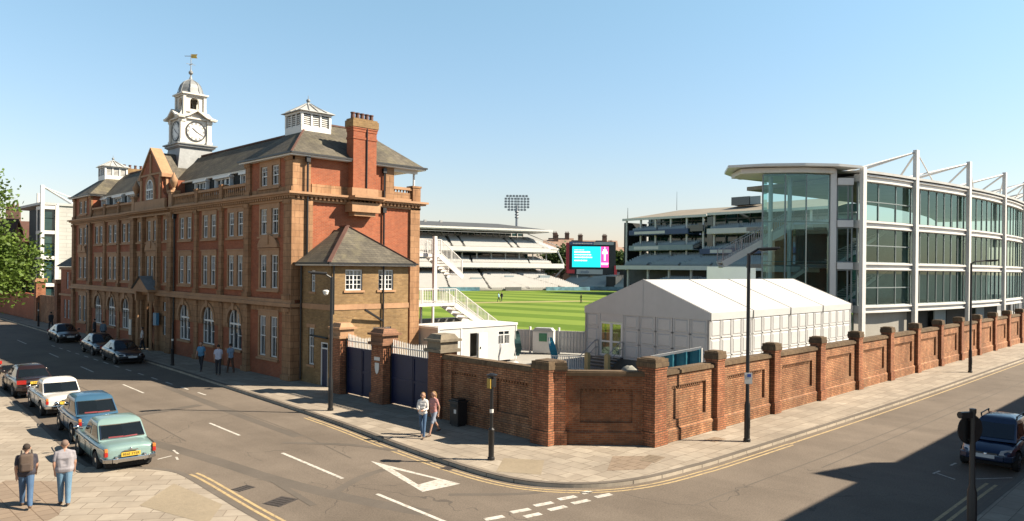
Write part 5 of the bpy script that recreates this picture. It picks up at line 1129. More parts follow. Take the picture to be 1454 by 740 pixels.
# big screen
a_ = Vector(((240+(809-727)/1055*240)*.7071, (240-(809-727)/1055*240)*.7071, 0)); b_ = Vector(((240+(869-727)/1055*240)*.7071, (240-(869-727)/1055*240)*.7071, 0))
ang = math.atan2(b_.y-a_.y, b_.x-a_.x); LL = (b_-a_).length
sc = localthing('video_screen', 'big video screen showing turquoise and pink panels above the seats', 'screen', a_, ang)
hz = lambda v: 6.3+(382.6-v)*240/1055
m = MB(); m.box(-.2, LL+1.2, .3, 1.6, hz(391), hz(343)); m.build('housing', plain('screen_housing', (.02,.025,.03), .5), sc)
m = MB(); m.box(.4, LL-.7, .2, .3, hz(381), hz(348)); m.build('bezel', BLACK, sc)
m = MB(); x0, x1, xp = .75, LL-1.1, LL*.735
m.box(x0, xp, .15, .2, hz(379.5), hz(350)); s1 = m.build('display', emit('screen_turquoise', (.01,.50,.56), .62), sc)
m = MB(); m.box(xp+.01, x1, .15, .2, hz(379.5), hz(350)); m.build('display', emit('screen_pink', (.80,.06,.30), .62), sc)
m = MB()
random.seed(11)
CAPM = emit('screen_white', (.8,.9,.9), .7)
for v, ln, h in ((355, .38, .25), (358, .62, .7), (361.8, .66, .5), (365.5, .7, .6), (370, .5, .55)):
    x = x0+.7; e = x+(xp-x0-1)*ln
    m = MB(); h *= .8
    while x < e: w_ = random.uniform(.14, .5); hh = h*random.uniform(.75, 1); m.box(x, min(x+w_, e), .12, .15, hz(v)-hh/2, hz(v)+hh/2); x += w_+.1
    m.build('caption', CAPM, sc)
m = MB(); xc = (xp+x1)/2; m.box(xc-.28, xc+.28, .12, .15, hz(370), hz(358)); m.box(xc-.9, xc+.9, .12, .15, hz(360.5), hz(357)); m.box(xc-.55, xc+.55, .12, .15, hz(357), hz(354)); m.box(xc-.12, xc+.12, .12, .15, hz(354), hz(350.6)); m.prism([(xc-1.2, .12, hz(373)), (xc+1.2, .12, hz(373)), (xc+1.0, .12, hz(376)), (xc-1.0, .12, hz(376))], (0, .03, 0)); m.build('trophy_symbol', emit('screen_pale', (.9,.75,.85), .7), sc)
m = MB(); m.box(-.1, LL*.56, .1, .3, hz(348), hz(343.5)); m.box(LL*.56, LL+.5, .1, .3, hz(347.6), hz(343.5), 1); hd = m.build('header_board', [BLUEB, SEATB], sc)
m = MB(); x = .9
while x < LL*.5: w_ = random.uniform(.2, .5); m.box(x, x+w_, .07, .1, hz(346.6), hz(345.2)); x += w_+.1
m.build('header_lettering', WHITE, hd)
m = MB(); m.box(-1.2, -.2, .3, .8, hz(388), hz(345)); m.box(-.9, 1.6, .05, .3, hz(388.5), hz(383), 0); RB_ = m; m.build('red_board', plain('red_board', (.45,.035,.05), .5), sc)
m = MB(); m.box(LL+.7, LL+1.6, .0, .3, hz(391), hz(377)); m.build('red_board', bpy.data.materials['red_board'], sc)
m = MB(); m.box(2.2, LL*.78, .0, .3, hz(389.5), hz(382.5)); sb = m.build('sponsor_board', SEATB, sc)
text('tnolls', 1.25, BLUEB, 'lettering', frame((LL*.36, -.02, hz(386)), (1, 0, 0), (0, 0, 1)), sb)
m = MB(); m.box(2.3, 2.7, .3, .7, 0, hz(389.5)); m.box(LL*.9, LL*.9+.4, .3, .7, 0, hz(389.5)); m.build('support_post', STEELW, sc)
# floodlight
d_ = 262; r_ = (733-727)/1055*d_; fc_ = Vector(((d_+r_)*.7071, (d_-r_)*.7071, 0)); hz2 = lambda v: 6.3+(381.5-v)*d_/1055
fl = localthing('floodlight', 'tall floodlight mast with a rounded bank of lamps rising behind the far stand', 'floodlight', fc_, -math.pi/4)
m = MB(); m.tube((0, 0, 0), (0, 0, hz2(292)), .7, .42, 14); 
for z in (302, 306, 310): m.lathe([(.55, hz2(z)), (.75, hz2(z)+.3), (.55, hz2(z)+.6)], (0, 0, 0), 10)
m.build('mast', GALV, fl, smooth=40)
rows = [7, 8, 8, 8, 8, 6]; m = MB(); ww = 37/1055*d_
lm = MB(); lm.lathe([(.22, .25), (.38, .1), (.42, -.2)], (0, 0, 0), 10, axis='y'); lm.box(-.42, .42, -.22, -.18, -.36, .36, 0); LMP = lm.mesh('lamp', [GALV], 40)
for r, n in enumerate(rows):
    z = hz2(278.5+r*3.9); w_ = ww*(n/8.2); m.bar((-w_/2, .2, z), (w_/2, .2, z), .12, .12)
    for k in range(n): place(LMP, 'lamp', fl, (-w_/2+w_*(k+.5)/n, -.05, z))
for x in (-2.6, 0, 2.6): m.bar((x, .3, hz2(299)), (x, .3, hz2(277.5)), .14, .14)
m.build('lamp_frame', GALV, fl)
# white sight screen
a_ = Vector(((150+(1004-727)/1055*150)*.7071, (150-(1004-727)/1055*150)*.7071, 0)); 
ss = localthing('sight_screen', 'large plain pale sight screen standing behind the marquee roof', 'sight screen', a_, -math.pi/4+.12)
m = MB(); m.box(0, 10.3, 0, .25, 1.0, 7.1); m.build('screen_board', plain('sightscreen_white', (.60,.66,.68), .6, .03), ss)
m = MB()
for x in (.5, 5, 9.6): m.box(x, x+.25, .25, .5, 0, 7); m.bar((x+.1, .4, 5), (x+.1, 3, 0), .15, .15)
m.build('frame', STEELW, ss)
# ------------------------------------------------------------------ trees
def leafmat(name, a, b, c):
    m, t, bs = newmat(name); p = pos(t); col = ramp(t, noise(t, p, 1.3, 3), [(.3, a), (.5, b), (.72, c)])
    col = mixc(t, 1.0, col, ramp(t, noise(t, p, 14, 2), [(.3, (.7,)*3), (.7, (1.3,)*3)]), 'MULTIPLY')
    t.links.new(col, bs.inputs['Base Color']); bs.inputs['Roughness'].default_value = .6; bs.inputs['Specular IOR Level'].default_value = .3
    tr = N(t, 'ShaderNodeBsdfTranslucent'); t.links.new(col, tr.inputs[0]); mx = N(t, 'ShaderNodeMixShader'); mx.inputs[0].default_value = .3
    t.links.new(bs.outputs[0], mx.inputs[1]); t.links.new(tr.outputs[0], mx.inputs[2]); t.links.new(mx.outputs[0], t.nodes['Material Output'].inputs[0]); return m
LEAF = leafmat('plane_leaves', (.05,.09,.014), (.09,.145,.022), (.14,.20,.035)); LEAFD = leafmat('far_leaves', (.03,.055,.014), (.05,.085,.022), (.085,.12,.035))
BARK = plain('bark', (.10,.075,.055), .9, .3, small=6, bmp=.6)
def tree(name, loc, h, rad, zc, n, leaf, lm_, label, seed, group=None, squash=1.0):
    rnd = random.Random(seed); t = thing(name, label, 'tree', loc, group); X, Y, _ = loc
    m = MB(); m.tube((X, Y, 0), (X+.1, Y, zc*.75), rad*.075+.08, rad*.05+.05, 10)
    blobs = []
    for i in range(16):
        a = rnd.uniform(0, 6.28); e = rnd.uniform(-.45, 1.0); r = rad*rnd.uniform(.45, .8); c = Vector((X+r*math.cos(a)*math.cos(e), Y+r*math.sin(a)*math.cos(e), zc+(h-zc)*.72*math.sin(e))); blobs.append((c, rad*rnd.uniform(.24, .42)))
        if i < 9: k = Vector((X+.1, Y, zc*rnd.uniform(.5, .75))); mid = k.lerp(c, .5)+Vector((0, 0, .3)); m.tube(k, mid, rad*.03, rad*.018, 6); m.tube(mid, c, rad*.018, rad*.006, 6)
    blobs.append((Vector((X, Y, zc+(h-zc)*.3)), rad*.5))
    m.build('trunk', BARK, t, smooth=50)
    c = MB(); tot = sum(b[1]**2 for b in blobs)
    for ctr, r in blobs:
        for k in range(int(n*r*r/tot)):
            v = Vector((rnd.gauss(0, 1), rnd.gauss(0, 1), rnd.gauss(0, .8))).normalized()*r*(rnd.random()**.45)*rnd.uniform(.75, 1.18)
            p = ctr+v; s = leaf*rnd.uniform(.6, 1.3); a = Vector((rnd.gauss(0, 1), rnd.gauss(0, 1), rnd.gauss(0, .6))).normalized(); b = a.cross(Vector((rnd.gauss(0, 1), rnd.gauss(0, 1), rnd.gauss(0, 1)))).normalized()
            c.add([p-a*s*.6, p+b*s*.35, p+a*s*.6, p-b*s*.35], [(0,1,2,3)])
    c.build('crown', lm_, t, fix=False); return t
tree('street_tree', (7.3, 58.2, 0), 12.9, 5.6, 7.2, 24000, .24, LEAF, 'leafy green street tree whose crown hangs over the far pavement', 5)
ff = lambda u, d: ((d+(u-727)/1055*d)*.7071, (d-(u-727)/1055*d)*.7071, 0)
for (u, d, h, r, sd, lb) in ((797, 262, 16, 9, 1, 'dense green tree between the white stand and the video screen'), (876, 262, 14.5, 6.5, 2, 'green tree squeezed between the video screen and the tan roofed stand'), (722, 300, 15, 8, 3, 'tree top behind the white three tier stand'), (838, 285, 13, 8, 6, 'tree hidden mostly behind the video screen')):
    tree('tree', ff(u, d), h, r, h*.5, 2600, 1.0, LEAFD, lb, sd, 'trees beyond the cricket field')
# ------------------------------------------------------------------ far houses
HBR = brick('far_brick', (.19,.115,.085), (.16,.10,.075), (.2,.12,.08)); HROOF = plain('tan_tiles', (.38,.24,.17), .8, .2, big=.3)
def house(c, ang, w, dp, h, rise, nch, label, group, wall=None, roof=None, wins_=4):
    t = localthing('brick_house', label, 'house', c, ang, group)
    m = MB(); m.box(-w/2, w/2, 0, dp, 0, h); m.prism([(-w/2, 0, h), (-w/2, dp, h), (-w/2, dp/2, h+rise*.95)], (w, 0, 0)); m.build('wall', wall or HBR, t)
    m = MB(); m.prism([(-w/2-.3, -.4, h-.1), (-w/2-.3, dp/2, h+rise), (-w/2-.3, dp+.4, h-.1), (-w/2-.3, dp+.4, h+.12), (-w/2-.3, dp/2, h+rise+.25), (-w/2-.3, -.4, h+.12)], (w+.6, 0, 0)); rf = m.build('roof', roof or HROOF, t)
    for i in range(nch):
        x = -w/2+w*(i+.5)/nch; m = MB(); m.box(x-.9, x+.9, dp/2-.6, dp/2+.6, h+rise*.5, h+rise+2.4); m.box(x-1.05, x+1.05, dp/2-.72, dp/2+.72, h+rise+2.0, h+rise+2.2); ch = m.build('chimney', HBR, rf)
        # pots are one casting row on the stack
        m = MB()
        for k in (-.55, 0, .55): m.lathe([(.18, h+rise+2.4), (.14, h+rise+3.0)], (x+k, dp/2, 0), 8)
        m.build('chimney_pots', TILE, rf, smooth=40)
    for k in range(wins_):
        x = -w/2+w*(k+.5)/wins_
        for z in (1.2, 4.4, 7.6):
            if z+1.7 < h: window(t, (x, -.09, z), 1.2, 1.6, 'sash', 0.0)
    return t
house(ff(826, 300), -.75, 30, 11, 11.5, 6.5, 3, 'long tan roofed terrace behind the video screen', 'terraces beyond the cricket field')
house(ff(886, 290), -.7, 17, 11, 9.5, 5.5, 2, 'tan roofed terrace squeezed between video screen and grey stand', 'terraces beyond the cricket field')
house(ff(797, 305), -.8, 10, 10, 13, 6, 2, 'end house with dark chimneys rising between white stand and video screen', 'terraces beyond the cricket field')
# ------------------------------------------------------------------ the left end of the street
house((19.6, 122, 0), -.35, 8, 9, 10.2, 2.2, 1, 'red brick house with a tall chimney behind the street tree', 'red houses at the far end of the street', brick('house_red', (.34,.12,.055), (.28,.09,.04), (.2,.12,.08)), TILE, 3)
house((25.0, 131, 0), -.35, 7, 9, 9.6, 3.0, 1, 'red brick house with dark windows beside the white stair block', 'red houses at the far end of the street', brick('house_red', (.32,.12,.06), (.27,.10,.05), (.2,.12,.08)), TILE, 2)
LB = thing('stair_block', 'white framed glass and panel stair block with a mast behind the brick building', 'building', (27, 111, 0))
lz = [3.6, 7.1, 10.4, 13.6]
m = MB(); m.box(26.6, 36, 110.4, 125, 0, 13.9); m.build('panel_wall', brick('ribbed_panel', (.50,.49,.46), (.46,.45,.42), (.36,.35,.33), w=6, h=.5, ms=.03, var=.05), LB)
m = MB(); m.box(25.0, 26.2, 110.6, 118, 0, 13.5); m.build('inner_core', DARK, LB)
m = MB(); m.box(24.55, 24.95, 109.9, 110.4, 0, 16.4); m.build('column', STEELW, LB); m = MB(); m.box(26.2, 26.6, 109.95, 110.4, 0, 13.9); m.build('column', STEELW, LB); m = MB(); m.box(24.95, 25.25, 113.5, 114, 0, 15.6); m.build('column', STEELW, LB)
for z in lz:
    m = MB(); m.box(24.95, 26.2, 110.0, 110.5, z-.25, z+.2); m.box(24.8, 24.94, 110.5, 113.5, z-.25, z+.2); m.build('beam', STEELW, LB)
for z in [0]+lz[:-1]:
    for z0, z1 in ((z+.25, z+1.75), (z+1.82, z+3.05)):
        m = MB(); m.box(24.95, 26.2, 110.3, 110.34, z0, z1); m.build('glazing', GLASSB, LB)
m = MB(); m.box(24.5, 36.2, 110.2, 125, 13.9, 14.2); m.build('roof', LEADL, LB)
m = MB()
for q in ((30.5, 116, 14.3), (28.5, 112, 14.3), (31, 112, 14.3)): m.tube((24.75, 110.15, 16.2), q, .07, n=6)
m.tube((26.4, 110.15, 14), (31, 112, 14.5), .07, n=6); m.build('suspension_rod', STEELW, LB)
AN = thing('brick_annex', 'low dark brick annex with hipped slate roof at the far end of the brick building', 'building', (23, 82, 0))
m = MB(); wallgrid(m, lambda u, d, z: (20.6+d, u, z), (79.02, 84.2), (0, 6.0), [(79.9, 80.6, 1, 2.8), (81.2, 81.9, 1, 2.8), (82.4, 83.1, 1, 2.8), (80.2, 80.9, 3.9, 5.5), (81.6, 82.3, 3.9, 5.5)], .15); m.quad((20.6, 84.2, 0), (29, 84.2, 0), (29, 84.2, 6), (20.6, 84.2, 6)); m.build('wall', RED, AN)
for y, z, h in ((80.25, 1, 1.8), (81.55, 1, 1.8), (82.75, 1, 1.8), (80.55, 3.9, 1.6), (81.95, 3.9, 1.6)): window(AN, (20.68, y, z), .7, h, 'sash', '-x')
m = MB(); m.prism([(20.2, 79.03, 6.05), (24.5, 79.03, 9.0), (28.9, 79.03, 6.05)], (0, 5.6, 0)); m.build('roof', SLATE, AN); m = MB(); m.box(20.45, 20.6, 79.05, 84.3, 3.2, 3.4); m.box(20.45, 20.6, 79.05, 84.3, 5.75, 6.0); m.build('stone_band', STONEP, AN)
FWL = thing('side_wall', 'dark brick wall with a pale capped pier at the far end of the street', 'wall', (21, 98, 0))
m = MB(); m.box(21.0, 21.4, 95.6, 122, 0, 2.9); m.build('wall_panel', RED, FWL)
for y in (94.8, 86.5):
    m = MB(); m.box(20.7, 21.6, y-.5, y+.5, 0, 4.3); m.build('pier', PIERB, FWL); m = MB(); m.box(20.55, 21.75, y-.65, y+.65, 4.3, 4.7); m.build('pier_cap', STONEP, FWL)
m = MB(); m.box(21.0, 21.3, 87.2, 94.2, 0, 2.9); m.build('wall_panel', REDWALL, FWL)
m = MB(); m.tube((24.2, 96, 0), (24.2, 96, 3.4), .08); m.tube((26.2, 97.2, 0), (26.2, 97.2, 3.4), .08); vs = thing('notice_hoarding', 'white board raised above the side wall beside the brick annex', 'board', (25.2, 96.6, 0)); m.build('posts', WHITE, vs)
m = MB(); m.prism([(23.5, 96, 3.3), (26.7, 97.4, 3.3), (26.7, 97.4, 4.9), (23.5, 96, 4.9)], (.05, -.12, 0)); m.build('board', WHITE, vs)
# near side terrace whose shadow lies over the right hand street (it stands right of the frame)
NT = thing('near_terrace', 'brick terrace on the near side of the right hand street, known by its long shadow', 'building', (50, -6, 0))
m = MB(); m.box(19, 62, -12, -1.02, 0, 10.55); m.build('wall', RED, NT); m = MB(); m.prism([(18.8, -1.0, 10.4), (18.8, -1.3, 10.62), (18.8, -6, 11.6), (18.8, -12, 10.4)], (43.4, 0, 0)); m.build('roof', SLATE, NT)
m = MB(); m.prism([(33.2, -1.05, 10.4), (35.6, -1.05, 10.4), (35.4, -1.05, 11.2), (33.3, -1.05, 12.1)], (0, -1.6, 0)); m.build('gablet', RED, NT)
for k in range(7):
    for z in (1.2, 4.6, 7.6): window(NT, (22+k*6, -.93, z), 1.2, 1.9, 'sash', '+y')

# ------------------------------------------------------------------ street furniture
def lamp(x, y, h, arm, label, sign=False, name='street_lamp', armdir=(1, -1)):
    t = thing(name, label, 'street lamp', (x, y, 0), 'tall black street lamps'); q = Vector(armdir).normalized()
    m = MB(); m.lathe([(.13, 0), (.13, .1), (.105, .12), (.105, 1.35), (.07, 1.5), (.062, h-.05)], (x, y, 0), 12)
    e = Vector((x, y, h-.1)); e1 = e+Vector((q.x*.25, q.y*.25, .15)); e2 = e+Vector((q.x*arm, q.y*arm, .22)); m.path([e, e1, e2], .045); m.ball(tuple(e), .06); m.build('post', BLACK, t, smooth=40)
    m = MB(); p0 = e2; p1 = e2+Vector((q.x*.75, q.y*.75, .04)); m.bar(p0, p1, .3, .09); m.bar(p0.lerp(p1, .1)-Vector((0, 0, .06)), p0.lerp(p1, .9)-Vector((0, 0, .06)), .2, .04, 1); m.build('lamp_head', [BLACK, plain('lamp_lens', (.55,.55,.5), .2)], t, bevel=.02)
    if sign:
        m = MB(); o = Vector((x, y, 0))+Vector((-.7, -.7, 0))*.085; r = Vector((1, -1, 0)).normalized()
        m.prism([o+r*a+Vector((0, 0, z)) for a, z in ((-.14, 2.15), (.14, 2.15), (.14, 2.55), (-.14, 2.55))], (-.02, -.02, 0)); s_ = m.build('parking_sign', WHITE, t)
        m = MB(); o2 = o+Vector((-.02, -.02, 0))
        for a0, a1, z0, z1 in ((-.05, .09, 2.4, 2.51),): m.prism([o2+r*a+Vector((0, 0, z)) for a, z in ((a0, z0), (a1, z0), (a1, z1), (a0, z1))], (-.004, -.004, 0))
        m.build('sign_symbol', plain('sign_blue_small', (.05,.12,.45), .5), s_)
    m = MB(); m.box(x-.03, x+.03, y-.11, y-.1, .5, .9); m.build('access_door', BLACK, t)
    return t
lamp(25.6, 13.23, 7.0, .35, 'tall black street lamp with a small parking sign in front of the wall and marquee', True)
lamp(54.0, 12.75, 7.0, .9, 'tall black street lamp farther along the right hand wall, before the glass stand')
lamp(17.44, 28.6, 5.9, .25, 'black street lamp at the kerb in front of the gatehouse and blue gates', armdir=(-1, .3))
def shortpost(x, y, h, label, head=True):
    t = thing('signal_post', label, 'post', (x, y, 0)); m = MB(); m.lathe([(.12, 0), (.12, .08), (.095, .1), (.095, .95), (.115, 1.0), (.06, 1.06), (.055, h)], (x, y, 0), 12); m.build('post', BLACK, t, smooth=40)
    q = Vector((-1, .25)).normalized()
    if head:
        m = MB(); m.lathe([(.05, h-.02), (.17, h), (.19, h+.05), (.05, h+.1)], (x, y, 0), 12); m.bar((x, y, h-.35), (x, y, h-.05), .2, .2); m.build('lamp_head', BLACK, t)
        m = MB(); m.box(x-.15, x-.1, y-.08, y+.08, h-.38, h-.06); m.build('lens', plain('amber_lens', (.45,.30,.06), .3), t)
    m = MB(); m.lathe([(.062, 1.55), (.066, 1.56), (.066, 1.66), (.062, 1.67)], (x, y, 0), 12); m.build('band', WHITE, t); return t
shortpost(16.85, 17.73, 2.75, 'short black post with an amber sided head on the corner pavement')
shortpost(17.94, 48.0, 2.7, 'black sign post on the shaded pavement outside the arched windows', False)
shortpost(19.2, 86.5, 2.4, 'distant black post with a pale band by the side wall pavement', False)
t = thing('street_sign', 'black round traffic sign seen from behind on a pole by the dark blue car', 'traffic sign', (18.9, 4.4, 0))
m = MB(); m.lathe([(.13, 0), (.13, .08), (.1, .1), (.1, 1.45), (.062, 1.6), (.058, 3.2), (.07, 3.2), (.07, 3.3)], (18.9, 4.4, 0), 12); m.build('post', BLACK, t, smooth=40)
ang = math.pi/4+.25; q = Vector((math.cos(ang-math.pi/2), math.sin(ang-math.pi/2), 0)); f_ = Vector((math.cos(ang), math.sin(ang), 0)); c = Vector((18.9, 4.4, 2.82))+f_*.09+q*.03
m = MB(); n = 28; m.prism([c+q*(.335*math.cos(2*math.pi*i/n))+Vector((0, 0, .335*math.sin(2*math.pi*i/n))) for i in range(n)], f_*.02); m.build('sign_disc', BLACK, t)
m = MB(); c2 = Vector((18.9, 4.4, 3.17)); m.bar(c2-q*.34, c2-q*.04, .1, .13); m.tube(c2-q*.36, c2-q*.34, .075, n=10); m.build('sign_lamp', BLACK, t); m = MB(); m.bar((18.9+f_.x*.03, 4.4+f_.y*.03, 2.6), (18.9+f_.x*.11, 4.4+f_.y*.11, 2.6), .1, .05); m.build('bracket', BLACK, t); m = MB(); m.bar((18.9+f_.x*.03, 4.4+f_.y*.03, 3.05), (18.9+f_.x*.11, 4.4+f_.y*.11, 3.05), .1, .05); m.build('bracket', BLACK, t)
t = thing('litter_bin', 'black square litter bin with a white sticker against the long brick wall by the gates', 'litter bin', (19.4, 22.5, 0))
m = MB(); m.box(19.3, 19.8, 22.25, 22.75, .06, .95); m.box(19.34, 19.76, 22.29, 22.71, 0, .06); m.build('body', BLACK, t, bevel=.04)
m = MB(); m.prism([(19.26, 22.21, .95), (19.84, 22.21, .95), (19.84, 22.79, .95), (19.26, 22.79, .95)], (0, 0, .07)); m.box(19.33, 19.77, 22.28, 22.72, 1.02, 1.08); m.build('lid', BLACK, t, bevel=.025); m = MB(); m.box(19.29, 19.3, 22.35, 22.48, .52, .68); m.build('sticker', WHITE, t)
m = MB(); m.box(19.285, 19.3, 22.33, 22.67, .76, .88); m.build('slot', DARK, t)
# ------------------------------------------------------------------ cars (built nose towards +y, then placed)
TYRE = plain('tyre_rubber', (.016,.016,.016), .8, .1, local=True); CHROME = plain('chrome', (.62,.62,.62), .16, .05, metal=1, local=True); HUB = plain('wheel_rim', (.38,.38,.38), .3, .1, metal=.8, local=True)
CGLASS = plain('car_glass', (.010,.014,.017), .04, .1, local=True, spec=.5); TAIL = plain('tail_lens', (.42,.02,.015), .2, .1, local=True); AMB = plain('amber_lens_car', (.62,.20,.04), .2, .1, local=True)
HEADL = plain('headlamp_lens', (.62,.64,.66), .08, .05, local=True); PLY = plain('yellow_plate', (.72,.47,.05), .5, .05, local=True); PLW = plain('white_plate', (.7,.7,.68), .5, .05, local=True); SEAM = plain('panel_gap', (.01,.01,.01), .8, .1, local=True)
INTR = plain('red_parcel', (.20,.025,.03), .7, .2, local=True)
def car(name, label, col, sp, plate=None, classic=False):
    """sp: L length, W half width, belt, roof, sections [(y, half-width factor, zbottom, zbelt)], cabin ys (wind base, wind top, rear top, rear base), axles, wheel radius"""
    P_ = paint(name+'_paint', col); t = thing(name, label, 'car', (0, 0, 0)); t['localframe'] = 1
    W = sp['W']; secs = sp['sec']; prof = [(0, 0), (.82, 0), (.95, .12), (1.0, .42), (.985, .72), (.90, .93), (.62, 1.0), (0, 1.035)]
    m = MB(); n = len(prof)
    for y, wf, zb, zt in secs:
        for a, b in prof: m.v.append((W*wf*a, y, zb+(zt-zb)*b))
        for a, b in prof[-2:0:-1]: m.v.append((-W*wf*a, y, zb+(zt-zb)*b))
    k = 2*n-2
    for i in range(len(secs)-1):
        for j in range(k): m.f.append((i*k+j, i*k+(j+1) % k, (i+1)*k+(j+1) % k, (i+1)*k+j)); m.m.append(0)
    m.f.append(tuple(range(k-1, -1, -1))); m.m.append(0); m.f.append(tuple((len(secs)-1)*k+j for j in range(k))); m.m.append(0)
    body = m.build('body', [P_, SEAM], t)
    ss_ = body.modifiers.new('s', 'SUBSURF'); ss_.levels = ss_.render_levels = 2
    r = sp['r']; zr = r; cut = MB()
    for ya in sp['ax']:
        for s in (-1, 1): cut.lathe([(r+.06, -.3), (r+.06, .3)], (s*W*.98, ya, zr+.02), 24, axis='x')
    co = cut.build('cut', SEAM); b = body.modifiers.new('b', 'BOOLEAN'); b.object = co; b.operation = 'DIFFERENCE'; b.solver = 'EXACT'
    dg = bpy.context.evaluated_depsgraph_get(); dg.update(); me = bpy.data.meshes.new_from_object(body.evaluated_get(dg)); body.modifiers.clear(); body.data = me; me.shade_smooth(); me.set_sharp_from_angle(angle=math.radians(35)); bpy.data.objects.remove(co)
    # side surface of the body at a given y (for trim)
    def hw(y):
        for (y0, w0, *_), (y1, w1, *_) in zip(secs, secs[1:]):
            if y0 <= y <= y1: return W*(w0+(w1-w0)*(y-y0)/(y1-y0))
        return W*secs[0][1] if y < secs[0][0] else W*secs[-1][1]
    def zt(y):
        for (y0, _, _, a), (y1, _, _, b) in zip(secs, secs[1:]):
            if y0 <= y <= y1: return a+(b-a)*(y-y0)/(y1-y0)
        return secs[0][3]
    yw, yt, yr, yb = sp['cab']; zbelt, zroof = sp['belt'], sp['roof']; wb, wr = W*.88, W*sp.get('tum', .70)
    # cabin: loops of 8 points, belt and roof
    def loop(w, yf, yk, z, bow):
        return [Vector((-w, yf, z)), Vector((0, yf+bow, z)), Vector((w, yf, z)), Vector((w*1.02, (yf+yk)/2, z)), Vector((w, yk, z)), Vector((0, yk-bow, z)), Vector((-w, yk, z)), Vector((-w*1.02, (yf+yk)/2, z))]
    B0 = loop(wb*.98, yw, yb, zbelt-.06, .1); B1 = loop(wr, yt, yr, zroof-.05, .06); B1 = loop(wr, yt, yr, zroof-.12, .07); B1b = loop(wr*.94, yt-.07, yr+.06, zroof-.055, .07); B2 = loop(wr*.82, yt-.18, yr+.16, zroof-.012, .06); B3 = loop(wr*.5, yt-.3, yr+.3, zroof+.022, .03)
    m = MB(); ctr = Vector((0, (yt+yr)/2, zroof+.035)); m.add(B0+B1+B1b+B2+B3+[ctr], [(r_*8+i, r_*8+(i+1) % 8, r_*8+8+(i+1) % 8, r_*8+8+i) for r_ in range(4) for i in range(8)]+[(32+i, 32+(i+1) % 8, 40) for i in range(8)])
    cab = m.build('cabin', P_, t, smooth=60, bevel=.035, seg=3)
    def pane(nm, i, t0, t1, s0=.12, s1=.9, mat=CGLASS, out=.012, th=.0):
        i2 = (i+1) % 8; f = lambda a, b: B0[i].lerp(B0[i2], a).lerp(B1[i].lerp(B1[i2], a), b)
        q = [f(t0, s0), f(t1, s0), f(t1, s1), f(t0, s1)]; nn = (q[1]-q[0]).cross(q[3]-q[0]).normalized()
        if nn.dot(q[0]-Vector((0, (yw+yb)/2, zbelt))) < 0: nn = -nn
        return [p+nn*out for p in q]
    def panes(nm, lst, mat=CGLASS):
        m = MB()
        for q in lst: m.quad(*q)
        return m.build(nm, mat, t)
    wm = PLW if 0 else CHROME
    for nm, i in (('windscreen', 0), ('rear_window', 4)):
        panes(nm, [pane(nm, i, .1, 1.0, .14, .88), pane(nm, i+1, 0, .9, .14, .88)])
        if classic:
            m = MB(); q1, q2 = pane(nm, i, .1, 1, .13, .89, out=.018), pane(nm, i+1, 0, .9, .13, .89, out=.018)
            for a, b in ((q1[0], q1[1]), (q2[0], q2[1]), (q1[3], q1[2]), (q2[3], q2[2]), (q1[0], q1[3]), (q2[1], q2[2])): m.bar(a, b, .025, .02)
            m.build('window_trim', CHROME, t)
    if classic and sp.get('parcel'):
        q1, q2 = pane('', 4, .4, 1, .16, .21, out=.016), pane('', 5, 0, .6, .16, .23, out=.016); panes('parcel_shelf_goods', [q1, q2], INTR)
    for i, segs in ((2, ((.12, .93),)), (3, ((.03, .70), (.74, .86))[:sp.get('rq', 1)]), (6, ((.07, .88),)), (7, ((.07, .88),))):
        for a, b in segs: panes('side_window', [pane('', i, a, b, .17, .88)])
    # door seams, handles, sills, trim
    m = MB()
    for y in sp['seam']:
        w_ = hw(y)
        for s in (-1, 1): m.bar((s*(w_*1.001), y, .38), (s*(w_*1.001), y, zbelt-.16), .014, .012); 
    m.build('door_seam', SEAM, t)
    m = MB()
    for y in sp['seam'][1:]:
        for s in (-1, 1): m.box(s*hw(y)-.025, s*hw(y)+.025, y+.08, y+.24, zbelt-.2, zbelt-.165)
    m.build('door_handle', CHROME if classic else P_, t, bevel=.008)
    if classic:
        m = MB()
        for s in (-1, 1):
            for y0, y1 in zip(*[[secs[1][0]+(secs[-2][0]-secs[1][0])*i/10 for i in r_] for r_ in (range(0, 10), range(1, 11))]): m.bar((s*hw(y0)*1.0, y0, sp['trim']), (s*hw(y1)*1.0, y1, sp['trim']), .02, .03)
        m.build('side_trim', CHROME, t)
    yR, yF = secs[0][0], secs[-1][0]; zbm = sp['bump']; wR, wF = hw(secs[1][0]), hw(secs[-2][0])
    bm_ = CHROME if classic else P_
    for y, s, wx in ((yR, -1, wR), (yF, 1, wF)):
        m = MB(); pts = [(-wx*1.0, y-s*.42, zbm), (-wx*.98, y-s*.06, zbm), (-wx*.7, y+s*.05, zbm), (wx*.7, y+s*.05, zbm), (wx*.98, y-s*.06, zbm), (wx*1.0, y-s*.42, zbm)]
        for a, b in zip(pts, pts[1:]): m.bar(a, b, .07, .13 if classic else .17)
        if classic:
            for x in (-wx*.55, wx*.55): m.box(x-.04, x+.04, y+s*.02-.06, y+s*.02+.08, zbm-.09, zbm+.13)
        m.build('bumper', bm_, t, bevel=.02)
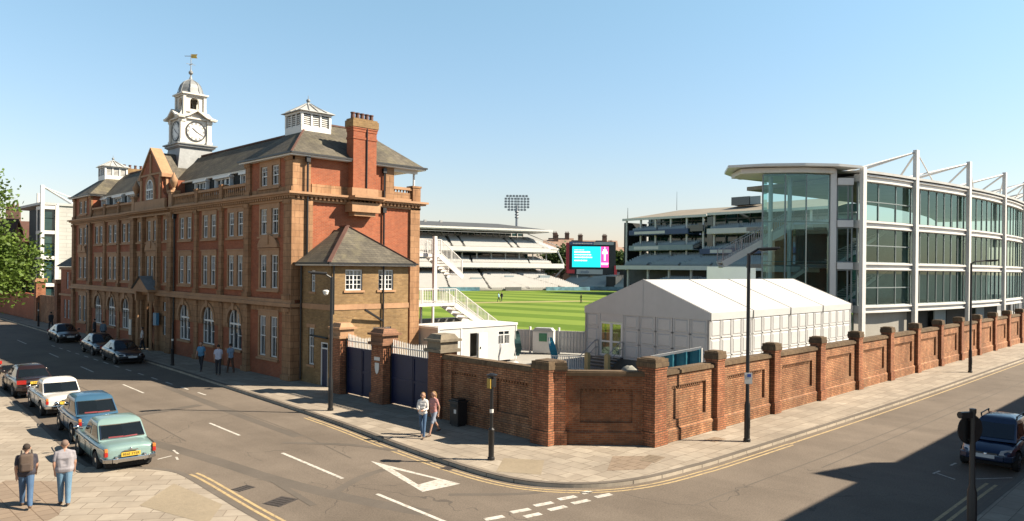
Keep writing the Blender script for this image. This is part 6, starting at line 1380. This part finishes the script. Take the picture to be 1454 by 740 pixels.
    # lamps
    for s in (-1, 1):
        if classic:
            m = MB(); yy = yR; zL = sp['tl']; m.box(s*wR*.93-.05, s*wR*.93+.05, yy-.03, yy+.12, zL-.13, zL); tl = m.build('tail_light', TAIL, t, bevel=.02); m = MB(); m.box(s*wR*.93-.045, s*wR*.93+.045, yy-.025, yy+.11, zL+.003, zL+.11); m.build('indicator', AMB, tl, bevel=.02)
            m = MB(); m.lathe([(.13, 0), (.13, .03), (.11, .05), (.05, .08)], (s*wF*.72, yF-.02, sp['hl']), 16, axis='y'); m.build('headlight', HEADL, t, smooth=40)
        else:
            z0, z1 = sp['tl']; m = MB(); x0 = wR*.98; m.prism([(s*x0, yR+.02, z0), (s*x0*.55, yR-.05, z0), (s*x0*.55, yR-.05, z1), (s*x0, yR+.02, z1)], (0, .14, 0)); m.prism([(s*(x0+.012), yR+.16, z0), (s*(x0+.012), yR+.02, z0), (s*(x0+.012), yR+.02, z1), (s*(x0+.012), yR+.16, z1)], (-s*.06, 0, 0)); m.build('tail_light', TAIL, t)
            z0, z1 = sp['hl']; x0 = wF*.97; m = MB(); m.prism([(s*x0*.52, yF+.03, z0+.02), (s*x0*.93, yF-.12, z0), (s*x0*.98, yF-.3, z1), (s*x0*.9, yF-.2, z1+.02), (s*x0*.58, yF-.03, z1-.02)], (0, -.12, -.01)); m.build('headlight', HEADL, t, bevel=.015)
    m = MB(); gw = wF*(.62 if classic else .45); z0, z1 = sp['grille']
    m.box(-gw, gw, yF-.05, yF+.03, z0, z1)
    gr = m.build('grille', SEAM, t)
    m = MB()
    for i in range(5): zz = z0+(z1-z0)*(i+.5)/5; m.box(-gw, gw, yF+.03, yF+.045, zz-.012, zz+.012)
    m.build('grille_bars', CHROME, gr)
    m = MB(); m.ball((0, yF+.05, (z0+z1)/2), (.06, .02, .06), n=12, k=6); m.build('badge', CHROME, t, smooth=60)
    zp = sp['pl']; m = MB(); m.box(-.27, .27, yR-.075, yR-.045, zp-.06, zp+.06); pr = m.build('rear_plate', PLY, t)
    if plate: text(plate, .105, SEAM, 'plate_lettering', frame((0, yR-.079, zp), (1, 0, 0), (0, 0, 1)), pr, .001)
    m = MB(); m.box(-.26, .26, yF+.06, yF+.09, sp['bump']-.02, sp['bump']+.09); m.build('front_plate', PLW, t)
    if classic: m = MB(); m.box(-.2, .2, yR-.07, yR-.03, zp+.1, zp+.13); m.ball((0, yR-.05, zp+.16), .035); m.build('boot_handle', CHROME, t)
    for s in (-1, 1):
        m = MB(); yy = yw-.35 if not classic else yw+.25; xx = s*(wb+.14); m.ball((xx, yy, zbelt+.06), (.1, .05, .07), n=10, k=6); m.bar((s*wb*.95, yy, zbelt-.02), (xx, yy, zbelt+.04), .03, .03); m.build('door_mirror', CHROME if classic else P_, t, smooth=60)
    for ya in sp['ax']:
        for s in (-1, 1):
            m = MB(); wx = s*(W-.11); m.lathe([(r*.62, -.08), (r*.93, -.09), (r, -.06), (r, .06), (r*.93, .09), (r*.62, .08)], (wx, ya, r), 24, axis='x'); wl = m.build('wheel', TYRE, t, smooth=40)
            m = MB(); m.lathe([(r*.63, -s*.02), (r*.62, s*.075), (r*.5, s*.06), (r*.34, s*.085), (r*.1, s*.1)], (wx, ya, r), 20, axis='x')
            if not classic:
                for i in range(7): a = 2*math.pi*i/7; m.bar((wx+s*.085, ya, r), (wx+s*.085, ya+math.cos(a)*r*.6, r+math.sin(a)*r*.6), .05, .03)
            m.build('hub_cap' if classic else 'rim', CHROME if classic else HUB, wl, smooth=40)
    m = MB(); m.box(-W*.78, W*.78, yR+.3, yF-.3, .16, .34); m.build('underside', SEAM, t)
    return t
def put(t, x, y, rz):
    t.location = (x, y, ZR); t.rotation_euler = (0, 0, rz); return t
saloon = dict(W=.81, r=.31, sec=[(-2.12,.80,.42,.80),(-2.05,.90,.36,.88),(-1.5,.97,.27,.91),(-.9,1.0,.24,.93),(.0,1.0,.24,.94),(.8,1.0,.24,.93),(1.5,.97,.26,.90),(1.98,.92,.34,.84),(2.08,.84,.42,.76)], cab=(.78,.22,-.80,-1.28), belt=.95, roof=1.49, ax=(-1.22,1.28), seam=(.85,.02,-.78), bump=.46, tl=.72, hl=.66, grille=(.55,.76), pl=.62, trim=.78, parcel=1, rq=1, tum=.79)
c_green = car('green_saloon_car', 'pale green old saloon with chrome bumper and yellow rear plate', (.225,.335,.315), saloon, 'BE6E 5YER', True)
blue = dict(W=.80, r=.32, sec=[(-1.95,.62,.44,.72),(-1.85,.84,.36,.92),(-1.35,.97,.28,1.0),(-.8,1.0,.25,1.0),(.0,1.0,.25,1.0),(.8,.99,.25,.98),(1.4,.95,.27,.93),(1.85,.86,.36,.84),(1.95,.74,.44,.74)], cab=(.85,.38,-1.0,-1.62), belt=1.0, roof=1.57, ax=(-1.2,1.2), seam=(.9,.05,-.75), bump=.44, tl=.80, hl=.68, grille=(.5,.74), pl=.60, trim=.80, parcel=1, rq=1, tum=.78)
c_blue = car('blue_saloon_car', 'mid blue rounded old saloon parked between the green and the white car', (.045,.115,.19), blue, None, True)
white = dict(saloon); white.update(W=.82, sec=[(-2.2,.86,.40,.82),(-2.12,.93,.36,.88),(-1.5,.98,.27,.90),(-.9,1.0,.24,.91),(.0,1.0,.24,.92),(.8,1.0,.24,.92),(1.5,.98,.26,.90),(2.1,.94,.34,.86),(2.2,.88,.42,.78)], cab=(.7,.15,-.75,-1.25), roof=1.45, belt=.93, seam=(.8,-.0,-.9), parcel=0)
c_white = car('white_saloon_car', 'cream white old saloon with yellow plate parked behind the blue car', (.74,.70,.64), white, 'HE 7T', True)
modern = dict(W=.87, r=.32, sec=[(-2.3,.80,.40,.84),(-2.18,.92,.30,.94),(-1.6,.98,.22,.97),(-.9,1.0,.20,.96),(.0,1.0,.20,.94),(.9,1.0,.20,.92),(1.6,.97,.21,.84),(2.15,.88,.28,.74),(2.3,.74,.36,.62)], cab=(1.15,.30,-.95,-1.72), belt=.95, roof=1.42, ax=(-1.35,1.38), seam=(1.0,.05,-.85), bump=.48, tl=(.70,.88), hl=(.56,.70), grille=(.52,.64), pl=.76, trim=.5, rq=1, tum=.66)
c_mar = car('dark_saloon_car', 'dark maroon saloon with red tail lights and yellow plate parked beyond the white car', (.022,.011,.010), modern, 'L4 6HE', False)
c_blk = car('black_saloon_car', 'black saloon parked nose to us, closest to the black sign post', (.006,.007,.011), modern, None, False)
mpv = dict(W=.84, r=.31, sec=[(-1.85,.86,.40,.92),(-1.75,.94,.30,1.0),(-1.2,.99,.22,1.02),(-.6,1.0,.20,1.0),(.1,1.0,.20,.98),(.8,1.0,.20,.94),(1.3,.96,.21,.84),(1.72,.86,.28,.71),(1.88,.70,.34,.58)], cab=(1.22,.10,-1.3,-1.72), belt=.96, roof=1.50, ax=(-1.15,1.22), seam=(.95,.1,-.75), bump=.46, tl=(.8,1.1), hl=(.55,.72), grille=(.5,.6), pl=.80, trim=.5, rq=1, tum=.66)
c_mpv = car('blue_hatchback_car', 'dark navy hatchback parked in the shadow behind the round sign', (.010,.028,.075), mpv, None, False)
for s in (-1, 1): m = MB(); m.bar((s*.52, .0, 1.56), (s*.52, -1.2, 1.56), .03, .03); m.bar((s*.52, -.05, 1.45), (s*.52, -.05, 1.56), .03, .04); m.bar((s*.52, -1.15, 1.45), (s*.52, -1.15, 1.56), .03, .04); m.build('roof_rail', BLACK, c_mpv)
put(c_green, 8.05, 26.55, -.065); put(c_blue, 8.62, 31.35, -.075); put(c_white, 9.0, 37.4, -.055); put(c_mar, 9.2, 43.4, -.05)
c5 = copy_tree(c_mar); c5.name = 'dark_saloon_car'; put(c5, 8.72, 52.6, -.05); c5['label'] = 'grey car only partly in view beyond the dark maroon saloon'
PG = paint('grey_car_paint', (.20,.21,.21))
for o in kids(c5):
    if o.name.split('.')[0] in ('body', 'cabin'):
        o.data = o.data.copy(); o.data.materials[0] = PG
put(c_blk, 16.62, 53.1, math.pi-.05)
c6 = copy_tree(c_blk); put(c6, 17.0, 59.1, math.pi-.05); c6['label'] = 'black saloon tucked directly behind the one closest to the sign post'
c7 = copy_tree(c_blk); put(c7, 17.45, 70.2, math.pi-.05); c7['label'] = 'black saloon parked alone with a gap before the other two black saloons'
put(c_mpv, 29.95, 6.2, math.pi/2+.02)
for c in (c_green, c_blue, c_white, c_mar, c5): c['group'] = 'cars parked along the near left kerb'
for c in (c_blk, c6, c7): c['group'] = 'black cars parked by the brick building'

# ------------------------------------------------------------------ people
SKIN = plain('skin', (.45,.25,.17), .6, .06, local=True); SHOE = plain('shoe_leather', (.10,.06,.04), .6, .1, local=True)
def cloth(n, c): return plain(n, c, .85, .15, big=2.5, small=12, local=True)
DENIM = cloth('denim', (.06,.12,.22)); DENIML = cloth('pale_denim', (.12,.22,.32)); HAIRD = cloth('dark_hair', (.035,.022,.015)); HAIRB = cloth('fair_hair', (.26,.15,.06)); HAIRG = cloth('cropped_hair', (.20,.13,.10))
def person(label, x, y, rz, h, top, legs, hair, step=.3, arm=.25, sleeves='short', longhair=False, shorts=False, group=None, build=1.0, hold=None, base=0, vox=.013, lean=0):
    t = thing('person', label, 'person', (x, y, base), group, rz); t['localframe'] = 1
    k = h/1.75; V = lambda a, b, c: Vector((a, b+lean*c, c))
    prim = []      # (p, q, r0, r1, material index)  0 skin 1 top 2 legs 3 shoes
    def cap(p, q, r0, r1, m): prim.append((p, q, r0, r1, m))
    hipz, kz = .93, .50
    bb = min(build, 1.18)
    for s in (-1, 1): cap(V(s*.055*build,0,1.0), V(s*.085*build,0,1.30), .112*bb, .108*bb, 1); cap(V(s*.04,-.01,1.465), V(s*.15,-.01,1.41), .05, .062, 1)
    cap(V(-.07,0,.98), V(.07,0,.98), .112*bb, .112*bb, 2); cap(V(-.07*build,0,.985), V(.07*build,0,.985), .122*bb, .122*bb, 1); cap(V(-.06*build,0,1.06), V(.06*build,0,1.06), .112*bb, .112*bb, 1); cap(V(-.055*build,.02,1.15), V(.055*build,.02,1.15), .115*bb, .115*bb, 1); cap(V(-.08*build,0,1.28), V(.08*build,0,1.28), .112*bb, .112*bb, 1); cap(V(-.12,-.01,1.38), V(.12,-.01,1.38), .085, .085, 1)
    cap(V(0,-.01,1.42), V(0,.01,1.53), .055, .052, 0); cap(V(0,.01,1.61), V(0,.025,1.655), .082, .088, 0); cap(V(0,.045,1.56), V(0,.07,1.58), .045, .04, 0); cap(V(0,.1,1.615), V(0,.122,1.595), .014, .017, 0)
    for s in (-1, 1): cap(V(s*.088,.01,1.60), V(s*.09,.0,1.635), .02, .02, 0)
    for s, f in ((-1, 1), (1, -1)):
        a = step*f; hip = V(s*.09, 0, .95); kn = hip+Vector((0, math.sin(a)*.44, -math.cos(a)*.44)); b = a-(.35 if f < 0 else .05)*abs(step)*2.2; an = kn+Vector((0, math.sin(b)*.42, -math.cos(b)*.42))
        cap(hip, kn, .095*bb, .07*bb, 2); cap(kn, an, .07*bb if not shorts else .052, .056*bb if not shorts else .04, 0 if shorts else 2); 
        if shorts: cap(kn+Vector((0, 0, .02)), kn+Vector((0, 0, .03)), .065, .065, 2)
        cap(an+Vector((0, -.04, -.05)), an+Vector((0, .15, -.075)), .045, .036, 3)
        sh = V(s*.175*min(build, 1.12), -.01, 1.405); g = -arm*f
        if hold: g = .25
        el = sh+Vector((s*.045, math.sin(g)*.28, -math.cos(g)*.28)); g2 = g+.35 if not hold else 1.5; wr = el+Vector((-s*.02 if not hold else -s*.1, math.sin(g2)*.25, -math.cos(g2)*.25))
        cap(sh, sh.lerp(el, .62), .056*min(build, 1.1), .054*min(build, 1.1), 1); cap(sh.lerp(el, .5), el, .047, .041, 1 if sleeves == 'long' else 0); cap(el, wr, .041, .03, 1 if sleeves == 'long' else 0)
        d = (wr-el).normalized(); hd = wr+d*.06; cap(wr, hd, .03, .034, 0)
        side = Vector((0, 1, 0)).cross(d).normalized() if abs(d.y) < .9 else Vector((1, 0, 0)); fw_ = d.cross(side).normalized()
        for i in range(4):
            o = fw_*(.027-.018*i); L = (.065, .078, .074, .058)[i]; p0 = hd+o; p1 = p0+d*L*.5-side*s*.004; p2 = p1+d*L*.45-side*s*.02; cap(p0, p1, .0095, .009, 0); cap(p1, p2, .009, .0075, 0)
        th = wr+d*.03+fw_*.025; cap(th, th+d*.035+fw_*.035, .012, .01, 0); cap(th+d*.035+fw_*.035, th+d*.06+fw_*.04, .01, .008, 0)
    zmin = min(min(p.z-r0, q.z-r1) for p, q, r0, r1, m in prim if m == 3)
    m = MB()
    for p, q, r0, r1, mm in prim:
        m.ball(tuple(p), r0, 0, 10, 6); m.ball(tuple(q), r1, 0, 10, 6)
        if (p-q).length > 1e-4: m.tube(p, q, r0, r1, 10)
    o = m.build('body', SKIN, None); md = o.modifiers.new('r', 'REMESH'); md.mode = 'VOXEL'; md.voxel_size = vox; sm = o.modifiers.new('s', 'SMOOTH'); sm.iterations = 6; sm.factor = .5
    dg = bpy.context.evaluated_depsgraph_get(); dg.update(); me = bpy.data.meshes.new_from_object(o.evaluated_get(dg)); bpy.data.objects.remove(o)
    C = np.zeros(len(me.polygons)*3); me.polygons.foreach_get('center', C); C = C.reshape(-1, 3); best = np.full(len(C), 1e9); idx = np.zeros(len(C), int)
    for p, q, r0, r1, mm in prim:
        p_, q_ = np.array(p), np.array(q); d = q_-p_; L2 = max(d@d, 1e-9); u = np.clip(((C-p_)@d)/L2, 0, 1); D = np.linalg.norm(C-(p_+u[:, None]*d), axis=1)-(r0+(r1-r0)*u); w = D < best; best[w] = D[w]; idx[w] = mm
    me.materials.clear()
    for mt in (SKIN, top, legs, SHOE): me.materials.append(mt)
    me.polygons.foreach_set('material_index', idx.astype(np.int32)); me.shade_smooth()
    S_ = Matrix.Translation((0, 0, -zmin*k)) @ Matrix.Scale(k, 4); me.transform(S_)
    b = bpy.data.objects.new('body', me); COL.objects.link(b); b.parent = t
    if hair is not None:
        m = MB(); m.ball((0, -.008+lean*1.67, 1.662), (.092, .1, .095), 0, 16, 12)
        keep = MB(); 
        m.f = [f for f in m.f if all(not (m.v[i][1]-lean*1.65 > .045 and m.v[i][2] < 1.70) and m.v[i][2] > (1.60 if not longhair else 1.56) for i in f)]; m.m = [0]*len(m.f)
        if longhair: m.tube((0, -.06, 1.64), (0, -.085, 1.42), .085, .06, 10); m.ball((0, -.085, 1.42), (.06, .04, .05), 0, 10, 6)
        o = m.build('hair', hair, None, smooth=60); o.data.transform(S_); o.parent = t
    # face: eyes and mouth
    m = MB()
    for s in (-1, 1): m.ball((s*.032, .1+lean*1.63, 1.633), (.011, .008, .007), 0, 8, 5)
    o = m.build('eyes', HAIRD, None); o.data.transform(S_); o.parent = t
    m = MB(); m.box(-.022, .022, .104+lean*1.56, .112+lean*1.56, 1.567, 1.575); o = m.build('mouth', cloth('lips', (.35,.14,.12)), None); o.data.transform(S_); o.parent = t
    return t
AWAY = -math.pi/4          # facing away from the camera
navyT = cloth('navy_tshirt', (.035,.032,.045)); greyT = cloth('grey_tshirt', (.30,.28,.30)); whiteT = cloth('white_top', (.72,.68,.64)); pinkT = cloth('pink_top', (.55,.26,.24)); blueT = cloth('blue_shirt', (.10,.26,.42)); dkT = cloth('dark_trousers', (.03,.03,.035)); shortsM = cloth('denim_shorts', (.30,.34,.42))
person('man in a dark navy t-shirt and jeans wearing a brown backpack, walking away', 4.74, 22.4, -.22, 1.66, navyT, DENIM, HAIRD, .3, .22, build=1.26)
bp = thing('backpack', 'brown rucksack on the back of the man in navy', 'backpack', (4.74, 22.4, .95), None, -.22); bp['localframe'] = 1
m = MB(); m.box(-.15, .15, -.31, -.13, .03, .48); m.build('bag', cloth('brown_canvas', (.11,.075,.055)), bp, bevel=.06, seg=3, smooth=50)
m = MB(); m.box(-.11, .11, -.365, -.305, .06, .26); m.build('pocket', cloth('brown_canvas_dark', (.085,.058,.045)), bp, bevel=.03)
m = MB()
for s in (-1, 1): m.path([(s*.1, -.14, .46), (s*.11, -.04, .535), (s*.115, .1, .48), (s*.14, .1, .25), (s*.15, -.12, .1)], .016, 6)
m.build('strap', cloth('strap_dark', (.04,.03,.025)), bp)
person('man with cropped head in a grey t-shirt and pale jeans beside the backpack man', 5.5, 21.95, -.3, 1.69, greyT, DENIML, HAIRG, .12, .15, build=1.28)
person('woman in a white top and dark jeans holding a cup, by the blue gates', 17.16, 21.75, 2.2, 1.68, whiteT, DENIM, HAIRB, .2, .2, 'long', True, hold=True, build=.92)
person('woman in a pink top and denim shorts walking with the woman in white', 17.75, 21.85, 2.2-.5, 1.68, pinkT, shortsM, HAIRB, .38, .3, 'short', True, True, build=.9)
cup = MB(); cq = Vector((17.16, 21.75, 0))+Matrix.Rotation(2.2, 3, 'Z') @ Vector((.06, .36, 0)); cup.lathe([(.03, 1.12), (.04, 1.24), (.035, 1.24)], (cq.x, cq.y, 0), 12); tag(cup.build('paper_cup', WHITE, smooth=40, origin=(cq.x, cq.y, 1.12)), 'small pale cup held by the woman in white', 'cup')
person('pedestrian in a bright blue shirt and dark trousers under the arched windows', 18.3, 44.5, 2.4, 1.74, blueT, dkT, HAIRD, .3, .3, vox=.016)
person('pedestrian in a white shirt walking between the two in blue shirts', 18.3, 42.1, -.5, 1.74, cloth('pale_shirt', (.55,.56,.66)), dkT, HAIRD, .1, .2, vox=.016)
person('pedestrian in a pale blue shirt and brown trousers closest to the brick building', 19.2, 42.5, .1, 1.72, cloth('light_blue_shirt', (.25,.35,.48)), cloth('brown_trousers', (.10,.05,.03)), HAIRD, .2, .2, vox=.016)
person('figure in white by the building entrance', 19.5, 58.0, 1.2, 1.7, whiteT, dkT, HAIRD, .15, .2, vox=.02)
person('figure in dark clothes standing by the wall beyond the first arched windows', 19.2, 68.3, .8, 1.75, cloth('charcoal_coat', (.05,.06,.07)), dkT, HAIRD, .1, .2, 'long', vox=.02)
person('figure in a grey blue jacket beside the dark clothed figure', 19.2, 66.0, -.6, 1.72, cloth('slate_jacket', (.12,.17,.22)), dkT, HAIRD, .2, .2, 'long', vox=.02)
person('distant pedestrian in a dark jacket at the far end of the building', 18.9, 80.5, .2, 1.76, cloth('dark_jacket', (.04,.05,.06)), dkT, HAIRD, .25, .2, 'long', vox=.02)
G_ = 'players on the cricket field'
dd = lambda u, d: ((d+(u-727)/1055*d)*.7071, (d-(u-727)/1055*d)*.7071)
person('groundsman in pale blue bending over near the pitch', *dd(709.5, 139), .4, 1.75, cloth('sky_shirt', (.3,.5,.65)), dkT, HAIRD, .25, .4, 'long', group=G_, base=.05, vox=.025, lean=.12)
person('player in black next to the figure in pale blue', *dd(712.8, 141), 1.9, 1.75, cloth('black_kit', (.03,.03,.04)), dkT, HAIRD, .25, .3, 'long', group=G_, base=.05, vox=.025)
person('lone figure in black at the right end of the pitch', *dd(825.5, 137), .8, 1.8, cloth('umpire_coat', (.02,.02,.02)), dkT, HAIRD, .15, .3, 'long', group=G_, base=.05, vox=.025)
for o in bpy.data.objects:
    if 'localframe' in o: del o['localframe']
